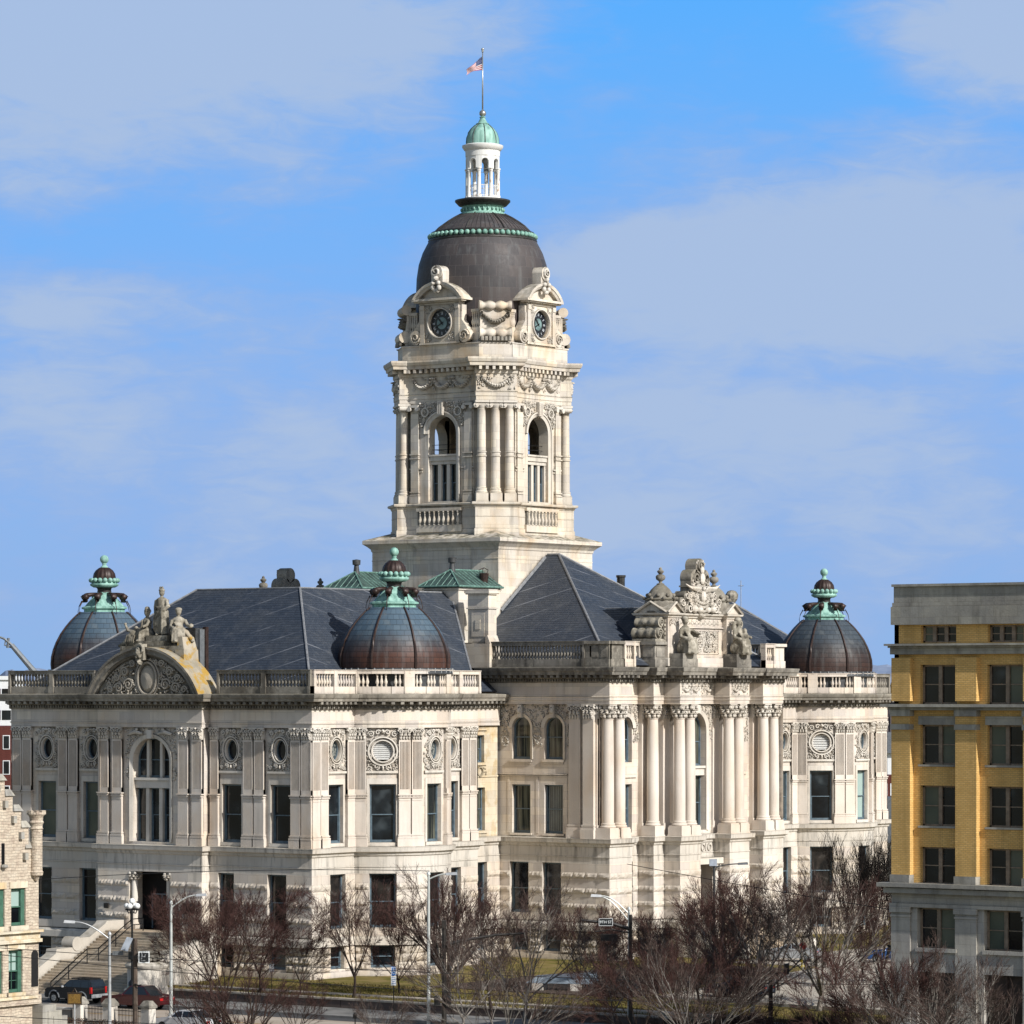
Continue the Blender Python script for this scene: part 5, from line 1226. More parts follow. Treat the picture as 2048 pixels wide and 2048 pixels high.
# pedestal zone with balustrades
P0 = oct_path(7.75, 1.85, 6.2)
mb = MB(); sweep(mb, P0, [(.08, 35.2), (.08, 35.95), (0, 36.0), (0, 37.75), (.06, 37.8), (.1, 37.95), (.3, 38.02), (.34, 38.15), (.3, 38.22), (-1.2, 38.26)], True)
mb.poly([(x, y, 38.2) for x, y in P0]); sweep(mb, P0, [(.0, 37.0), (.03, 37.0), (.03, 37.04), (0, 37.04)], True); mb.build('tower_pedestal', M['limestone_tower'], court)
for k in range(4):
    ang = k*pi/2; ca, sa = round(cos(ang)), round(sin(ang)); T = lambda p, ca=ca, sa=sa: (p[0]*ca-p[1]*sa, p[0]*sa+p[1]*ca, p[2])
    # recessed balustrade strip below each arch
    mb = MB(T); F = Fr(-2.4, -6.42, 1, 0); fbox(mb, F, 0, 4.8, 35.75, 36.35, -.3, .0); fbox(mb, F, 0, 4.8, 37.55, 37.82, -.3, .05)
    for i in range(9): p = F.pt(.4+i*.5, 0, -.05); baluster(mb, p[0], p[1], 36.35, 37.55, 1.35)
    mb.build('tower_balustrade', M['limestone_tower'], court, angle=40)
    mb = MB(T); mb.box(-2.3, 2.3, -6.36, -6.25, 36.35, 37.55); mb.build('balustrade_back', M['limestone_sooty'], court)
    # wall with arched belfry opening
    F = Fr(-3.4, -5.9, 1, 0); mb = MB(T); op = ('arch', 3.4-1.5, 3.4+1.5, 38.25, 45.75)
    wall(mb, F, 0, 6.8, 38.2, 47.0, [op], .95)
    for zz, ee in ((40.95, .1), (41.2, .16)):
        for a, b in ((0, 1.3), (5.5, 6.8)): fbox(mb, F, a, b, zz, zz+.1, 0, ee)
    for a, b in ((.15, .95), (5.85, 6.65)):
        fbox(mb, F, a, b, 38.9, 46.0, 0, .18); fbox(mb, F, a-.08, b+.08, 38.25, 38.9, 0, .28); fbox(mb, F, a-.08, b+.08, 39.2, 39.3, 0, .26); fbox(mb, F, a-.06, b+.06, 38.95, 39.05, 0, .26)
        for zz in (42.1, 42.45): fbox(mb, F, a-.07, b+.07, zz, zz+.1, 0, .28)
    w_ = mb.build('tower_wall', M['limestone_tower'], court)
    mb = MB(T); P = outline(op, 18)
    for i in range(1, len(P)-1):
        p, q = P[i], P[i+1]
        for k1, k2, e1, e2 in ((.0, .30, .04, .12), (.30, .42, .2, .2)):
            g = lambda t, kk: (3.4+(t[0]-3.4)*(1+kk/1.5), t[1] if t[1] <= 44.25 else 44.25+(t[1]-44.25)*(1+kk/1.5))
            a, b, c, d = g(p, k1), g(q, k1), g(q, k2), g(p, k2)
            if k1 > .2 and max(p[1], q[1]) < 41.9: continue
            mb.quad(F.pt(*a, e1), F.pt(*b, e1), F.pt(*c, e2), F.pt(*d, e2)); mb.quad(F.pt(*d, e2), F.pt(*c, e2), F.pt(*c, 0), F.pt(*d, 0)); mb.quad(F.pt(*a, 0), F.pt(*b, 0), F.pt(*b, e1), F.pt(*a, e1))
    fbox(mb, F, 3.1, 3.7, 45.8, 47.0, 0, .38)
    for u in (3.2, 3.4, 3.6): fbox(mb, F, u-.05, u+.05, 45.9, 46.9, .38, .42)
    # transom and mullions
    fbox(mb, F, 1.9, 4.9, 41.9, 42.3, -.75, -.1); fbox(mb, F, 1.85, 4.95, 42.3, 42.45, -.75, .0); fbox(mb, F, 1.9, 4.9, 41.6, 41.9, -.7, -.2)
    for u in (2.93, 3.87): fbox(mb, F, u-.17, u+.17, 38.25, 41.6, -.7, -.25)
    fbox(mb, F, 1.9, 4.9, 38.2, 38.4, -.8, .1)
    for u in (2.0, 4.8): fbox(mb, F, u-.1, u+.1, 38.3, 41.6, -.7, -.25)
    mb.build('belfry_surround', M['limestone_trim'], w_)
    for a, b in ((2.1, 2.76), (3.1, 3.7), (4.04, 4.7)): window(F, ('rect', a, b, 38.4, 41.6), .62, 'dark', .5, fw=.06, T=T, name='belfry_window')
    mb = MB(T)
    for zz in (42.9, 43.3): mb.tube([F.pt(1.9, zz, -.6), F.pt(4.9, zz, -.6)], .025, 4)
    mb.build('guard_rail', M['black_metal'], w_)
    sp = MB(T); sk = lambda a, b: ((a-3.4)**2+(b-44.25)**2 < 1.98**2 or abs(a-3.4) < .42)
    foliage(sp, F, .95, 5.85, 45.0, 46.95, 0, RND, 12, 1.0, skip=sk, sym=3.4)
    for s in (1, -1):
        ovalring(sp, F, 3.4+s*1.75, 46.1, .28, .28, .16, 0, .2, 14); garland(sp, F, 3.4+s*.6, 3.4+s*2.3, 46.85, .35, 0, .11, .18, 7); garland(sp, F, 3.4+s*1.9, 3.4+s*2.35, 45.6, .7, 0, .08, .14, 6)
    sp.build('spandrel_trim', M['limestone_trim'], w_)
    for u in (.5, 6.3):
        sp = MB(T); fbox(sp, F, u-.5, u+.5, 46.55, 46.75, 0, .3)
        for s in (1, -1): sp.tube([F.pt(u+s*.42, 46.42, .1), F.pt(u+s*.42, 46.42, .4)], .2, 10); 
        sp.build('capital', M['limestone_trim'], w_)
    # diagonal pier and its three columns
    n_ = (1/s2, -1/s2); t_ = (1/s2, 1/s2)
    D = Fr(n_[0]*6.25-t_[0]*2.0, n_[1]*6.25-t_[1]*2.0, *t_)
    mb = MB(T); wall(mb, D, 0, 4.0, 38.2, 47.0); 
    for u in (.5, 3.5): fbox(mb, D, u-.35, u+.35, 38.3, 46.4, 0, .2)
    mb.build('tower_wall', M['limestone_tower'], court)
    for u in (.78, 2.0, 3.22):
        c = D.pt(u, 0, .85); mb = MB(T); h = .52
        FD = Fr(c[0]-t_[0]*h, c[1]-t_[1]*h, *t_); fbox(mb, FD, 0, 2*h, 38.25, 39.0, -h, h); fbox(mb, FD, -.03, 2*h+.03, 38.25, 38.36, -h, h+.03)
        mb.lathe(c, [(.52, 39.0), (.54, 39.1), (.47, 39.2), (.45, 39.26), (.48, 39.32), (.47, 39.4), (.40, 39.46), (.385, 42.1), (.45, 42.12), (.46, 42.2), (.40, 42.26), (.39, 42.45), (.45, 42.48), (.45, 42.56), (.38, 42.6), (.355, 45.6), (.34, 46.1), (.37, 46.15), (.35, 46.2)], 20)
        col = mb.build('tower_column', M['limestone_tower'], court, angle=40)
        mb = MB(T); mb.lathe(c, [(.35, 46.2), (.48, 46.42), (.5, 46.5)], 14)
        FD = Fr(c[0]-t_[0]*.58, c[1]-t_[1]*.58, *t_); fbox(mb, FD, -.02, 1.18, 46.72, 46.9, -.56, .56); fbox(mb, FD, .12, 1.04, 46.5, 46.72, -.44, .44)
        for s in (0.08, 1.08):
            mb.tube([FD.pt(s, 46.5, -.42), FD.pt(s, 46.5, .46)], .23, 12); mb.tube([FD.pt(s, 46.5, .44), FD.pt(s, 46.5, .56)], .1, 8)
        mb.build('capital', M['limestone_trim'], col, angle=50)
    # frieze garlands on the diagonal and the bowed faces
    DF = Fr(n_[0]*7.55-t_[0]*1.8, n_[1]*7.55-t_[1]*1.8, *t_); g = MB(T)
    for a, b in ((.35, 1.75), (1.85, 3.25)) if False else ((.55, 3.05),): garland(g, DF, a, b, 48.9, .75, 0, .2, .3, 13)
    for u in (.45, 3.15): foliage(g, DF, u-.3, u+.3, 47.85, 49.0, 0, RND, 24, 1.1)
    foliage(g, DF, .8, 2.8, 48.75, 49.1, 0, RND, 14, 1.0)
    FF = Fr(-3.1, -5.78, 1, 0)
    for a, b in ((.1, 2.0), (2.15, 4.05), (4.2, 6.1)): garland(g, FF, a, b, 48.95, .72, .0, .18, .38, 12)
    for u in (.05, 2.08, 4.12, 6.15): foliage(g, FF, u-.22, u+.22, 48.0, 49.1, .1, RND, 24, 1.0)
    foliage(g, FF, .2, 6.0, 48.85, 49.1, .05, RND, 10, .9)
    g.build('frieze_trim', M['limestone_trim'], court)
# entablature
P1 = oct_path(7.55, 1.75, 6.0, .3)
mb = MB(); sweep(mb, P1, [(-1.3, 46.92), (0, 46.92), (0, 47.25), (.05, 47.28), (.05, 47.6), (.1, 47.66), (0, 47.72), (0, 49.15), (.08, 49.2), (.1, 49.3), (.1, 49.42)], True); mb.poly([(x, y, 46.95) for x, y in P1]); mb.build('tower_entablature', M['limestone_tower'], court)
mb = MB(); sweep(mb, P1, [(.1, 49.42), (.1, 49.8), (.62, 49.84), (.66, 50.1), (.74, 50.15), (.84, 50.4), (.84, 50.55), (-1.5, 50.72)], True); along(mb, P1, .58, .24, .1, .6, 49.5, 49.8, True); mb.build('cornice', M['limestone_tower'], court)
# attic above the cornice
P2 = oct_path(7.2, 1.45, 6.15)
mb = MB(); sweep(mb, P2, [(0, 50.6), (0, 51.75), (.06, 51.8), (.06, 51.9), (-.5, 51.95)], True); mb.poly([(x, y, 51.9) for x, y in P2]); mb.build('tower_attic', M['limestone_tower'], court)
def numeral(mb, F, c, R, n):
    s = ['XII', 'I', 'II', 'III', 'IIII', 'V', 'VI', 'VII', 'VIII', 'IX', 'X', 'XI'][n]; a = pi/2-n*pi/6
    wd = {'I': .055, 'V': .11, 'X': .12}; tot = sum(wd[k] for k in s); off = -tot/2
    def st(p, q, w=.018):
        def m(u, v): return (c[0]+(R+v)*cos(a)+u*sin(a), c[1]+(R+v)*sin(a)-u*cos(a))
        (u0, v0), (u1, v1) = p, q; mb.quad(F.pt(*m(u0-w, v0), 0), F.pt(*m(u0+w, v0), 0), F.pt(*m(u1+w, v1), 0), F.pt(*m(u1-w, v1), 0))
    h = .13
    for k in s:
        o = off+wd[k]/2
        if k == 'I': st((o, -h), (o, h))
        if k == 'V': st((o-.04, h), (o, -h)); st((o+.04, h), (o, -h), .01)
        if k == 'X': st((o-.045, h), (o+.045, -h)); st((o+.045, h), (o-.045, -h), .01)
        off += wd[k]
for k in range(4):
    ang = k*pi/2; ca, sa = round(cos(ang)), round(sin(ang)); T = lambda p, ca=ca, sa=sa: (p[0]*ca-p[1]*sa, p[0]*sa+p[1]*ca, p[2])
    F = Fr(0, -6.2, 1, 0); zc = 53.72; r = 1.2
    mb = MB(T); hw = 2.05
    # clock dormer: flat front with round hole
    ops = [('oval', -r, r, zc-r, zc+r)]; wall(mb, F, -hw, hw, 51.9, 55.5, ops, .3)
    mb.box(-hw, hw, -5.94, -3.9, 51.9, 55.6) if False else None
    mb.quad(F.pt(-hw, 51.9), F.pt(-hw, 55.6), F.pt(-hw, 55.6, -2.2), F.pt(-hw, 51.9, -2.2)); mb.quad(F.pt(hw, 51.9), F.pt(hw, 55.6), F.pt(hw, 55.6, -2.2), F.pt(hw, 51.9, -2.2))
    for s in (1, -1):
        a, b = sorted((s*(hw-.42), s*(hw+.02))); fbox(mb, F, a, b, 51.9, 55.35, 0, .12); fbox(mb, F, a-.0, b+.0, 54.9, 55.3, .12, .18)
        # S scroll wings
        a, b = sorted((s*hw, s*(hw+.25))); fbox(mb, F, a, b, 53.3, 55.2, -.7, -.05)
        pts = [(s*(hw+.2), 54.6), (s*(hw+.25), 53.9), (s*(hw+.6), 53.45), (s*(hw+.8), 53.2), (s*(hw+.85), 52.9)]
        mb.add([F.pt(p[0], p[1], e) for e in (0, -.7) for p in pts+[(s*hw, 52.9), (s*hw, 54.6)]], [tuple(range(7)), tuple(range(13, 6, -1))]+[(i, (i+1) % 7, 7+(i+1) % 7, 7+i) for i in range(7)])
        mb.tube([F.pt(s*(hw+.55), 52.55, .08), F.pt(s*(hw+.55), 52.55, -.75)], .62, 20); 
        curl(mb, F, s*(hw+.55), 52.55, .5, .08, .1, 1.6, 0, s, 16)
    fbox(mb, F, -hw-.1, hw+.1, 51.9, 52.05, 0, .15)
    d = mb.build('clock_dormer', M['limestone_tower'], court)
    mb = MB(T)   # segmental pediment
    n = 16; Rr = 2.9; hwp = 2.45; a_ = math.asin(hwp/Rr); z0 = 55.75-Rr*cos(a_)
    for i in range(n):
        t0, t1 = -a_+2*a_*i/n, -a_+2*a_*(i+1)/n
        for (r0, r1, e0, e1) in ((Rr-.1, Rr+.15, .55, .6), (Rr-.3, Rr-.1, .38, .5)):
            p = lambda t, rr: (rr*sin(t), z0+rr*cos(t)+.0)
            mb.quad(F.pt(*p(t0, r0), e0), F.pt(*p(t1, r0), e0), F.pt(*p(t1, r1), e1), F.pt(*p(t0, r1), e1))
            mb.quad(F.pt(*p(t0, r1), e1), F.pt(*p(t1, r1), e1), F.pt(*p(t1, r1), -2.6), F.pt(*p(t0, r1), -2.6)); mb.quad(F.pt(*p(t0, r0), e0), F.pt(*p(t1, r0), e0), F.pt(*p(t1, r0), -.0), F.pt(*p(t0, r0), -.0))
    mb.poly([F.pt(hwp*1.0*sin(0)+0, 55.5, .05)]+[F.pt((Rr-.2)*sin(-a_+2*a_*i/n), z0+(Rr-.2)*cos(-a_+2*a_*i/n), .05) for i in range(n+1)])
    fbox(mb, F, -hwp-.1, hwp+.1, 55.5, 55.62, -.3, .38); fbox(mb, F, -hwp-.22, hwp+.22, 55.62, 55.82, -2.4, .55); fbox(mb, F, -hwp+.3, hwp-.3, 55.3, 55.5, 0, .12)
    # crowning roll
    mb.tube([F.pt(0, 58.05, .55), F.pt(0, 58.05, -1.0)], .6, 20); fbox(mb, F, -.6, .6, 57.0, 58.0, -1.0, .45)
    mb.build('pediment', M['limestone_tower'], d, angle=40)
    sp = MB(T); curl(sp, F, 0, 58.1, .45, .55, .14, 1.6, pi/2, 1, 16); blob(sp, F, 0, 57.5, .25, .3, .5, .3)
    for s in (1, -1): sp.ell(F.pt(s*.3, 57.1, .65), (.2, .2, .2)); sp.ell(F.pt(s*.32, 56.7, .6), (.22, .2, .26)); sp.ell(F.pt(s*.12, 56.45, .55), (.18, .18, .2))
    for sx in (1, -1):
        for sz in (1, -1): foliage(sp, F, sx*1.3-.35, sx*1.3+.35, zc+sz*1.2-.35, zc+sz*1.2+.35, 0, RND, 40, .8, skip=lambda a, b: a*a+(b-zc)**2 < 1.42**2)
    ovalring(sp, F, 0, zc, r, r, .14, 0, .16, 40); sp.build('clock_surround', M['limestone_trim'], d)
    mb = MB(T); mb.poly([F.pt(r*1.01*cos(2*pi*i/40), zc+r*1.01*sin(2*pi*i/40), -.27) for i in range(40)]); ck = mb.build('clock', M['clock_black'], court)
    mb = MB(T); mb.poly([F.pt(.52*cos(2*pi*i/32), zc+.52*sin(2*pi*i/32), -.255) for i in range(32)]); mb.build('dial', M['clock_teal'], ck)
    mb = MB(T); FN = Fr(0, -6.2+.25, 1, 0)
    for i in range(12):
        numeral(mb, FN, (0, zc), .86, i)
    for i in range(60): a = 2*pi*i/60; mb.quad(*[FN.pt((1.12+dr)*cos(a+da), zc+(1.12+dr)*sin(a+da)) for dr, da in ((0, -.008), (0, .008), (.04, .008), (.04, -.008))])
    mb.build('numeral_ring', M['clock_mark'], ck)
    mb = MB(T); FH = Fr(0, -6.2+.22, 1, 0)
    for hh, ln, w in ((10.68, .58, .07), (8.1, .95, .05)):
        a = pi/2-hh*pi/6; d_ = (cos(a), sin(a)); nn = (-d_[1], d_[0])
        pt = lambda l, q: FH.pt(d_[0]*l+nn[0]*q, zc+d_[1]*l+nn[1]*q)
        mb.poly([pt(-.2, -w*.6), pt(0, -w), pt(ln*.75, -w*1.3), pt(ln, 0), pt(ln*.75, w*1.3), pt(0, w), pt(-.2, w*.6)])
    mb.build('clock_hand', M['black_metal'], ck)
    # little balustrade and bolster blocks on the diagonals
    D = Fr(n_[0]*6.9-t_[0]*1.9, n_[1]*6.9-t_[1]*1.9, *t_)
    mb = MB(T); fbox(mb, D, .55, 3.25, 51.9, 52.9, -.5, .1); fbox(mb, D, .6, 3.2, 52.9, 54.9, -.5, -.05)
    for z, r_, e in ((52.7, .5, .12), (55.05, .42, .0)):
        pts = [D.pt(.5+2.8*i/20, z, e) for i in range(21)]; mb.tube(pts, [r_*(.6+.45*abs(cos(i*pi/20*3))) for i in range(21)], 12)
    mb.frus(0, 0, 0, 0, 0, 0, 0, 0, 0, 0) if False else None
    b_ = mb.build('bolster_block', M['limestone_tower'], court, angle=50)
    sp = MB(T); garland(sp, D, .75, 3.05, 54.45, .8, -.05, .2, .4, 12); [sp.tube([D.pt(.7+.34*i, 52.35, .45), D.pt(.7+.34*i, 52.0, .5)], .16, 8) for i in range(8)]; sp.build('garland', M['limestone_sooty'], b_)
    for sx in (1, -1):
        sp = MB(T); DD = Fr(n_[0]*6.55+sx*t_[0]*1.5, n_[1]*6.55+sx*t_[1]*1.5, sx*t_[0]+n_[0]*-.35*1, sx*t_[1]+n_[1]*-.35)
        sp.v = []; sp.f = []
        # link balustrade between bolster block and dormer
        p = D.pt(1.9+sx*1.3, 0, -.3); q = (2.9 if sx < 0 else 5.5, -5.5 if sx < 0 else -2.9)
        FL = Fr(p[0], p[1], q[0]-p[0], q[1]-p[1]); LL = hypot(q[0]-p[0], q[1]-p[1])
        fbox(sp, FL, 0, LL, 54.55, 54.8, -.15, .15); fbox(sp, FL, 0, LL, 51.9, 53.2, -.15, .1)
        for i in range(4):
            c = FL.pt(LL*(i+.5)/4, 0, 0); baluster(sp, c[0], c[1], 53.2, 54.55, 1.2)
        sp.build('tower_balustrade', M['limestone_tower'], court, angle=40)
# main dome
DP = [(5.5, 51.9), (5.72, 53.5), (5.80, 55.0), (5.82, 56.5), (5.76, 58.0), (5.58, 59.2), (5.25, 60.2), (4.92, 60.85), (4.72, 61.2)]
mb = MB(); mb.lathe((0, 0), DP, 96); dome = mb.build('dome', M['main_dome_copper'], court, smooth=True, origin=(0, 0, 52))
mb = MB(); mb.lathe((0, 0), [(4.72, 61.15), (4.78, 61.25), (4.74, 61.35), (4.62, 61.42), (4.5, 61.85), (4.56, 61.9), (4.5, 62.0), (4.3, 62.05)], 72); mb.build('dome_band', M['copper_dark'], dome, smooth=True)
mb = MB()
for i in range(56):
    a = 2*pi*i/56; mb.ell((4.6*cos(a), 4.6*sin(a), 61.64), (.23, .23, .23), 8, 6)
mb.build('scroll_band', M['copper_teal'], dome, smooth=True)
UP = [(4.3, 62.0), (3.85, 62.45), (3.3, 62.85), (2.7, 63.22), (2.2, 63.48), (1.95, 63.6)]
mb = MB(); mb.lathe((0, 0), UP, 64); mb.build('upper_dome', M['main_dome_copper'], dome, smooth=True, origin=(0, 0, 52))
mb = MB()
for i in range(64):
    a = 2*pi*i/64; big = i % 8 == 3; mb.tube([((r_+.02)*cos(a), (r_+.02)*sin(a), z+.01) for r_, z in UP], .09 if big else .016, 4)
mb.build('rib', M['copper_dark'], dome)
mb = MB(); mb.lathe((0, 0), [(2.0, 63.5), (2.05, 63.65), (1.85, 63.75), (1.78, 63.85), (1.76, 64.2), (1.85, 64.3)], 40)
for i in range(28): a = 2*pi*i/28; mb.ell((1.86*cos(a), 1.86*sin(a), 64.0), (.1, .1, .16), 6, 4)
mb.build('dome_neck', M['copper_teal'], dome, smooth=True)
mb = MB(); mb.lathe((0, 0), [(1.85, 64.3), (2.1, 64.38), (2.3, 64.6), (2.42, 64.72), (2.42, 64.85), (2.3, 64.88), (1.6, 64.95), (0, 64.96)], 48); mb.build('lantern_ledge', M['copper_dark'], dome, angle=40)
# lantern
lan = None; mb = MB(); mb.lathe((0, 0), [(1.58, 64.9), (1.58, 65.05), (0, 65.06)], 32)
mb.lathe((0, 0), [(1.42, 68.65), (1.50, 68.66), (1.52, 69.15), (1.6, 69.2), (1.78, 69.45), (1.8, 69.62), (1.5, 69.72), (1.42, 69.74)], 48); mb.lathe((0, 0), [(1.2, 68.65), (1.2, 69.3)], 32)
FLn = Fc(0, 0, 1.48, radians(-22.5)); per = 2*pi*1.48/8
for i in range(8):      # arcade between columns
    wall(mb, FLn, per*i, per*(i+1), 67.55, 68.66, [('arch', per*i+.26, per*(i+1)-.26, 67.5, 68.42)], .26)
    FI = Fc(0, 0, 1.22, radians(-22.5)); u0 = i*2*pi*1.22/8
lan = mb.build('lantern', M['white_paint'], court, angle=40)
for i in range(8):
    a = radians(-22.5)+2*pi*i/8; c = (1.37*cos(a), 1.37*sin(a)); mb = MB()
    mb.lathe(c, [(.22, 65.02), (.22, 65.2), (.17, 65.28), (.165, 67.3), (.2, 67.36), (.17, 67.42), (.24, 67.5), (.24, 67.6)], 12); mb.build('lantern_column', M['white_paint_rusty'], lan, angle=40)
mb = MB()
for i in range(8):
    a, b = radians(-22.5)+2*pi*i/8, radians(-22.5)+2*pi*(i+1)/8; p, q = (1.36*cos(a), 1.36*sin(a)), (1.36*cos(b), 1.36*sin(b)); F = Fr(*p, q[0]-p[0], q[1]-p[1]); L = F and hypot(q[0]-p[0], q[1]-p[1])
    for z in (65.2, 66.1): mb.tube([F.pt(0, z), F.pt(L, z)], .03, 4)
    for j in range(1, 8): mb.tube([F.pt(L*j/8, 65.1), F.pt(L*j/8, 66.1)], .02, 4)
mb.build('lantern_railing', M['white_paint'], lan)
mb = MB(); mb.lathe((0, 0), [(1.42, 69.7), (1.44, 69.9), (1.40, 70.3), (1.25, 70.75), (1.0, 71.1), (.7, 71.38), (.5, 71.5)], 48); cp = mb.build('lantern_dome', M['copper_green'], lan, smooth=True)
mb = MB()
for i in range(8):
    a = radians(0)+2*pi*i/8; mb.tube([(r_*1.01*cos(a), r_*1.01*sin(a), z) for r_, z in [(1.42, 69.7), (1.44, 69.9), (1.40, 70.3), (1.25, 70.75), (1.0, 71.1), (.7, 71.38), (.5, 71.5)]], .04, 4)
mb.build('rib', M['copper_dark'], cp)
mb = MB(); mb.lathe((0, 0), [(.56, 71.5), (.58, 71.56), (.42, 71.62), (.3, 71.85), (.2, 72.05), (.28, 72.08), (.28, 72.14), (.15, 72.18)], 20); mb.build('lantern_spire', M['copper_green'], cp, angle=40)
# flagpole and flag
fp = empty('flagpole', (0, 0, 72.1), 'slender silver flagpole with ball finial rising from the lantern top', 'flagpole')
mb = MB(); mb.tube([(0, 0, .3), (0, 0, 5.75)], [.075, .045], 10); mb.build('pole', M['gold_grey'], fp, local=True, smooth=True)
mb = MB(); mb.ell((0, 0, .36), (.3, .3, .3), 20, 14); mb.build('base_ball', M['gold_grey'], fp, local=True, smooth=True)
mb = MB(); mb.ell((0, 0, 5.95), (.13, .13, .13), 12, 8); mb.tube([(0, 0, 5.7), (0, 0, 5.85)], .09, 8); mb.build('finial', M['gold_grey'], fp, local=True, smooth=True)
# drooping striped flag, flying along -x and +y (left in the picture)
def flagpt(u, v):
    wv = .12*sin(u*7+v*2)*u; zt, zb = 5.35-1.2*u+.05*sin(u*8), 4.15-.12*u-.35*u**4; d = 1.42*u-.06*sin(v*3)*u
    return (-.8126*d-.5828*wv, -.5828*d+.8126*wv, zt+(zb-zt)*v)
fl = empty('flag', (0, 0, 72.1), 'small red and white striped flag with blue canton drooping from the flagpole', 'flag')
for nm, mat, rows in (('red_stripe', 'flag_red', range(0, 13, 2)), ('white_stripe', 'flag_white', range(1, 13, 2))):
    mb = MB()
    for r_ in rows:
        for i in range(12):
            if r_ < 7 and i < 5: continue
            a, b, v0, v1 = i/12, (i+1)/12, r_/13, (r_+1)/13; mb.quad(flagpt(a, v0), flagpt(b, v0), flagpt(b, v1), flagpt(a, v1))
    mb.build(nm, M[mat], fl, local=True)
mb = MB()
for r_ in range(7):
    for i in range(5): a, b, v0, v1 = i/12, (i+1)/12, r_/13, (r_+1)/13; mb.quad(flagpt(a, v0), flagpt(b, v0), flagpt(b, v1), flagpt(a, v1))
cn = mb.build('canton', M['flag_blue'], fl, local=True); mb = MB()
for r_ in range(5):
    for i in range(6):
        u, v = (i+.5)/15, (r_+.5)/9.6; p = flagpt(u, v); mb.ell(p, (.022, .022, .022), 5, 3)
mb.build('star', M['flag_white'], cn, local=True)
# ================================================================== statues
def figure(name, label, base, parts, mat='statue_stone', vox=.05, group=None, plinth=None):
    """parts: list of ('t', pts, radii) tubes or ('e', centre, radii). One continuous carved body."""
    o = empty(name, base, label, 'statue', group)
    mb = MB()
    for p in parts:
        if p[0] == 't': mb.tube(p[1], p[2], 10)
        else: mb.ell(p[1], p[2], 14, 10, p[3] if len(p) > 3 else None)
    b = mb.build('body', M[mat], o, local=True)
    m = b.modifiers.new('merge', 'REMESH'); m.mode = 'VOXEL'; m.voxel_size = vox; m.use_smooth_shade = True
    return o
# all figures face -y (front lunette) in local space unless turned
stand = [('e', (0, 0, 3.36), (.21, .24, .28)), ('e', (0, 0, 3.55), (.24, .27, .14)), ('e', (-.09, -.06, 3.74), (.11, .1, .12)), ('e', (.11, -.06, 3.74), (.11, .1, .12)), ('t', [(0, 0, 2.95), (0, 0, 3.2)], [.13, .12]),
 ('t', [(0, 0, 3.0), (0, 0, 2.85), (0, 0, 2.5), (0, 0, 2.1), (0, 0, 1.8)], [.2, .42, .44, .36, .42]), ('e', (0, 0, 2.72), (.56, .3, .3)),
 ('t', [(-.5, 0, 2.78), (-.64, .0, 2.25), (-.58, -.1, 1.75)], [.19, .16, .12]), ('t', [(.5, 0, 2.78), (.68, -.05, 2.3), (.45, -.3, 2.0), (.25, -.38, 1.95)], [.2, .2, .15, .13]),
 ('t', [(-.18, -.05, 1.9), (-.22, -.1, 1.0), (-.18, -.05, .15)], [.34, .28, .22]), ('t', [(.2, .05, 1.9), (.25, .1, 1.0), (.25, .1, .1)], [.36, .34, .36]), ('t', [(0, .15, 2.0), (0, .2, .1)], [.4, .45]),
 ('t', [(.3, -.36, 2.0), (.34, -.38, 1.0), (.36, -.4, .05)], [.13, .12, .1]), ('t', [(.42, -.2, 1.9), (.5, -.25, .1)], [.14, .2]),
 ('e', (-.2, -.25, .08), (.18, .3, .1)), ('e', (-.62, -.02, 1.0), (.2, .25, .8))]
for i in range(6): stand.append(('t', [(-.42+.17*i, -.26, 2.6-.05*i), (-.2+.1*i, -.38, 2.2), (.3, -.3, 1.8+.05*i)], [.05, .055, .04]))
for i in range(5): stand.append(('t', [(-.35+.12*i, -.3, 1.75), (-.38+.13*i, -.36, .9), (-.36+.13*i, -.3, .15)], [.05, .06, .05]))
figure('standing_statue', 'weathered stone standing figure in draped robe crowning the arched lunette', (.25, -43.0, 26.42), stand, plinth=None)
def seated(lean=0.0, arm=1, bust=0.0):
    p = [('t', [(0, -.3, .8), (0, -.42, .4), (0, -.42, -.05)], [.42, .46, .5]), ('e', (0, .12, .35), (.52, .4, .5)), ('e', (0, 0, 1.98), (.2, .23, .27)), ('e', (0, .03, 2.1), (.25, .27, .17)), ('t', [(0, 0, 1.6), (0, 0, 1.85)], [.12, .11]), ('t', [(0, 0, 1.65), (0, 0, 1.4), (0, 0, 1.0), (0, 0, .7)], [.2, .36, .3, .4]), ('e', (0, 0, 1.42), (.45, .25, .22)),
     ('t', [(-.2, 0, .75), (-.24, -.6, .78), (-.22, -.68, .1)], [.27, .23, .17]), ('t', [(.22, 0, .75), (.28, -.55, .74), (.3, -.55, .05)], [.27, .23, .18]), ('e', (0, -.1, .45), (.5, .5, .45)), ('e', (-.22, -.82, .06), (.12, .22, .08)), ('e', (.3, -.72, .06), (.12, .22, .08))]
    if arm: p += [('t', [(-.42, 0, 1.42), (-.52, -.1, 1.0), (-.35, -.45, .92)], [.14, .12, .1]), ('t', [(.42, 0, 1.42), (.6, -.2, 1.1), (.75, -.55, 1.0)], [.14, .12, .09])]
    for i in range(5): p.append(('t', [(-.3+.14*i, -.3, 1.3-.05*i), (-.1+.08*i, -.42, .98), (.1+.09*i, -.5, .86)], [.05, .05, .045]))
    for i in range(6): p.append(('t', [(-.38+.15*i, -.62, .85), (-.42+.16*i, -.72, .45), (-.45+.17*i, -.7, .02)], [.055, .06, .06]))
    return p
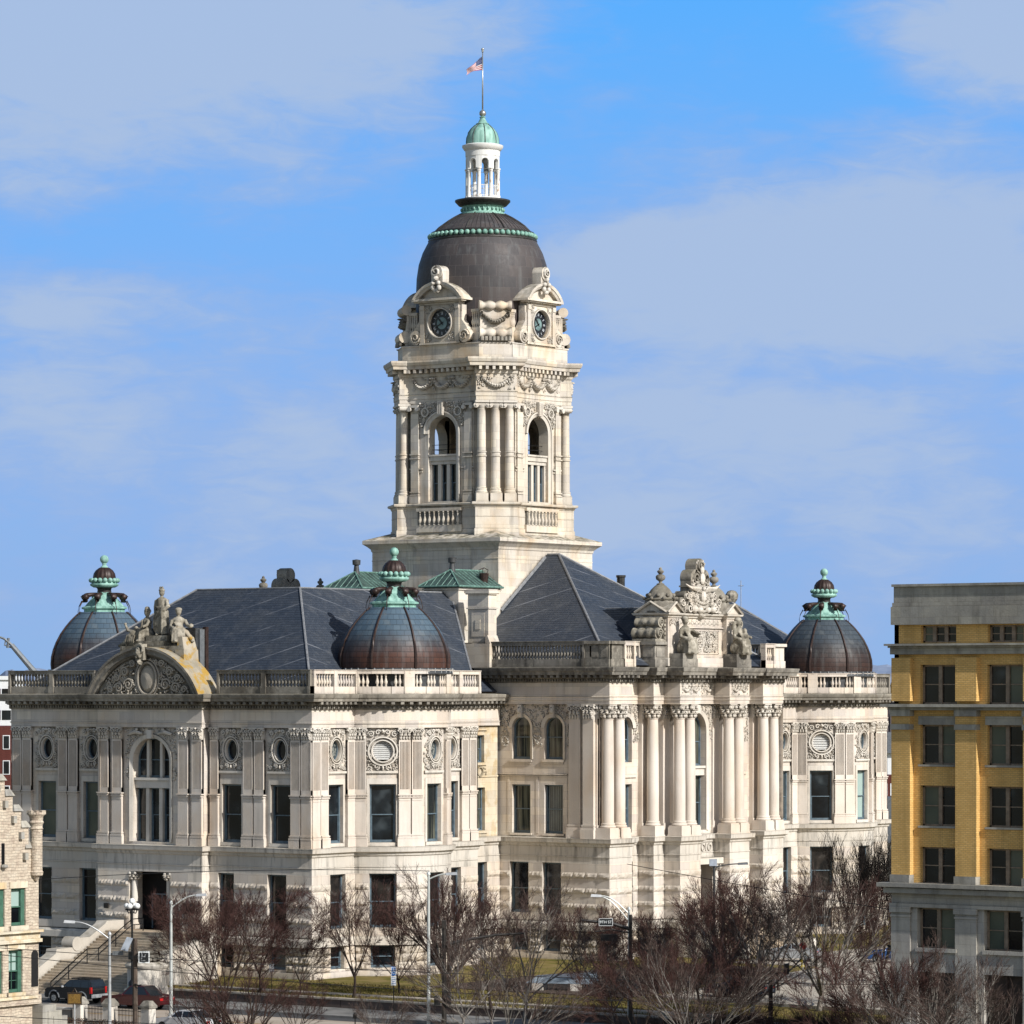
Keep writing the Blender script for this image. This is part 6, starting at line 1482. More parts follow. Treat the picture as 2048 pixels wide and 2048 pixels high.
s1 = figure('seated_statue', 'stone seated figure in helmet behind the left knee of the standing statue', (-1.25, -43.0, 25.95), seated()+[('e', (0, 0, 2.28), (.13, .2, .14)), ('t', [(.3, -.5, .9), (.5, -.5, 1.5)], [.12, .05])]); s1.rotation_euler[2] = radians(-35); s1.scale = (1.1, 1.1, 1.15)
recl = [('t', [(-1.5, -.1, .12), (-.9, -.1, .3), (-.3, 0, .7), (.2, .05, .95), (.35, .1, .2)], [.1, .22, .38, .42, .35]), ('e', (.1, -.1, 1.0), (.48, .4, .42)), ('e', (-.05, -.35, .6), (.35, .25, .55)), ('t', [(-.1, 0, 1.25), (-.55, -.1, 1.35), (-.75, -.1, 1.75)], [.16, .13, .1]), ('e', (-.78, -.1, 1.85), (.13, .12, .12)), ('e', (.25, 0, 1.45), (.2, .2, .24)), ('t', [(.3, -.1, 1.0), (.55, -.3, 1.1)], [.14, .1])]
for i in range(5): recl.append(('t', [(-.3+.2*i, -.45, 1.0), (-.4+.2*i, -.55, .5), (-.35+.2*i, -.45, .05)], [.06, .07, .07]))
figure('reclining_statue', 'stone reclining figure with raised hand at the left end of the lunette top', (-2.3, -43.4, 25.5), recl)
s2_ = figure('seated_statue', 'stone bare-shouldered figure with yellow lichened drapery on the right buttress', (2.05, -43.1, 25.9), seated()+[('t', [(.1, -.2, .75), (.8, -.5, .3), (1.0, -.6, 0)], [.25, .18, .12]), ('e', (.85, -.6, 1.05), (.17, .15, .15))]); s2_.rotation_euler[2] = radians(40); s2_.scale = (1.15, 1.15, 1.2)
mb = MB(); mb.tube([(-.45, .0, .72), (0, -.45, .8), (.55, -.5, .6), (.9, -.7, .15)], [.2, .26, .2, .12], 8); mb.ell((0, -.1, .55), (.55, .52, .4), 12, 8)
b = mb.build('drapery', M['limestone_lichen'], s2_, local=True, smooth=True); b.modifiers.new('m', 'REMESH').mode = 'VOXEL'; b.modifiers[0].voxel_size = .07
s3 = figure('seated_statue', 'seated stone woman with outstretched arm in front of the left post of the entrance attic', (23.75, -4.1, 25.2), seated()+[('t', [(.35, -.15, 1.45), (.6, -.5, 1.2), (.62, -.8, 1.15)], [.11, .085, .06])]); s3.rotation_euler[2] = radians(80); s3.scale = (1.3, 1.3, 1.38)
s4 = figure('seated_statue', 'seated stone figure holding a child in front of the right post of the entrance attic', (23.75, 4.1, 25.2), seated()+[('e', (.15, -.45, 1.05), (.22, .25, .3)), ('e', (.1, -.45, 1.42), (.15, .16, .17)), ('t', [(-.3, .1, 2.0), (-.4, .1, 1.5)], [.12, .15])]); s4.rotation_euler[2] = radians(85); s4.scale = (1.3, 1.3, 1.38)

# ================================================================== ground
def sheet(name, pts, z, mat, kind='structure', thick=0):
    mb = MB(); n = len(pts)
    if thick: mb.add([(x, y, z) for x, y in pts]+[(x, y, z-thick) for x, y in pts], [tuple(range(n))]+[(i, n+i, n+(i+1) % n, (i+1) % n) for i in range(n)])
    else: mb.poly([(x, y, z) for x, y in pts])
    return tag(mb.build(name, M[mat]), kind=kind)
sheet('ground', [(-9000, -900), (9000, -900), (9000, 14000), (-9000, 14000)], -1.06, 'far_ground')
sheet('road', [(-300, -73), (90, -73), (90, -58.9), (-300, -58.9)], -1.0, 'asphalt')
sheet('road', [(5, -60.9), (84, -60.9), (84, -72.0), (5, -72.0)], -.996, 'road_concrete')
mb = MB(); mb.box(5.5, 83.5, -66.2, -66.08, -.995, -.99); mb.box(5.5, 83.5, -65.95, -65.83, -.995, -.99); tag(mb.build('road_marking', M['marker_gold']), kind='structure')
mb = MB(); mb.box(-60, 84, -58.9, -58.7, -1.05, -.84); mb.box(-60, 84, -73.2, -73.0, -1.05, -.84); tag(mb.build('kerb', M['sidewalk_grey']), kind='structure')
sheet('pavement', [(-60, -58.7), (84, -58.7), (84, -53.2), (-60, -53.2)], -.86, 'sidewalk_grey')
sheet('near_pavement', [(-60, -79), (84, -79), (84, -73.2), (-60, -73.2)], -.86, 'sidewalk')
# lawn gently rising to the walls of the courthouse
mb = MB(); n = 40
xs = [6+ (78-6)*i/n for i in range(n+1)]; ys = [-52.95, -50, -47.5, -45, -43, -30, 0, 60]
zz = [-.18, -.12, -.03, .06, .12, .15, .15, .1]
rg = random.Random(5)
vs = [(x, y, z-(max(0, x-44)*.012)+rg.uniform(-.03, .03)) for y, z in zip(ys, zz) for x in xs]; mb.add(vs, [(j*(n+1)+i, j*(n+1)+i+1, (j+1)*(n+1)+i+1, (j+1)*(n+1)+i) for j in range(len(ys)-1) for i in range(n)])
lawn = tag(mb.build('lawn', M['grass_ground']), kind='structure')
sheet('garden_path', [(6, -51.3), (60, -51.3), (60, -50.2), (6, -50.2)], -.06, 'sidewalk', thick=.2)
sheet('forecourt_pavement', [(31, -9), (40, -9), (46, -42), (77.9, -44), (77.9, 30), (31, 30)], .19, 'sidewalk', thick=.5)
sheet('planting_bed', [(27, -44), (45, -44), (39, -12), (27, -12)], .175, 'mulch', thick=.2)
sheet('far_street', [(78.2, -52), (95, -52), (95, 300), (78.2, 300)], -.6, 'road_concrete', thick=.3)
mb = MB()
for a, b in ((6.2, 17), (17.05, 26), (26.05, 36), (36.05, 47), (47.05, 58), (58.05, 70)): mb.box(a, b, -53.2, -52.85, -1.0, -.28)
rw = mb.build('retaining_wall', M['retaining']); tag(rw, 'low dark stone retaining wall holding up the lawn', 'wall')
mb = MB(); mb.box(6.1, 70.1, -53.28, -52.6, -.28, -.16); mb.build('coping', M['sidewalk'], rw)
# grass tufts
mb = MB(); rg = random.Random(9)
for i in range(9000):
    x = rg.uniform(7, 60); y = rg.uniform(-52.5, -44.2)
    if -51.4 < y < -50.1: continue
    z = -.14+(y+53)*.028-max(0, x-44)*.012; h = rg.uniform(.05, .13); a = rg.uniform(0, pi); c, s = cos(a)*.05, sin(a)*.05
    mb.add([(x-c, y-s, z-.03), (x+c, y+s, z-.03), (x+rg.uniform(-.05, .05), y+rg.uniform(-.05, .05), z+h)], [(0, 1, 2)])
tag(mb.build('lawn_grass', M['grass_ground']), 'patchy green and straw coloured winter grass on the lawn', 'grass', kind='stuff')
# ================================================================== grand outside stairs
st = empty('stone_staircase', (0, -50, -.9), 'broad stone stairs with scrolled cheek wall climbing to the shaded entrance', 'staircase')
mb = MB(); n1, n2 = 12, 13; y = -45.5; z = 3.42; rise = .17
flights = []
mb.box(-2.5, 7.4, -46.6, -44.3, -.9, 3.42)
zt = 3.42; yy = -46.6
for i in range(11): zt -= .185; mb.box(-2.5, 7.4, yy-.36, yy, -.9, zt); yy -= .36
mb.box(-2.5, 7.4, yy-1.3, yy, -.9, zt-.001); yy -= 1.3
for i in range(12): zt -= .185; mb.box(-2.5, 7.4, yy-.34, yy, -.9, zt-.002); yy -= .34
mb.build('steps', M['step_stone'], st)
mb = MB()
def cheek(mb, x0, x1):
    pr = [(-44.4, 4.15), (-46.4, 4.15), (-46.6, 3.95), (-48.4, 3.0), (-50.2, 3.0), (-50.25, 2.3), (-52.2, 2.25), (-52.3, 1.9), (-55.0, .55), (-55.6, .5), (-55.6, -.95), (-44.4, -.95)]
    n = len(pr); mb.add([(x0, y, z) for y, z in pr]+[(x1, y, z) for y, z in pr], [tuple(range(n)), tuple(range(2*n-1, n-1, -1))]+[(i, (i+1) % n, n+(i+1) % n, n+i) for i in range(n)])
    mb.tube([(x0-.05, -49.9, 2.55), (x1+.05, -49.9, 2.55)], .55, 18)
cheek(mb, -3.5, -2.45); mb.build('cheek_wall', M['concrete_pale'], st, angle=40)
mb = MB(); mb.tube([(-1.9+.0, -56.0, .95), (-1.2, -54.6, 1.1)], .01, 3) if False else None
rl = [(.4, -45.4, 4.4), (.4, -46.7, 4.4), (.4, -50.6, 2.35), (.4, -51.9, 2.35), (.4, -56.0, .1)]
for dx, dz in ((0, 0), (0, -.45), (.0, 0)):
    mb.tube([(x+dx, y, z+dz) for x, y, z in rl], .04, 5)
for (x, y, z) in [(.4, -45.4, 4.4), (.4, -46.7, 4.4), (.4, -48.6, 3.4), (.4, -50.6, 2.35), (.4, -51.9, 2.35), (.4, -54, 1.2), (.4, -56.0, .1)]: mb.tube([(x, y, z), (x, y, z-1.05)], .045, 5)
mb.build('handrail', M['black_metal'], st)
# round stone pedestal at the right foot of the stairs
pd = empty('stone_pedestal', (8.3, -54.0, -.9), 'drum shaped pale stone pedestal with garlanded bowl at the foot of the stairs', 'pedestal')
mb = MB(); mb.lathe((0, 0), [(1.75, 0), (1.75, .7), (1.55, .8), (1.5, .9), (1.5, 2.2), (1.62, 2.3), (1.7, 2.5), (1.6, 2.62), (1.1, 2.75)], 32); mb.build('drum', M['limestone_trim'], pd, local=True, angle=40)
mb = MB(); mb.lathe((0, 0), [(1.1, 2.7), (.8, 2.8), (1.15, 3.1), (1.2, 3.25), (.9, 3.3)], 24)
for i in range(18): a = 2*pi*i/18; mb.ell((1.12*cos(a), 1.12*sin(a), 3.0+.08*sin(3*a)), (.2, .2, .15), 7, 5)
mb.lathe((0, 0), [(.9, 3.3), (1.0, 3.4), (.35, 3.55), (.0, 3.6)], 20); mb.build('bowl', M['limestone_sooty'], pd, local=True, angle=40)
cw = MB(); pr = [(-46.0, 3.6), (-49.0, 2.9), (-51.5, 2.4), (-53.5, 1.6), (-53.5, -.9), (-46, -.9)]; n = 6
cw.add([(7.4, y, z) for y, z in pr]+[(8.4, y, z) for y, z in pr], [tuple(range(n)), tuple(range(2*n-1, n-1, -1))]+[(i, (i+1) % n, n+(i+1) % n, n+i) for i in range(n)]); cw.build('cheek_wall', M['limestone_trim'], st)

# ================================================================== yellow brick building on the right
yb = empty('brick_building', (88, -70, -1), 'yellow brick office building with grey stone bands and paired brown windows', 'building')
YX, YY = 84.8, -75.0; Fy = Fr(YX, YY, 1, 0); YL = 22.0
zc = [(6.8, 9.75), (11.75, 14.2), (15.3, 17.75), (18.85, 21.2), (22.35, 24.75)]
def yz(py): return 22-(py-1384.08)*(343.46-84.8*.5828-75*.8126)/7876.64
YL = 23.0; rows = [('r', 1815-2, 1893), ('r', 1692, 1766), ('r', 1570, 1650), ('r', 1449, 1528), ('r', 1330, 1408), ('t', 1252, 1286)]
# vertical bays: window centre at u, spacing 4.65
bays_ = [2.98+4.46*i for i in range(5)]; hwn = 1.22
pil = [(0, 1.28)]+[(b+hwn+.1, b+4.46-hwn-.5) for b in bays_]
mb = MB(); stn = MB(); ops = []
for b in bays_:
    for k, p0, p1 in rows[1:]: ops.append(('rect', b-hwn*(1 if k == 'r' else .97), b+hwn*(1 if k == 'r' else .97), yz(p1), yz(p0)))
zb_ = yz(1766)-.3; zt_ = yz(1252)
wall(mb, Fy, 0, YL, zb_, yz(1250)+.05, ops, .4)
for a, b in pil:
    b = min(b, YL); fbox(mb, Fy, a+.02, b, yz(1748), yz(1418), 0, .4); fbox(mb, Fy, a+.02, b, yz(1402), yz(1316), 0, .4)
    fbox(stn, Fy, a, b+.03, zb_, yz(1748), 0, .56); fbox(stn, Fy, a-.02, b+.03, yz(1432)-.25, yz(1432)+.15, 0, .40) if False else None
fbox(mb, Fr(YX, YY+20, 0, -1), 0, 20, zb_, yz(1250), -.3, 0)
mb.build('brick_wall', M['yellow_brick'], yb)
for b in bays_:   # header strips above windows
    fbox(stn, Fy, b-hwn-.05, b+hwn+.2, yz(1449), yz(1432), 0, .16)
for a, b in pil:
    b = min(b, YL); fbox(stn, Fy, a, b+.06, yz(1432), yz(1420), 0, .54); fbox(stn, Fy, a, b+.025, yz(1459), yz(1448), 0, .52)
fbox(stn, Fy, -.1, YL, yz(1309), yz(1292), -.2, .36); fbox(stn, Fy, -.3, YL, yz(1292), yz(1288), -.2, .75); fbox(stn, Fy, -.18, YL, yz(1296), yz(1292), -.2, .5)
fbox(stn, Fy, -.05, YL, yz(1250), yz(1214), -.5, .36); fbox(stn, Fy, .0, YL, yz(1214), yz(1206), -.5, .28); fbox(stn, Fy, .1, YL, yz(1206), yz(1174), -.5, .2); fbox(stn, Fy, -.02, YL, yz(1174), yz(1169), -.6, .34)
fbox(stn, Fr(YX, YY+20, 0, -1), 0, 20, yz(1250), yz(1172), -.5, .05)
fbox(stn, Fy, -.2, YL, yz(1420)+.0, yz(1414), -.2, .5); fbox(stn, Fy, -.5, YL, yz(1414), yz(1408), -.2, .85)
fbox(stn, Fy, -.65, YL, yz(1772), yz(1764), -.2, 1.0); fbox(stn, Fy, -.3, YL, yz(1784), yz(1774), -.2, .8)
for b in bays_:
    for k, p0, p1 in rows[2:5]: fbox(stn, Fy, b-hwn-.1, b+hwn+.1, yz(p1)-.12, yz(p1), -.2, .12)
stn.build('stone_band', M['belt_grey'], yb)
lb = MB(); ops2 = [('rect', b-hwn-.05, b+hwn+.15, yz(1892), yz(1813)) for b in bays_]+[('rect', b-hwn-.05, b+hwn+.15, -1, yz(1940)) for b in bays_]
wall(lb, Fy, -.02, YL, -1, yz(1784), ops2, .5, .3); 
for a, b in pil:
    b = min(b, YL); fbox(lb, Fy, a-.0, b, -1, yz(1823), .3, .40); fbox(lb, Fy, a-.06, b+.06, yz(1823), yz(1812), .3, .52); fbox(lb, Fy, a-.03, b+.03, yz(1832), yz(1828), .3, .46)
fbox(lb, Fy, -.1, YL, yz(1812), yz(1805), .3, .45)
for b in bays_: fbox(lb, Fy, b-hwn-.1, b+hwn+.2, yz(1900), yz(1892), .0, .45)
lb.build('stone_wall', M['belt_pale'], yb)
for b in bays_:
    mb = MB(); fbox(mb, Fy, b-hwn-.05, b+hwn+.15, -1, yz(1940), -.3, -.15); fbox(mb, Fy, b-.08, b+.08, -1, yz(1940), -.15, -.05); fbox(mb, Fy, b-hwn, b+hwn+.1, yz(1985), yz(1980), -.15, -.05); mb.build('entrance_door', M['door_brown'], yb)
i = 0
for b in bays_:
    for k, p0, p1 in rows:
        hw = hwn if k == 'r' else hwn*.97; n = 2 if k == 'r' else 3; z0, z1 = yz(p1), yz(p0); d = .39
        if p0 > 1800: hw += .05; d = .2
        fm = 'frame_amber' if p0 > 1800 and False else 'frame_brown'
        mb = MB(); ee = -d+.1
        fbox(mb, Fy, b-hw, b-hw+.13, z0, z1, -d, ee); fbox(mb, Fy, b+hw-.13, b+hw, z0, z1, -d, ee); fbox(mb, Fy, b-hw, b+hw, z1-.1, z1, -d, ee); fbox(mb, Fy, b-hw, b+hw, z0, z0+.1, -d, ee)
        for j in range(1, n): u = b-hw+2*hw*j/n; fbox(mb, Fy, u-.12, u+.12, z0, z1, -d, ee+.06)
        zm = (z0+z1)/2
        for j in range(n): u0 = b-hw+2*hw*j/n; fbox(mb, Fy, u0+.1, u0+2*hw/n-.1, zm-.03, zm+.03, -d, ee-.02); 
        w = mb.build('window', M[fm], yb)
        for j in range(n):
            u0 = b-hw+2*hw*j/n; q = MB(); q.poly([Fy.pt(u0, z0, -d+.03), Fy.pt(u0+2*hw/n, z0, -d+.03), Fy.pt(u0+2*hw/n, z1, -d+.03), Fy.pt(u0, z1, -d+.03)])
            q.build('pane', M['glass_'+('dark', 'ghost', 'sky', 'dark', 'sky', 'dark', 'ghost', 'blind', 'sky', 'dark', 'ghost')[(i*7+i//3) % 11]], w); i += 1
mb = MB(); mb.quad((YX, YY+.49, -1), (YX+YL, YY+.49, -1), (YX+YL, YY+.49, yz(1935)), (YX, YY+.49, yz(1935))) if False else None; mb.quad((YX, YY+.5, -1), (YX, YY+20, -1), (YX, YY+20, zb_+1), (YX, YY+.5, zb_+1)); mb.quad((YX, YY+1, yz(1180)), (YX+YL, YY+1, yz(1180)), (YX+YL, YY+20, yz(1180)), (YX, YY+20, yz(1180))); mb.quad((YX+YL, YY+.02, -1), (YX+YL, YY+20, -1), (YX+YL, YY+20, yz(1172)), (YX+YL, YY+.02, yz(1172))); mb.quad((YX, YY+20, -1), (YX+YL, YY+20, -1), (YX+YL, YY+20, yz(1172)), (YX, YY+20, yz(1172))); mb.build('side_wall', M['yellow_brick'], yb)

# ================================================================== old stone jail at the left edge
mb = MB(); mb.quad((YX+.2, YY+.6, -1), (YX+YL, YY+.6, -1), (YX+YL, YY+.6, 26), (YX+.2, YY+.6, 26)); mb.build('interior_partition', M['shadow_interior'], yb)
jl = empty('stone_house', (28.7, -92, -1), 'sunlit rough stone house with stepped gable, round turret and green sash windows', 'building')
def jz(py, y): return 22-(py-1384.08)*(343.46-28.7*.5828+y*.8126)/7876.64
def jy(px):
    u = (px-1024.76)/7876.64; a = 28.7; return (u*(343.46-a*.58283)+2.56-a*.81259)/(.58283-u*.81259)
Fj = Fr(28.7, jy(-60), 0, 1); j0 = jy(-60); JU = lambda px: jy(px)-j0; Z = lambda py: jz(py, jy(40))
mb = MB(); ops = [('rect', JU(23), JU(52), Z(1851), Z(1776)), ('rect', JU(-18), JU(10), Z(1851), Z(1776)), ('rect', JU(18), JU(46), Z(1984), Z(1899)), ('rect', JU(-20), JU(6), Z(1984), Z(1899)), ('rect', JU(3.4), JU(9.5), Z(1728), Z(1685))]
end = JU(78)
wall(mb, Fj, 0, end-.0, -1, Z(1776)+.1, ops[:4], .35); 
steps = [(1560, 10), (1591, 26), (1622, 43), (1655, 58), (1697, 67)]
prev = 0; zz0 = Z(1776)+.1
wall(mb, Fj, 0, JU(66), zz0, Z(1697), [('rect', JU(3.4), JU(9.5), Z(1728), Z(1705))] if False else [], .3)
zs_ = [Z(1697)]+[Z(p) for p, x in reversed(steps[:-1])]; xs_ = [JU(x) for p, x in reversed(steps[:-1])]
for (za, zb2, xx) in zip(zs_, zs_[1:], xs_): wall(mb, Fj, 0, xx, za, zb2)
wall(mb, Fj, JU(66), end, zz0, Z(1745)); fbox(mb, Fj, JU(3.4), JU(9.5), Z(1728), Z(1685), 0, .012) if False else None
fbox(mb, Fr(28.7, j0, 0, 1), 0, end, Z(2010), Z(1992), 0, .25)
jb = mb.build('rubble_wall', M['rubble_stone'], jl)
mb = MB(); wall(mb, Fr(28.7-12, jy(78), 1, 0), 0, 12, -1, Z(1745)); wall(mb, Fr(28.7, jy(78), -1, 0), 0, 12, -1, Z(1745)); mb.build('side_wall', M['rubble_stone'], jl)
mb = MB(); fbox(mb, Fj, JU(3.6), JU(9.5), Z(1728), Z(1685), -.05, .03); mb.build('slit_window', M['glass_dark'], jl)
mb = MB()
for (za, xx) in zip(zs_[1:]+[Z(1697)], xs_+[JU(66)]):
    mb.add([Fj.pt(xx-.75, za, -.5), Fj.pt(xx-.75, za, .12), Fj.pt(xx+.12, za, .12), Fj.pt(xx+.12, za, -.5), Fj.pt(xx-.6, za+.42, -.3), Fj.pt(xx-.6, za+.42, -.1), Fj.pt(xx-.1, za+.42, -.1), Fj.pt(xx-.1, za+.42, -.3)], [(0, 1, 5, 4), (1, 2, 6, 5), (2, 3, 7, 6), (3, 0, 4, 7), (4, 5, 6, 7), (0, 3, 2, 1)])
    fbox(mb, Fj, xx-.95, xx-.65, za-.75, za-.3, 0, .25)
mb.ell(Fj.pt(JU(6), Z(1731), .15), (.25, .25, .15), 8, 6)
mb.build('coping_stone', M['belt_grey'], jl)
mb = MB()
for op in ops[:4]:
    fbox(mb, Fj, op[1]-.15, op[2]+.15, op[4], op[4]+.42, 0, .06); fbox(mb, Fj, op[1]-.15, op[2]+.15, op[3]-.32, op[3], -.3, .14)
fbox(mb, Fj, 0, end+.12, Z(1866), Z(1861), 0, .35); fbox(mb, Fj, 0, end+.05, Z(1879), Z(1866), 0, .1); fbox(mb, Fj, 0, end+.1, Z(1886), Z(1879), 0, .25); fbox(mb, Fj, 0, end-.4, Z(1998), Z(1992), 0, .35)
mb.build('stone_band', M['limestone_yellow'], jl)
for i, op in enumerate(ops[:4]):
    mb = MB(); fbox(mb, Fj, op[1], op[1]+.1, op[3], op[4], -.35, -.2); fbox(mb, Fj, op[2]-.34, op[2], op[3], op[4], -.35, -.12); fbox(mb, Fj, op[1], op[2], op[4]-.15, op[4], -.35, -.15); fbox(mb, Fj, op[1], op[2], op[3], op[3]+.2, -.35, -.15); zm = (op[3]+op[4])/2
    fbox(mb, Fj, op[1], op[2]-.3, zm-.04, zm+.04, -.35, -.15)
    if i > 1:
        u = (op[1]+op[2]-.3)/2; fbox(mb, Fj, u-.02, u+.02, op[3], op[4], -.35, -.22); fbox(mb, Fj, op[1], op[2]-.3, zm+(zm-op[3])*.45-.02, zm+(zm-op[3])*.45+.02, -.35, -.22); fbox(mb, Fj, op[1], op[2]-.3, zm-(zm-op[3])*.45-.02, zm-(zm-op[3])*.45+.02, -.35, -.22)
    w = mb.build('window', M['frame_green'], jl)
    for a, b, k in ((op[3], zm, 'dark'), (zm, op[4], 'pale')):
        q = MB(); q.poly([Fj.pt(op[1], a, -.3), Fj.pt(op[2], a, -.3), Fj.pt(op[2], b, -.3), Fj.pt(op[1], b, -.3)]); q.build('pane', M['glass_'+k], w)
mb = MB(); tcx, tcy, _ = Fj.pt(JU(71), 0, .1)
mb.lathe((tcx, tcy), [(.05, Z(1764)), (.18, Z(1760)), (.22, Z(1754)), (.42, Z(1752)), (.46, Z(1745)), (.4, Z(1743)), (.4, Z(1660)), (.46, Z(1659)), (.4, Z(1656)), (.42, Z(1650)), (.5, Z(1646)), (.42, Z(1642)), (.46, Z(1634)), (.58, Z(1630)), (.58, Z(1626)), (.2, Z(1624)), (0, Z(1624))], 16)
for i in range(8): a = i*pi/4; mb.box(tcx+.48*cos(a)-.1, tcx+.48*cos(a)+.1, tcy+.48*sin(a)-.1, tcy+.48*sin(a)+.1, Z(1630), Z(1622))
mb.build('turret', M['rubble_stone'], jl, angle=40)
mb = MB(); ops_ = None
Fjx = Fr(28.7, jy(78), 0, 1)
mb.box(27.9, 28.7, jy(66), jy(66)+.01, 0, 0.01) if False else None
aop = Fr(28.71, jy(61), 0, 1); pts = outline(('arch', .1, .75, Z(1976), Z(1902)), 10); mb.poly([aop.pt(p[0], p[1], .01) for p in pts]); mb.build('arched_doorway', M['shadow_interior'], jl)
mb = MB()
for i in range(3): fbox(mb, Fj, end-.6+.5*i, end+.7+.5*i, -1, Z(2012+12*i), -.4-.03*i, .9+.03*i)
mb.build('entrance_steps', M['belt_grey'], jl)

# ================================================================== background buildings
def ctx(px, Y):   # ground position at a given distance for things beyond the courthouse
    X = (px-1024.76)*Y/7876.64+2.56; b = Y-343.46; return (X*.81259-b*.58283, X*.58283+b*.81259)
def hz(py, Y): return 22-(py-1384.08)*Y/7876.64
c35, s35 = .81259, .58283
def block(name, label, px0, px1, Y, py0, py1, depth, mat, extra=None, angle=radians(35.65)):
    """a background building whose camera side spans px0..px1 at distance Y"""
    x, y = ctx((px0+px1)/2, Y); w = (px1-px0)*Y/7876.64; z0, z1 = -1.0, hz(py0, Y)
    o = empty(name, (x, y, -1), label, 'building', rz=angle); mb = MB(); mb.box(-w/2, w/2, 0, depth, 0, z1+1); b = mb.build('wall', M[mat], o, local=True)
    if extra: extra(o, w, z1+1, b)
    return o
def wb(o, w, h, b):
    mb = MB(); mb.box(-w/2-.3, w/2+.3, -.3, 1, h-.6, h); mb.build('roof_edge', M['render_white'], o, local=True)
    for r in range(3):
        for i in range(7): mb = MB(); u = -w/2+w*(i+.5)/7; mb.box(u-.7, u+.7, -.06, .02, h-3.5-3.4*r, h-2-3.4*r); mb.build('window', M['glass_dark'], o, local=True)
block('white_building', 'flat roofed white rendered building far behind the left end of the courthouse', -120, 24, 620, 1352, 1450, 14, 'render_white', wb)
def rb_(o, w, h, b):
    for r in range(3):
        for i in range(8): mb = MB(); u = -w/2+w*(i+.5)/8; mb.box(u-.45, u+.45, -.08, .02, h-2.9-3.2*r, h-1.1-3.2*r); wd = mb.build('window', M['render_white'], o, local=True); mb = MB(); mb.box(u-.35, u+.35, -.1, -.06, h-2.8-3.2*r, h-1.2-3.2*r); mb.build('pane', M['glass_dark'], wd, local=True)
block('red_brick_building', 'dark red brick building seen between the stone house and the courthouse', -150, 24.5, 500, 1453, 1600, 14, 'red_brick', rb_)
def rb2(o, w, h, b):
    for i in range(7): mb = MB(); u = -w/2+w*(i+.5)/7; mb.box(u-.3, u+.3, -.08, .02, h-3.2, h-1.2); mb.build('window', M['render_white'], o, local=True)
    mb = MB(); mb.frus(-w/2-.5, w/2+.5, -3, 1, h-4.4, -w/2-.5, w/2+.5, 0, 1, h-3.4); mb.build('awning', M['roof_grey'], o, local=True)
block('red_brick_building', 'small red brick building visible in the gap beside the yellow brick building', 1740, 1830, 640, 1552, 1600, 12, 'red_brick', rb2)
block('grey_warehouse', 'low dark grey warehouse in the gap beside the yellow brick building', 1745, 1830, 600, 1597, 1700, 12, 'roof_grey')
block('white_house', 'small pale house with grey roof on the wooded slope in the right gap', 1740, 1830, 760, 1506, 1560, 12, 'render_white', lambda o, w, h, b: (lambda m: m.build('roof', M['roof_grey'], o, local=True))((lambda m: (m.frus(-w/2-1, w/2+1, -1, 13, h, -w/2, w/2, 5, 7, h+4), m)[1])(MB())))
# hills
def hill(name, px0, px1, Y, py, mat, depth=700, seed=1, amp=.25):
    rg = random.Random(seed); n = 60; mb = MB(); rows_ = []
    ph = [rg.uniform(0, 6) for _ in range(6)]
    for j in range(7):
        row = []
        for i in range(n+1):
            px = px0+(px1-px0)*i/n; YY2 = Y+depth*j/6; x, y = ctx(px, YY2); H = (hz(py, Y)+1)*sin(pi*(j+.01)/6*.5+.0)
            e = min(1, i/6, (n-i)/6); k = 1+amp*sum(sin(i*.35*(q+1)+ph[q])/(q+1) for q in range(6))*.4+rg.uniform(-.04, .04)
            row.append((x, y, -1+max(0, H*k*e) if j else -1))
        rows_.append(row)
    for a, b in zip(rows_, rows_[1:]):
        for i in range(n): mb.quad(a[i], a[i+1], b[i+1], b[i])
    return tag(mb.build(name, M[mat]), kind='structure')
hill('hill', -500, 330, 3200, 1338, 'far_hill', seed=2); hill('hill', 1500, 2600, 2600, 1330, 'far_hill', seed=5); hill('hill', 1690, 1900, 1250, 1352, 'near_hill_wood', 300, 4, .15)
# boom crane
cr_ = empty('boom_crane', (*ctx(60, 520), -1), 'grey telescopic boom of a crane rising behind the courthouse roof', 'crane', rz=radians(35.65))
def cz(py): return hz(py, 520)+1
def cu(px): return (px-60)*520/7876.64
mb = MB(); mb.box(-2, 6, -1.3, 1.3, .6, 3.2); mb.box(3, 5, -1.2, 1.2, 3.2, 5); 
for x in (-1.2, .8, 3, 5): mb.tube([(x, -1.4, .6), (x, 1.4, .6)], .6, 12)
mb.build('chassis', M['crane_grey'], cr_, local=True)
mb = MB(); mb.tube([(cu(84), 0, cz(1360)), (cu(58), 0, cz(1330)), (cu(24), 0, cz(1290))], [.42, .38, .33], 8); mb.tube([(2.5, 0, 3.5), (cu(84), 0, cz(1360))], [.5, .42], 8); mb.tube([(cu(24), 0, cz(1290)), (cu(10), 0, cz(1278)), (cu(-12), 0, cz(1269))], [.22, .18, .12], 6); mb.tube([(cu(26), 0, cz(1296)), (cu(10), 0, cz(1290)), (cu(12), 0, cz(1280))], .12, 5); mb.tube([(cu(18), 0, cz(1276)), (cu(16), 0, cz(1296))], .2, 5)
mb.build('boom', M['crane_grey'], cr_, local=True)
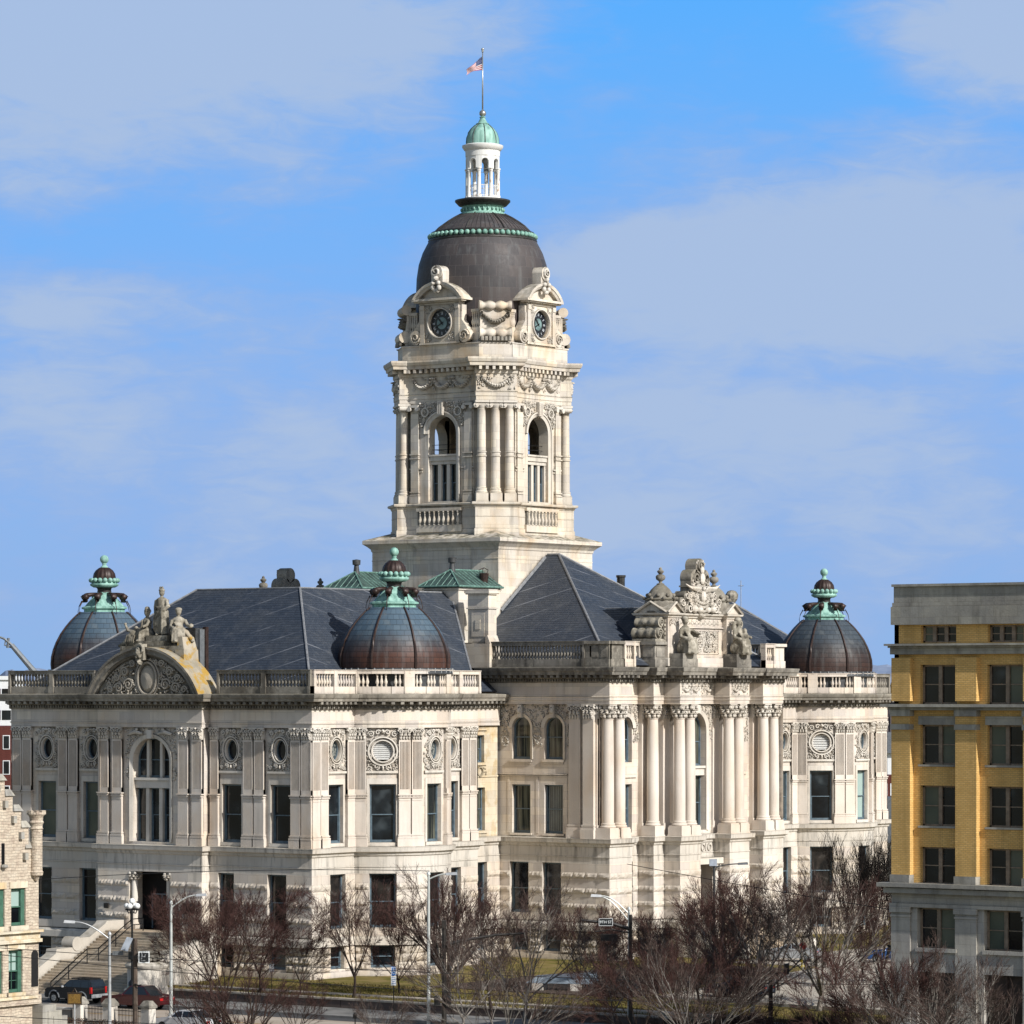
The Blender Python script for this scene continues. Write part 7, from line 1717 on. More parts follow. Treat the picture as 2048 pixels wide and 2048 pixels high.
# ================================================================== vehicles
def extrude_profile(mb, pr, x0, x1, inset_=0.0):
    """pr: list of (x along, z); width along y from x0 to x1"""
    n = len(pr); mb.add([(a, x0, z) for a, z in pr]+[(a, x1, z) for a, z in pr], [tuple(range(n)), tuple(range(2*n-1, n-1, -1))]+[(i, (i+1) % n, n+(i+1) % n, n+i) for i in range(n)])
def arch_prof(x, r, z0, n=7): return [(x-r*cos(pi*i/n), z0+r*sin(pi*i/n)) for i in range(n+1)]
def wheels(o, xs, y, r=.38):
    for x in xs:
        for s in (1, -1):
            mb = MB(); mb.tube([(x, s*(y-.24), r), (x, s*y, r)], r, 24); w = mb.build('wheel', M['tyre'], o, local=True, angle=40)
            mb = MB(); mb.tube([(x, s*(y-.02), r), (x, s*(y+.012), r)], r*.62, 18)
            rim = mb.build('rim', M['wheel_metal'], w, local=True, angle=40); 
            mb = MB()
            for k in range(6): a = k*pi/3; mb.tube([(x+.09*cos(a), s*(y+.015), r+.09*sin(a)), (x+r*.55*cos(a), s*(y+.015), r+r*.55*sin(a))], .035, 4)
            mb.build('spoke', M['plastic_grey'], w, local=True)
def suv(name, label, loc, rz, mat):
    o = empty(name, loc, label, 'car', rz=rz)
    pr = [(-2.25, .5), (-2.27, .95), (-2.2, 1.02), (-1.35, 1.12), (-.75, 1.17)]+[(-.75, 1.17), (2.18, 1.17), (2.22, .5)]+list(reversed(arch_prof(1.35, .47, .38)))[0:0]
    low = [(-2.25, .45)]+arch_prof(-1.38, .47, .42)+arch_prof(1.33, .47, .42)+[(2.22, .45)]
    body = low+[(2.24, .7), (2.2, 1.2), (-.7, 1.2), (-1.0, 1.16), (-2.05, 1.06), (-2.24, .95)]
    mb = MB(); extrude_profile(mb, body, -.88, .88); b = mb.build('body', M[mat], o, local=True, angle=30)
    bev = b.modifiers.new('b', 'BEVEL'); bev.width = .05; bev.segments = 2; bev.limit_method = 'ANGLE'
    mb = MB(); A_ = [(-.72, 1.18), (.0, 1.72), (.25, 1.78), (2.0, 1.80), (2.18, 1.2)]; n = len(A_)
    mb.add([(x, -.87+(z-1.18)*.22, z) for x, z in A_]+[(x, .87-(z-1.18)*.22, z) for x, z in A_], [tuple(range(n)), tuple(range(2*n-1, n-1, -1))]+[(i, (i+1) % n, n+(i+1) % n, n+i) for i in range(n)])
    mb.build('cabin', M[mat], o, local=True)
    mb = MB()
    for s in (1, -1):
        yy = lambda z: s*(.878-(z-1.18)*.22)
        for a, b2, c, d in (((-.5, 1.24), (.32, 1.24), (.32, 1.68), (.06, 1.68)), ((.42, 1.24), (1.15, 1.24), (1.15, 1.68), (.42, 1.68)), ((1.25, 1.24), (2.0, 1.24), (1.92, 1.68), (1.25, 1.68))): mb.quad(*[(x, yy(z), z) for x, z in (a, b2, c, d)])
    mb.quad((-.68, -.8, 1.25), (-.68, .8, 1.25), (-.04, .7, 1.72), (-.04, -.7, 1.72)); mb.quad((2.19, -.75, 1.3), (2.19, .75, 1.3), (2.06, .68, 1.68), (2.06, -.68, 1.68)); mb.build('window', M['car_glass'], o, local=True)
    mb = MB()
    for s in (1, -1):
        for x in (-1.38, 1.33): mb.tube([(x-.5*cos(pi*i/8), s*.9, .42+.5*sin(pi*i/8)) for i in range(9)], .06, 5)
    mb.build('wheel_arch', M['plastic_grey'], o, local=True)
    mb = MB(); mb.box(2.2, 2.36, -.88, .88, .5, .76); mb.box(-2.38, -2.2, -.86, .86, .5, .76); mb.build('bumper', M['paint_silver'], o, local=True)
    mb = MB(); 
    for s in (1, -1): mb.box(.1, 1.9, s*.6-.03, s*.6+.03, 1.84, 1.9)
    for x in (.15, .8, 1.4, 1.85): mb.box(x-.03, x+.03, -.62, .62, 1.8, 1.9)
    mb.build('roof_rack', M['black_metal'], o, local=True)
    for s in (1, -1): mb = MB(); mb.box(2.12, 2.25, s*.8-.09, s*.8+.09, .82, 1.28); mb.build('tail_light', M['tail_red'], o, local=True); mb = MB(); mb.box(-2.27, -2.15, s*.68-.16, s*.68+.16, .8, .98); mb.build('headlight', M['windscreen'], o, local=True); mb = MB(); mb.ell((-.45, s*1.0, 1.25), (.1, .12, .09)); mb.build('mirror', M['paint_silver'], o, local=True)
    wheels(o, (-1.38, 1.33), .93); return o
def sedan(name, label, loc, rz, mat, L=2.35, tall=0.0):
    o = empty(name, loc, label, 'car', rz=rz)
    body = [(-L, .35)]+arch_prof(-1.42, .42, .36)+arch_prof(1.38, .42, .36)+[(L, .38), (L+.03, .7), (L-.05, .95+tall*.1), (1.5, 1.0+tall*.1), (-.8, .98), (-1.4, .92), (-L+.1, .8), (-L-.02, .6)]
    mb = MB(); extrude_profile(mb, body, -.86, .86); b = mb.build('body', M[mat], o, local=True, angle=30); bev = b.modifiers.new('b', 'BEVEL'); bev.width = .07; bev.segments = 3; bev.limit_method = 'ANGLE'
    A_ = [(-1.0, .95), (-.3, 1.38+tall), (.2, 1.45+tall), (1.0, 1.42+tall), (1.85, .98)]; n = len(A_); mb = MB()
    mb.add([(x, -.8+(z-.95)*.35, z) for x, z in A_]+[(x, .8-(z-.95)*.35, z) for x, z in A_], [tuple(range(n)), tuple(range(2*n-1, n-1, -1))]+[(i, (i+1) % n, n+(i+1) % n, n+i) for i in range(n)])
    cb = mb.build('cabin', M[mat], o, local=True, angle=30); mb = MB()
    for s in (1, -1):
        yy = lambda z: s*(.81-(z-.95)*.35); h = 1.36+tall
        for q in (((-.75, 1.0), (.2, 1.0), (.2, h), (-.22, h-.04)), ((.28, 1.0), (1.6, 1.02), (1.0, h-.02), (.28, h))): mb.quad(*[(x, yy(z), z) for x, z in q])
    mb.quad((1.82, -.7, 1.02), (1.82, .7, 1.02), (1.05, .6, 1.4+tall), (1.05, -.6, 1.4+tall)); mb.build('window', M['car_glass'], o, local=True)
    mb = MB(); mb.quad((-1.0, -.74, .98), (-1.0, .74, .98), (-.33, .62, 1.37+tall), (-.33, -.62, 1.37+tall)); mb.build('windscreen', M['windscreen'], o, local=True)
    for s in (1, -1): mb = MB(); mb.box(-L-.04, -L+.08, s*.6-.16, s*.6+.16, .62, .76); mb.build('headlight', M['windscreen'], o, local=True); mb = MB(); mb.box(L-.06, L+.05, s*.62-.16, s*.62+.16, .72, .88); mb.build('tail_light', M['tail_red'], o, local=True); mb = MB(); mb.ell((-.7, s*.95, 1.02), (.1, .1, .07)); mb.build('mirror', M[mat], o, local=True)
    wheels(o, (-1.42, 1.38), .88, .34); return o
suv('parked_suv', 'black boxy four-wheel-drive car with roof rack parked before the stone stairs', (6.2, -59.6, -1.0), 0, 'paint_black')
sedan('parked_car', 'dark red car parked behind the black four-wheel-drive', (13.3, -60.8, -1.0), 0, 'paint_red', 2.75, .28)
sedan('parked_car', 'bright blue car half hidden by bare branches near the yellow brick building', (42.3, -1.5, .2), radians(20), 'paint_blue')
sedan('parked_car', 'silver car behind the bare trees right of the sunlit entrance steps', (34.5, -5.0, .2), radians(20), 'paint_silver')
sedan('parked_car', 'dark navy car among the bare trees behind the crossbar post', (51.5, -39.5, .2), radians(5), 'paint_navy')
sedan('parked_car', 'white car at the near kerb half hidden by bare branches', (26.2, -70.6, -1.35), radians(2), 'paint_white', 2.4, .1)

# ================================================================== street furniture
def at(px, py, z=-.86):
    Y = (22-z)*7876.64/(py-1384.08); x, y = ctx(px, Y); return x, y, Y
def cobra(name, label, px, base, top, dirn, mat='galvanised', arm=(3.0, 1.0), box=False, headmat='galvanised', single=True, z=-.9):
    """cobra-head lamp: dirn +1 arm to picture right. Built in its own frame (x = picture right)"""
    x, y, Y = at(px, base, z); H = 22-(top-1384.08)*Y/7876.64-z
    o = empty(name, (x, y, z), label, 'street lamp', rz=radians(35.65)); mb = MB(); mb.tube([(0, 0, 0), (0, 0, H)], [.13, .085], 10); mb.lathe((0, 0), [(.13, H-.05), (.12, H+.05), (.02, H+.18)], 10); mb.tube([(0, 0, 0), (0, 0, .3)], .2, 10); mb.build('pole', M[mat], o, local=True, angle=50)
    L, h = arm; za = H-.35 if h > 0 else H-1.5; mb = MB()
    pts = [(dirn*L*(1-cos(t*pi/2)) if h > 2 else dirn*L*t, 0, za+h*sin(t*pi/2)) for t in [i/10 for i in range(11)]]; mb.tube(pts, [.05]*11, 6)
    if not single: mb.tube([(p[0], p[1], p[2]-.45*(1-i/10)-.05) for i, p in enumerate(pts)], .04, 6)
    mb.build('arm', M[mat], o, local=True)
    e = pts[-1]; mb = MB(); mb.hexa([(e[0], -.12, e[2]-.08), (e[0]+dirn*.75, -.2, e[2]-.05), (e[0]+dirn*.75, .2, e[2]-.05), (e[0], .12, e[2]-.08), (e[0], -.08, e[2]+.08), (e[0]+dirn*.7, -.15, e[2]+.13), (e[0]+dirn*.7, .15, e[2]+.13), (e[0], .08, e[2]+.08)]); hd = mb.build('lamp_head', M[headmat], o, local=True)
    return o, H
def px2m(px, Y): return px*Y/7876.64
l1, H1 = cobra('street_lamp', 'silver street lamp with bent box luminaire in front of the black car', 220, 2072, 1868, -1, arm=(2.3, 1.15), z=-.9)
l1.children[0]; 
mb = MB(); mb.hexa([(.75, -.2, H1-1.05), (1.2, -.2, H1-1.15), (1.2, .2, H1-1.15), (.75, .2, H1-1.05), (1.15, -.2, H1-.2), (1.55, -.2, H1-.3), (1.55, .2, H1-.3), (1.15, .2, H1-.2)]); mb.build('floodlight', M['box_grey'], l1, local=True)
mb = MB(); mb.tube([(0, 0, H1-1.35), (.9, 0, H1-1.2)], .08, 6); mb.box(.2, .9, -.15, .15, H1-1.4, H1-1.15); mb.build('bracket', M['plastic_grey'], l1, local=True)
cobra('street_lamp', 'banded silver lamp pole curving right above the dark red car', 343, 2035, 1806, 1, 'galvanised_banded', (1.75, .9), z=-.9)
cobra('street_lamp', 'tall silver lamp pole standing left of the big dark trunk at the picture centre', 858, 2075, 1748, 1, 'galvanised_banded', (1.15, .35), z=-.9)
l4, H4 = cobra('street_lamp', 'silver lamp with twin curved arm reaching left before the corner pier of the entrance wing', 1259, 2050, 1818, -1, 'galvanised_banded', (1.9, 1.25), single=False, z=-.9)
l5, H5 = cobra('street_lamp', 'dark grey lamp with arm curving right in front of the sunlit entrance', 1429, 1995, 1725, 1, 'lead_dark', (1.75, .25), headmat='plastic_grey', z=-.4); mb = MB(); mb.box(-.35, .2, -.2, .2, H5-.25, H5+.25); mb.build('control_box', M['box_grey'], l5, local=True)
# globe lamp
x, y, Y = at(265, 2000, -.9); H = px2m(2000-1806, Y); gl = empty('globe_lamp', (x, y, -.9), 'black post with a cluster of white globe lamps beside the stairs', 'street lamp')
mb = MB(); mb.tube([(0, 0, 0), (0, 0, H)], [.1, .07], 10); mb.lathe((0, 0), [(.35, 0), (.35, .15), (.25, .3), (.3, .5), (.3, 1.3), (.22, 1.4), (.12, 1.5)], 14); mb.tube([(0, 0, H*.42), (0, 0, H*.5)], .3, 10)
for k in range(4): a = k*pi/2+.3; mb.tube([(0, 0, H-.7), (.3*cos(a), .3*sin(a), H-.75), (.42*cos(a), .42*sin(a), H-.5)], .045, 5); mb.lathe((.42*cos(a), .42*sin(a)), [(.13, H-.55), (.13, H-.42)], 8)
mb.build('post', M['black_metal'], gl, local=True, angle=40)
for k in range(5):
    a = k*pi/2+.3; c = (.42*cos(a), .42*sin(a), H-.22) if k < 4 else (0, 0, H+.15); mb = MB(); mb.ell(c, (.22, .22, .22), 18, 12); mb.build('globe', M['lamp_white'], gl, local=True, smooth=True)
# timber utility pole
x, y, Y = at(271, 2075, -.9); H = px2m(2075-1877, Y); up = empty('utility_pole', (x, y, -.9), 'weathered timber pole topped flat in front of the dark red car', 'utility pole', rz=radians(35.65)); mb = MB(); mb.tube([(0, 0, 0), (0, 0, H)], [.19, .15], 12); mb.build('pole', M['wood_pole'], up, local=True, angle=50); mb = MB(); mb.tube([(0, -.2, H-3.0), (.25, -.3, H-3.1), (.45, -.3, H-3.05)], .05, 5); mb.build('bracket', M['black_metal'], up, local=True)
PEDS = empty('walk_signal', (x, y, H-2.7), 'square pedestrian signal box with pale rim hung beside the timber pole', 'signal', rz=radians(35.65))
w0 = px2m(12.5, Y); mb = MB(); mb.box(.26, .26+px2m(22, Y), -.45, -.2, .2, .2+px2m(23, Y)); mb.build('housing', M['sign_white'], PEDS, local=True); mb = MB(); a_ = .26+.08; b_ = .26+px2m(22, Y)-.06; c_ = .28; d_ = .2+px2m(23, Y)-.08; mb.box(a_, b_, -.47, -.44, c_, d_); mb.build('screen', M['sign_black'], PEDS, local=True)
mb = MB(); mb.tube([(.45, -.48, .45), (.5, -.48, .7), (.46, -.48, .85)], .05, 5); mb.tube([(.5, -.48, .6), (.68, -.48, .62), (.72, -.48, .8)], .045, 5); mb.box(.42, .72, -.485, -.475, .34, .4); mb.build('symbol', M['galvanised'], PEDS, local=True)
# traffic pole with thick arm, centre
x, y, Y = at(889, 2085, -.9); H = px2m(2085-1852, Y); tp = empty('traffic_signal', (x, y, -.9), 'dark thick signal post with two signal heads at its foot and long mast arm', 'traffic light', rz=radians(35.65)); mb = MB(); mb.tube([(0, 0, 0), (0, 0, H)], [.17, .13], 12); mb.build('post', M['dark_bronze'], tp, local=True)
mb = MB(); mb.tube([(0, 0, H-1.3), (1.2, .1, H-.95), (3.4, .3, H-.6), (5.2, .4, H-.5)], [.12, .1, .08, .06], 8); mb.build('mast_arm', M['dark_bronze'], tp, local=True)
for s, w in ((-.45, .2), (.28, .2)): mb = MB(); mb.box(s-w, s+w, -.35, .05, H-5.15, H-4.55); mb.tube([(s, -.35, H-4.7), (s, -.55, H-4.75)], .16, 10); mb.build('signal_head', M['black_metal'], tp, local=True)
mb = MB(); mb.box(-.14, .14, -.2, .2, H-.15, H+.35); mb.build('cap_box', M['dark_bronze'], tp, local=True)
# street-name sign on a mast arm
x, y, Y = at(1262, 2058, -.9); H = px2m(2058-1830, Y); sp_ = empty('signal_mast', (x, y, -.9), 'dark signal mast behind the silver lamp carrying a street name plate on its arm', 'traffic light', rz=radians(35.65)); mb = MB(); mb.tube([(0, .3, 0), (0, .3, H)], [.16, .12], 10); mb.build('post', M['dark_bronze'], sp_, local=True); mb = MB(); mb.tube([(0, .3, H-1.0), (-1.2, .25, H-.6), (-3.3, .1, H-.35)], [.13, .11, .08], 8); mb.tube([(0, .3, H-1.25), (-1.3, .25, H-1.0), (-2.4, .2, H-1.15)], [.06, .05, .05], 6); mb.build('mast_arm', M['dark_bronze'], sp_, local=True)
mb = MB(); mb.box(-2.15, -1.22, -.02, .02, H-.72, H-.25); sg = mb.build('name_plate', M['sign_black'], sp_, local=True)
mb = MB(); 
for a, b, c, d in ((-2.15, -1.22, H-.74, H-.715), (-2.15, -1.22, H-.25, H-.225), (-2.16, -2.13, H-.74, H-.225), (-1.24, -1.21, H-.74, H-.225)): mb.box(a, b, -.03, -.015, c, d)
mb.build('plate_border', M['sign_white'], sg, local=True)
def lettering(txt, size, loc, parent, mat, rz=0.0, ext=.004):
    cu_ = bpy.data.curves.new('lettering', 'FONT'); cu_.body = txt; cu_.size = size; cu_.extrude = ext; cu_.align_x = 'CENTER'; cu_.align_y = 'CENTER'; cu_.materials.append(M[mat]); ob = bpy.data.objects.new('lettering', cu_); COL.objects.link(ob); ob.parent = parent; ob.location = loc; ob.rotation_euler = (pi/2, 0, rz); bpy.context.view_layer.update(); me = bpy.data.meshes.new_from_object(ob); o2 = bpy.data.objects.new('lettering', me); COL.objects.link(o2); o2.parent = parent; o2.location = loc; o2.rotation_euler = ob.rotation_euler; bpy.data.objects.remove(ob); return o2
lettering('9TH ST', .26, (-1.69, -.035, H-.485), sg, 'sign_white')
mb = MB(); mb.box(-2.05, -.9, -.15, .15, H-1.75, H-1.3); mb.build('signal_head', M['dark_bronze'], sp_, local=True)
# accessible parking sign
x, y, Y = at(788, 2024, -.9); ps = empty('parking_sign', (x, y, -.9), 'blue and white accessible parking sign plates on a thin dark post before the lawn', 'sign', rz=radians(35.65)); k = Y/7876.64; H = (2024-1933)*k; mb = MB(); mb.box(-.035, .035, 0, .05, 0, H); mb.build('post', M['black_metal'], ps, local=True); w = 5.2*k
mb = MB(); mb.box(-w, w, -.03, 0, H-18*k, H); p1 = mb.build('sign_plate', M['sign_blue'], ps, local=True)
mb = MB(); mb.box(-w, w, -.034, -.03, H-.07, H-.045)
for q in (-w+.02, w-.05): mb.box(q, q+.03, -.034, -.03, H-18*k+.02, H-.05)
mb.ell((0, -.035, H-5.5*k), (.045, .01, .045), 8, 5); mb.tube([(0, -.04, H-6.5*k), (.0, -.04, H-10*k), (.09, -.04, H-10*k), (.11, -.04, H-14*k)], .018, 4); mb.tube([(.09*cos(t), -.04, H-12*k+.09*sin(t)) for t in [pi*.6+i*.35 for i in range(12)]], .015, 4); mb.build('wheelchair_symbol', M['sign_white'], p1, local=True)
mb = MB(); mb.box(-w, w, -.03, 0, H-38*k, H-19.5*k); p2 = mb.build('sign_plate', M['sign_white'], ps, local=True); mb = MB()
for i, (a, b) in enumerate(((-.8, .7), (-.7, .8), (-.5, .5), (-.8, .8))): mb.box(a*w, b*w, -.034, -.03, H-(23+i*3.8)*k, H-(21.8+i*3.8)*k)
mb.build('text_line', M['sign_blue'], p2, local=True)
x, y, Y = at(544, 1990, -.3); ps2 = empty('small_sign', (x, y, -.3), 'small white plate on a thin post beside the corner of the shaded front', 'sign', rz=radians(35.65)); k = Y/7876.64; H = (1990-1928)*k; mb = MB(); mb.tube([(0, .03, 0), (0, .03, H)], .03, 6); mb.build('post', M['black_metal'], ps2, local=True); mb = MB(); mb.box(-.17, .17, -.02, .02, H-.6, H); mb.build('sign_plate', M['sign_white'], ps2, local=True)
x, y, Y = at(711, 2078, -.86); pm = empty('parking_meter', (x, y, -.86), 'dark parking meter head on a thin post below the small middle tree', 'parking meter'); mb = MB(); mb.tube([(0, 0, 0), (0, 0, 1.35)], .04, 8); mb.build('post', M['black_metal'], pm, local=True); mb = MB(); mb.box(-.12, .12, -.08, .08, 1.35, 1.62); mb.lathe((0, 0), [(.13, 1.62), (.11, 1.72), (0, 1.76)], 12); mb.build('meter_head', M['black_metal'], pm, local=True, angle=40)
# historical marker
x, y, Y = at(150, 2072, -.86); mk = empty('historical_marker', (x, y, -.86), 'brown and gold historical marker plate on a white post before the gate pillars', 'sign', rz=radians(35.65)); k = Y/7876.64; H = (2072-1985)*k; mb = MB(); mb.tube([(0, 0, 0), (0, 0, H-23*k)], .05, 8); mb.build('post', M['galvanised'], mk, local=True); mb = MB(); mb.box(-14.5*k, 14.5*k, -.04, .04, H-24*k, H); pl = mb.build('marker_plate', M['marker_brown'], mk, local=True); mb = MB()
mb.tube([(-.15, 0, H), (0, 0, H+.28), (.15, 0, H)], .04, 5); mb.build('crest', M['marker_brown'], mk, local=True); mb = MB(); rgm = random.Random(4)
for i in range(8):
    u = -12*k
    while u < 11.5*k: l = rgm.uniform(.03, .09); mb.box(u, min(u+l, 12*k), -.046, -.04, H-(5+2.3*i)*k, H-(3.8+2.3*i)*k); u += l+.025
mb.build('text_line', M['marker_gold'], pl, local=True)
# fence with stone gate posts
fn = empty('iron_fence', (22, -74.2, -.86), 'black iron railing fence running between the pale stone posts', 'fence')
FX = [19.7, 22.45, 25.9]
mb = MB()
for a, b in ((FX[0]+.35, FX[1]-.35), (FX[1]+.35, FX[2]-.35)):
    a -= 22; b -= 22; mb.box(a, b, -.02, .02, 1.05, 1.1); mb.box(a, b, -.02, .02, .15, .2); n = int((b-a)/.13)
    for i in range(n+1): u = a+(b-a)*i/n; mb.box(u-.014, u+.014, -.014, .014, .05, 1.28)
mb.build('railing', M['black_metal'], fn, local=True)
for i, fx in enumerate(FX):
    g = empty('gate_post', (fx, -74.2, -.86), ('pale stone post with sloped cap beside the brown historical marker', 'pale stone post with sloped cap behind the silver lamp with the flood light', 'pale stone post with sloped cap right of the timber pole')[i], 'gate post', 'stone posts of the iron fence')
    mb = MB(); mb.box(-.36, .36, -.36, .36, 0, 1.35); mb.build('shaft', M['limestone_trim'], g, local=True); mb = MB(); mb.box(-.44, .44, -.44, .44, 1.35, 1.5); mb.frus(-.44, .44, -.44, .44, 1.5, -.22, .22, -.22, .22, 1.85); mb.build('cap', M['limestone_sooty'], g, local=True)
# low wall by the stone house
lw = empty('low_wall', (15.5, -73.8, -.9), 'low stepped grey stone wall beside the stone house entrance', 'wall'); mb = MB(); mb.box(-3.4, -1.2, -.6, 0, 0, 1.2); mb.box(-1.195, 3.4, -.5, -.01, 0, .95); mb.box(-3.6, -1.12, -.7, .1, 1.203, 1.3); mb.build('masonry', M['sidewalk_grey'], lw, local=True); mb = MB(); mb.box(-1.1, 3.5, -.6, .1, .95, 1.05); mb.build('coping', M['limestone_trim'], lw, local=True)
# right-hand posts
x, y, Y = at(1818, 2080, -.9); H = px2m(2080-1862, Y); rp = empty('signal_post', (x, y, -.9), 'black pointed signal post with bracket arm before the yellow brick building', 'traffic light', rz=radians(35.65)); mb = MB(); mb.tube([(0, 0, 0), (0, 0, H-.1)], [.18, .15], 10); mb.lathe((0, 0), [(.17, H-.3), (.19, H-.2), (.12, H), (.03, H+.1), (.03, H+.25), (0, H+.25)], 10); mb.build('post', M['black_metal'], rp, local=True, angle=40); mb = MB(); mb.tube([(0, 0, H-1.4), (-.6, 0, H-1.2), (-1.4, 0, H-.95)], [.14, .1, .08], 8); mb.build('mast_arm', M['black_metal'], rp, local=True); mb = MB(); mb.ell((0, -.2, H-4.6), (.72, .5, .17), 16, 8); mb.build('lamp_head', M['black_metal'], rp, local=True)
x, y, Y = at(1542, 2085, -.9); H = px2m(2085-1938, Y); rp = empty('signal_post', (x, y, -.9), 'black crossbar post among branches', 'traffic light', rz=radians(35.65)); mb = MB(); mb.tube([(0, 0, 0), (0, 0, H)], [.16, .14], 10); mb.box(-.85, 1.2, -.06, .06, H-.35, H-.18); mb.build('post', M['black_metal'], rp, local=True); mb = MB(); mb.box(.85, 1.2, -.2, .2, H-.3, H+.35); mb.build('signal_head', M['black_metal'], rp, local=True)
x, y, Y = at(1607, 1985, -.6); ssn = empty('stop_sign', (x, y, -.6), 'red octagonal road sign half hidden in the branches right of the entrance', 'sign', rz=radians(35.65)); mb = MB(); mb.box(-.03, .03, 0, .04, 0, 3.6); mb.build('post', M['galvanised'], ssn, local=True); mb = MB(); mb.poly([(.3*cos(pi/8+i*pi/4), -.03, 3.5+.3*sin(pi/8+i*pi/4)) for i in range(8)]); mb.build('sign_plate', M['stop_red'], ssn, local=True)
hyd = empty('fire_hydrant', (*at(1607, 1935, .1)[:2], .15), 'small bright yellow hydrant among the trunks right of centre', 'hydrant'); mb = MB(); mb.lathe((0, 0), [(.2, 0), (.18, .08), (.15, .12), (.15, .5), (.2, .54), (.18, .66), (.07, .75), (0, .78)], 14); mb.tube([(-.26, 0, .44), (.26, 0, .44)], .08, 8); mb.build('barrel', M['yellow_plastic'], hyd, local=True, angle=50)
# sloping slab monument
x, y, Y = at(1125, 1985, 0); sl = empty('slab_monument', (x, y, -.05), 'long pale blue-grey sloping slab resting on two white blocks on the lawn', 'monument', rz=radians(20)); mb = MB(); mb.hexa([(-2.6, -.7, .75), (2.6, -.7, .75), (2.6, .7, .9), (-2.6, .7, .9), (-2.0, -.6, 1.05), (2.5, -.6, 1.35), (2.5, .6, 1.55), (-2.0, .6, 1.25)]); mb.build('slab', M['blue_slab'], sl, local=True); 
for u in (-1.7, 1.2): mb = MB(); mb.box(u-.4, u+.4, -.7, .7, 0, .74); mb.build('block', M['limestone_trim'], sl, local=True)
# overhead wires
WIRE = [('black cable sagging across the foot of the picture from the left edge', (-40, 1893, 245), (2100, 1972, 245), .6), ('thin cable crossing in front of the lower windows at the left', (-40, 1768, 262), (860, 1742, 262), -.4), ('thin upper cable crossing the right part of the entrance front', (1255, 1728, 262), (2100, 1865, 250), .2), ('black cable crossing in front of the black car at the lower left', (-40, 2030, 240), (900, 2060, 240), .2), ('lower black cable in front of the stairs and the red car', (-40, 1905, 238), (1500, 2010, 240), .5)]
for lb_, a, b, sag in WIRE:
    pts = []
    for i in range(17):
        t = i/16; px, py, Y = (a[j]+(b[j]-a[j])*t for j in range(3)); x, y = ctx(px, Y); pts.append((x, y, hz(py, Y)-sag*4*t*(1-t)))
    mb = MB(); mb.tube(pts, .022, 5); tag(mb.build('overhead_cable', M['black_metal']), lb_, 'cable')
# ================================================================== bare trees
def tree_mesh(seed, H=8.5, spread=1.0, dens=1.0, trunk=.28, tr=.14, up=.5, limbs=6, rmin=.0105):
    rg = random.Random(seed); T_ = MB(); B_ = MB(); W_ = MB()
    def nrm(d): l = sqrt(d[0]**2+d[1]**2+d[2]**2); return (d[0]/l, d[1]/l, d[2]/l)
    def grow(p, d, L, r, lev):
        n = 5 if lev < 2 else (3 if lev < 4 else 2); pts = [p]; rd = [r]; q = p; dd = d
        for i in range(n):
            w = .13 if lev < 3 else .17
            dd = nrm((dd[0]+rg.uniform(-w, w), dd[1]+rg.uniform(-w, w), dd[2]+rg.uniform(-w, w)+.10*up)); s = L/n; q = (q[0]+dd[0]*s, q[1]+dd[1]*s, q[2]+dd[2]*s); pts.append(q); rd.append(r*(1-.45*(i+1)/n))
        mbx = T_ if lev == 0 else (B_ if lev < 4 else W_)
        mbx.tube(pts, rd, 9 if lev == 0 else (6 if lev < 2 else (4 if lev < 4 else 3)), cap=False)
        if lev >= 5 or L < .17: return
        k = limbs if lev == 0 else int(rg.uniform(3.6, 5.0)*(dens if lev > 1 else 1)+.4)
        for j in range(k):
            t = rg.uniform(.82, 1.0) if lev == 0 else (.22+.78*(j+rg.random())/k); i = min(n-1, int(t*n)); f = t*n-i; a, b = pts[i], pts[i+1]; o = tuple(a[m]+(b[m]-a[m])*f for m in range(3)); rr = rd[i]+(rd[i+1]-rd[i])*f
            e = (pts[i+1][0]-pts[i][0], pts[i+1][1]-pts[i][1], pts[i+1][2]-pts[i][2]); e = nrm(e)
            if lev == 0: az = 2*pi*j/k+rg.uniform(-.4, .4); tilt = rg.uniform(.25, .8)*spread; nd = (sin(tilt)*cos(az), sin(tilt)*sin(az), cos(tilt))
            else:
                az = rg.uniform(0, 2*pi); tl = rg.uniform(.25, .62)*(.75+.25*spread); ux = nrm((e[1]+.01, -e[0]+.02, .01)); vy = (e[1]*ux[2]-e[2]*ux[1], e[2]*ux[0]-e[0]*ux[2], e[0]*ux[1]-e[1]*ux[0])
                nd = tuple(e[m]*cos(tl)+(ux[m]*cos(az)+vy[m]*sin(az))*sin(tl) for m in range(3)); nd = (nd[0], nd[1], nd[2]+.12*up)
            grow(o, nrm(nd), (H*(1-trunk)*.62 if lev == 0 else L*rg.uniform(.44, .74)*(1.1-.28*t)), max(rmin, (rr*.62 if lev == 0 else rr*.56)), lev+1)
    grow((0, 0, -.1), (rg.uniform(-.05, .05), rg.uniform(-.05, .05), 1), H*trunk, tr, 0)
    return T_, B_, W_
def make_tree(name, label, loc, seed, mats=('bark_dark', 'bark_dark', 'twig_red'), rz=0, sc=1.0, group='bare winter trees along the street', cat='tree', **k):
    o = empty(name, loc, label, cat, group, rz); a, b, c = tree_mesh(seed, **k)
    a.build('trunk', M[mats[0]], o, local=True, smooth=True); b.build('branches', M[mats[1]], o, local=True); c.build('twigs', M[mats[2]], o, local=True); o.scale = (sc, sc, sc); return o
def T_at(px, base, z=-.5): x, y, Y = at(px, base, z); return (x, y, z)
PROTO = {}
def th(px, base, top, z): Y = (22-z)*7876.64/(base-1384.08); return (base-top)*Y/7876.64
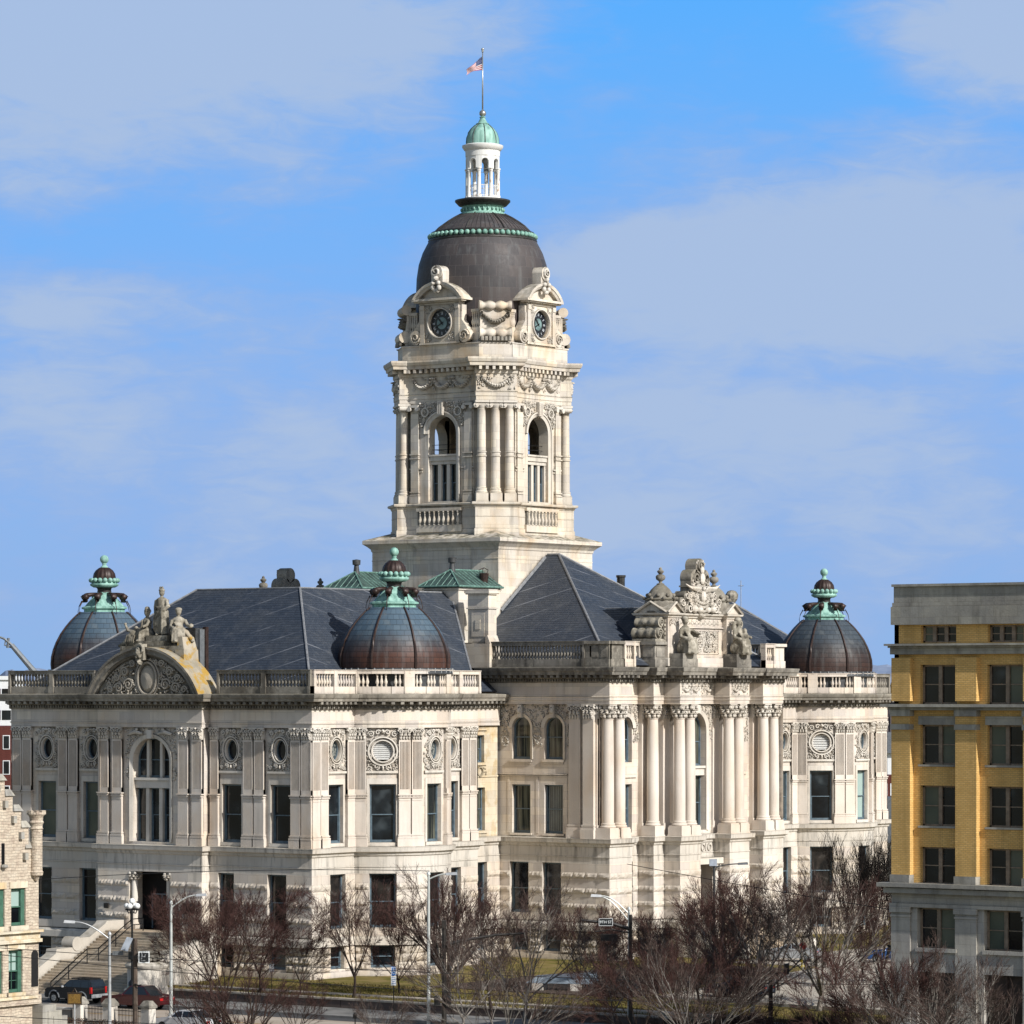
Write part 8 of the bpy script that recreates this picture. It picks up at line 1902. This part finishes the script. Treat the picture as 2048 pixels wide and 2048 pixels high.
def proto(k, label, px, base, top, z, seed, mats, cat='bare_tree', **kw):
    PROTO[k] = (make_tree(cat, label, T_at(px, base, z), seed, mats, H=th(px, base, top, z)*1.1, **kw), th(px, base, top, z))
proto('A', 'small bare vase-shaped tree on the pavement strip in front of the round bay', 707, 2015, 1772, -.9, 11, ('bark_dark', 'bark_dark', 'twig_red'), trunk=.27, tr=.14, spread=1.2, dens=1.1)
proto('B', 'dense reddish bare tree before the shaded corner windows', 520, 1990, 1775, -.4, 23, ('bark_dark', 'bark_dark', 'twig_red'), trunk=.2, tr=.12, spread=1.25, dens=1.32)
proto('C', 'large dark bare tree with heavy limbs just right of the picture centre lamp', 893, 2012, 1750, -.6, 37, ('bark_black', 'bark_dark', 'twig_red'), trunk=.2, tr=.36, spread=1.45, dens=1.12, limbs=8)
proto('D', 'grey-limbed bare tree spreading in front of the neck windows', 1050, 2072, 1770, -.9, 41, ('bark_grey', 'bark_grey', 'twig_brown'), trunk=.25, tr=.18, spread=1.35, dens=1.05, rmin=.012)
proto('E', 'big grey-trunked bare tree right of the sunlit entrance', 1637, 2045, 1745, -.9, 59, ('bark_grey', 'bark_grey', 'twig_brown'), trunk=.2, tr=.26, spread=1.35, dens=1.12, limbs=9, rmin=.012)
proto('F', 'narrow black-stemmed bare tree beside the corner of the yellow brick building', 1728, 1975, 1700, -.6, 67, ('bark_black', 'bark_black', 'bark_black'), cat='columnar_tree', trunk=.12, tr=.14, spread=.45, dens=1.0, up=1.2, limbs=9)
TR = [('B', 353, 1980, 1785, -.6, 1.3, 'bare tree behind the banded lamp pole above the dark red car'), ('A', 447, 2078, 1800, -.9, 2.2, 'spreading bare tree in front of the shaded front at the bottom left'), ('B', 425, 2000, 1800, -.5, 4.2, 'dense reddish bare tree left of the shaded corner'), ('B', 600, 1992, 1850, -.3, .4, 'small reddish bare tree close to the building corner'),
 ('A', 985, 2035, 1790, -.7, 4.0, 'bare tree standing in front of the sunlit neck of the building'), ('D', 1230, 2085, 1850, -.9, 1.9, 'twiggy bare tree under the street name plate'), ('B', 1160, 1995, 1810, -.4, .7, 'reddish bare tree before the base of the column wing side wall'), ('D', 930, 2095, 1850, -.9, .9, 'grey bare tree at the bottom edge right of the signal post'), ('B', 800, 1995, 1800, -.4, 5.5, 'reddish bare tree in front of the round bay right of the small vase-shaped tree'),
 ('D', 1322, 2075, 1830, -.9, 3.3, 'bare tree right of the street name mast, before the entrance corner'), ('B', 1400, 2020, 1790, -.5, 5.1, 'reddish bare tree below the dark grey curved lamp'), ('B', 1300, 1990, 1830, -.2, 2.5, 'small reddish bare tree at the foot of the entrance corner pier'), 
 ('E', 1500, 2060, 1790, -.9, 1.2, 'tall bare tree between the curved dark lamp and the big grey tree'), ('B', 1560, 2000, 1760, -.5, 3.9, 'dense reddish bare tree behind the big grey-trunked tree'), ('C', 1455, 1995, 1745, -.3, 2.9, 'dark bare tree before the second column pair'), ('B', 1670, 1990, 1760, -.5, .2, 'dense reddish bare tree between the big grey tree and the columnar trees'), ('B', 1230, 2000, 1830, -.4, 1.4, 'reddish bare tree behind the street name plate'),
 ('F', 1762, 1985, 1720, -.6, 2.0, 'second narrow black-stemmed tree touching the yellow brick building'), ('D', 1890, 2120, 1880, -.9, .4, 'pale-twigged bare tree in front of the lower windows of the yellow brick building'), ('B', 2000, 2130, 1900, -.9, 1.1, 'reddish bare tree at the bottom right corner'), ('D', 1820, 2130, 1930, -.9, 2.4, 'low pale-twigged bare tree at the foot of the black pointed post'),
 ('D', 760, 2120, 1985, -.9, 2.5, 'very small bare tree at the bottom edge left of the signal post'), ('A', 1380, 2135, 1880, -.9, 5.5, 'low bare tree at the bottom edge left of the crossbar post'), ('B', 1480, 2130, 1910, -.9, 2.2, 'low reddish bare tree at the bottom edge beside the crossbar post'),
 ('E', 1850, 2190, 1905, -.9, 2.7, 'pale-limbed bare tree overlapping the base of the yellow brick building'), ('D', 1960, 2210, 1915, -.9, .3, 'grey bare tree before the lower corner of the yellow brick building'), 
 ('D', 1400, 2200, 1880, -.9, 2.0, 'near grey bare tree below the dark curved lamp'), ('D', 1010, 2190, 1900, -.9, 3.8, 'near grey bare tree under the pale sloping slab'), ('B', 1760, 2190, 1900, -.9, 3.3, 'near reddish bare tree beside the black pointed post'), ('C', 480, 2180, 1930, -.9, 1.5, 'near dark bare tree at the bottom edge in front of the white car'), 
 ('A', 590, 2125, 1960, -.9, 1.7, 'low bare tree at the bottom edge beneath the shaded corner'), ('B', 1280, 2130, 1900, -.9, 3.6, 'low reddish bare tree at the bottom edge right of the street name mast'), ('B', 1930, 2120, 1930, -.9, 4.9, 'low reddish bare tree before the dark doorways of the yellow brick building')]
for k, px, base, top, z, rz, lb_ in TR: sc = th(px, base, top, z)/PROTO[k][1]; dup(PROTO[k][0], T_at(px, base, z), rz, sc, lb_)
# low shrubs along the near edge
def shrub(name, label, px, base, z, seed, w=1.6, h=1.3, mat='twig_red', cat='shrub', n=700):
    rg = random.Random(seed); mb = MB(); wd = MB()
    for i in range(n):
        a = rg.uniform(0, 2*pi); rr = sqrt(rg.random())*w*.35; p = (rr*cos(a), rr*sin(a), 0); d = (cos(a)*rg.uniform(.1, .9), sin(a)*rg.uniform(.1, .9), 1.1); l = h*rg.uniform(.5, 1)
        q = (p[0]+d[0]*l*.5, p[1]+d[1]*l*.5, l*.55); e = (q[0]+(d[0]+rg.uniform(-.5, .5))*l*.45, q[1]+(d[1]+rg.uniform(-.5, .5))*l*.45, q[2]+l*.5); mb.tube([p, q, e], [.014, .010, .006], 3, False)
    for i in range(10): a = i*.63; wd.tube([(0, 0, 0), (.4*cos(a), .4*sin(a), h*.5)], [.04, .02], 5)
    x, y, Y = at(px, base, z); o = empty(name, (x, y, z), label, cat); wd.build('stem', M['bark_dark'], o, local=True); mb.build('twigs', M[mat], o, local=True); return o
SH = [(1480, 2075, 1.9, 'low red-twigged shrub at the bottom edge left of the crossbar post', 'twig_red'), (1560, 2085, 1.8, 'low red-twigged shrub at the bottom edge right of the crossbar post', 'twig_red'), (1640, 2078, 2.0, 'dark brown twiggy shrub at the foot of the big grey-trunked tree', 'twig_brown'), (1745, 2085, 1.7, 'grey-brown twiggy shrub left of the black pointed post', 'twig_brown'), (1900, 2070, 2.0, 'twiggy shrub before the dark doorway of the yellow brick building', 'twig_brown'), (1960, 2080, 2.2, 'tall dark red twiggy shrub before the yellow brick building', 'twig_red'), (2030, 2078, 2.4, 'dark red twiggy shrub in the bottom right corner', 'twig_red'), (1330, 2078, 1.5, 'brown twiggy shrub at the bottom edge near the mid-right', 'twig_brown'), (1410, 2085, 1.7, 'brown twiggy shrub at the bottom edge below the curved dark lamp', 'twig_brown')]
for i, (px, b, h, lb_, mt) in enumerate(SH): shrub('twiggy_shrub', lb_, px, b, -.9, 100+i, 2.6, h, mt, n=900)
hd = empty('clipped_hedge', (21, -76.6, -.86), 'low russet and green hedge at the foot of the iron fence', 'hedge'); mb = MB(); rg = random.Random(8)
for i in range(5000):
    c = (rg.uniform(-4, 6), rg.uniform(-.45, .45), rg.uniform(.05, .62)); d = [rg.uniform(-.07, .07) for _ in range(6)]; mb.add([c, (c[0]+d[0], c[1]+d[1], c[2]+d[2]), (c[0]+d[3], c[1]+d[4], c[2]+d[5])], [(0, 1, 2)])
mb.build('foliage', M['hedge_leaf'], hd, local=True)
# ================================================================== camera, sun, sky
cam = bpy.data.cameras.new('camera'); cam.sensor_width = 36; cam.lens = 7876.64/2048*36; cam.shift_x = 0.0; cam.shift_y = (1384.08-1024)/2048; cam.clip_end = 30000; cam.clip_start = 1
co = bpy.data.objects.new('camera', cam); COL.objects.link(co); al = radians(35.65)
co.location = (2.56*cos(al)+343.46*sin(al), 2.56*sin(al)-343.46*cos(al), 22.0); co.rotation_euler = (pi/2, 0, al); scene.camera = co
SUN_EL, SUN_AZ = radians(34), radians(-8.5)      # azimuth measured from +x towards +y
sd = (cos(SUN_EL)*cos(SUN_AZ), cos(SUN_EL)*sin(SUN_AZ), sin(SUN_EL))
su = bpy.data.lights.new('sun', 'SUN'); su.energy = 5.0; su.angle = radians(.5); su.color = (1.0, .97, .915); so = bpy.data.objects.new('sun', su); COL.objects.link(so)
from mathutils import Vector
so.rotation_euler = Vector(sd).to_track_quat('Z', 'Y').to_euler()
w = bpy.data.worlds.new('World'); scene.world = w; w.use_nodes = True; nt = w.node_tree; nt.nodes.clear(); N = nt.nodes.new; Lk = nt.links.new
out = N('ShaderNodeOutputWorld'); sky = N('ShaderNodeTexSky'); sky.sky_type = 'NISHITA'; sky.sun_disc = False; sky.sun_elevation = SUN_EL; sky.sun_rotation = radians(90)-SUN_AZ; sky.altitude = 100
bg = N('ShaderNodeBackground'); bg.inputs[1].default_value = .097; Lk(sky.outputs[0], bg.inputs[0])
tc = N('ShaderNodeTexCoord'); D = tc.outputs['Generated']
def vm(op, a, b=None):
    o = N('ShaderNodeVectorMath'); o.operation = op
    if isinstance(a, tuple): o.inputs[0].default_value = a
    else: Lk(a, o.inputs[0])
    if b is not None:
        if isinstance(b, tuple): o.inputs[1].default_value = b
        else: Lk(b, o.inputs[1])
    return o
def ma(op, a, b=0.0, c=0.0):
    o = N('ShaderNodeMath'); o.operation = op
    for i, v in enumerate((a, b, c)):
        if isinstance(v, (int, float)): o.inputs[i].default_value = v
        else: Lk(v, o.inputs[i])
    return o.outputs[0]
# direction -> bearing about the street axis and elevation
fw = (-sin(al), cos(al), 0); rt = (cos(al), sin(al), 0)
df = vm('DOT_PRODUCT', D, fw).outputs['Value']; dr = vm('DOT_PRODUCT', D, rt).outputs['Value']; sp = N('ShaderNodeSeparateXYZ'); Lk(D, sp.inputs[0])
bear = ma('ARCTAN2', dr, df); elev = ma('ARCTAN2', sp.outputs[2], ma('SQRT', ma('ADD', ma('MULTIPLY', dr, dr), ma('MULTIPLY', df, df))))
cv = N('ShaderNodeCombineXYZ'); Lk(bear, cv.inputs[0]); Lk(elev, cv.inputs[1])
def noi(scale, sc, det=4, rough=.5, off=(0, 0, 0), dist=0):
    mp = N('ShaderNodeMapping'); mp.inputs['Scale'].default_value = sc; mp.inputs['Location'].default_value = off; Lk(cv.outputs[0], mp.inputs[0]); n = N('ShaderNodeTexNoise'); n.inputs['Scale'].default_value = scale; n.inputs['Detail'].default_value = det; n.inputs['Roughness'].default_value = rough; n.inputs['Distortion'].default_value = dist; Lk(mp.outputs[0], n.inputs['Vector']); return n.outputs['Fac']
def bank(b0, e0, wb_, we, tilt=0.0, soft=1.0, gain=1.0):
    """one soft cloud bank centred on a bearing and elevation (radians)"""
    x = ma('DIVIDE', ma('SUBTRACT', bear, b0), wb_); y = ma('DIVIDE', ma('SUBTRACT', ma('SUBTRACT', elev, e0), ma('MULTIPLY', ma('SUBTRACT', bear, b0), tilt)), we)
    d = ma('SQRT', ma('ADD', ma('MULTIPLY', x, x), ma('MULTIPLY', y, y)))
    return ma('MULTIPLY', ma('SMOOTHSTEP', d, 0, 1) if False else ma('MAXIMUM', ma('SUBTRACT', 1.35, d), 0.0), gain)
def P2(px, py): return ((px-1024.76)/7876.64, (1384.08-py)/7876.64)
BK = [(P2(300, 120), .098, .036, .03, 1.0), (P2(60, 380), .06, .012, .1, .5), (P2(2030, 90), .042, .022, -.2, 1.0), (P2(1700, 560), .105, .036, .05, 1.05), (P2(1250, 500), .05, .022, .25, .8), (P2(1500, 850), .10, .03, 0, .75), (P2(900, 720), .12, .022, 0, .5), (P2(100, 640), .045, .014, 0, .75), (P2(200, 850), .07, .03, 0, .6), (P2(700, 880), .05, .014, 0, .5), (P2(1024, 950), .2, .05, 0, .62)]
tot = None
for (b0, e0), wb_, we, tl, g in BK:
    v = bank(b0, e0, wb_, we, tl, gain=g); tot = v if tot is None else ma('MAXIMUM', tot, v)
big = noi(22, (1, 2.2, 1), 5, .5, (3.1, 1.7, 0), .4); fine = noi(60, (1, 3.2, 1), 8, .62, (1, 5, 0), .8)
dens = ma('ADD', ma('MULTIPLY', tot, .95), ma('ADD', ma('MULTIPLY', ma('SUBTRACT', big, .5), 1.2), ma('MULTIPLY', ma('SUBTRACT', fine, .5), .62)))
mr = N('ShaderNodeMapRange'); mr.interpolation_type = 'SMOOTHSTEP'; Lk(dens, mr.inputs[0]); mr.inputs[1].default_value = -.02; mr.inputs[2].default_value = .85
er = N('ShaderNodeMapRange'); Lk(elev, er.inputs[0]); er.inputs[1].default_value = 0; er.inputs[2].default_value = .18
cr2 = N('ShaderNodeValToRGB'); e = cr2.color_ramp.elements; e[0].position = 0; e[0].color = (.29, .47, .78, 1); e[1].position = 1; e[1].color = (.10, .43, 1.0, 1); e.new(.4); e[1].color = (.25, .47, .88, 1); Lk(er.outputs[0], cr2.inputs[0])
e = cr2.color_ramp.elements
cc = N('ShaderNodeValToRGB'); e2 = cc.color_ramp.elements; e2[0].color = (.29, .43, .80, 1); e2[1].color = (.41, .53, .75, 1); e2.new(.6); e2[1].color = (.345, .475, .76, 1); Lk(mr.outputs[0], cc.inputs[0])
mx = N('ShaderNodeMix'); mx.data_type = 'RGBA'; Lk(ma('MULTIPLY', mr.outputs[0], .92), mx.inputs[0]); Lk(cr2.outputs[0], mx.inputs[6]); Lk(cc.outputs[0], mx.inputs[7])
bg2 = N('ShaderNodeBackground'); Lk(mx.outputs[2], bg2.inputs[0]); bg2.inputs[1].default_value = 1.0
# this bank of sky fills only the low part of the north-west; the physical sky lights the rest
fe = N('ShaderNodeMapRange'); fe.interpolation_type = 'SMOOTHSTEP'; Lk(elev, fe.inputs[0]); fe.inputs[1].default_value = .42; fe.inputs[2].default_value = .26
fb = N('ShaderNodeMapRange'); fb.interpolation_type = 'SMOOTHSTEP'; Lk(ma('ABSOLUTE', bear), fb.inputs[0]); fb.inputs[1].default_value = .95; fb.inputs[2].default_value = .5
ms = N('ShaderNodeMixShader'); Lk(ma('MULTIPLY', fe.outputs[0], fb.outputs[0]), ms.inputs[0]); Lk(bg.outputs[0], ms.inputs[1]); Lk(bg2.outputs[0], ms.inputs[2]); Lk(ms.outputs[0], out.inputs[0])
scene.view_settings.view_transform = 'Standard'; scene.view_settings.look = 'None'; scene.view_settings.exposure = 0; scene.view_settings.gamma = 1
scene.render.engine = 'CYCLES'; scene.cycles.max_bounces = 6; scene.cycles.diffuse_bounces = 3; scene.cycles.glossy_bounces = 3
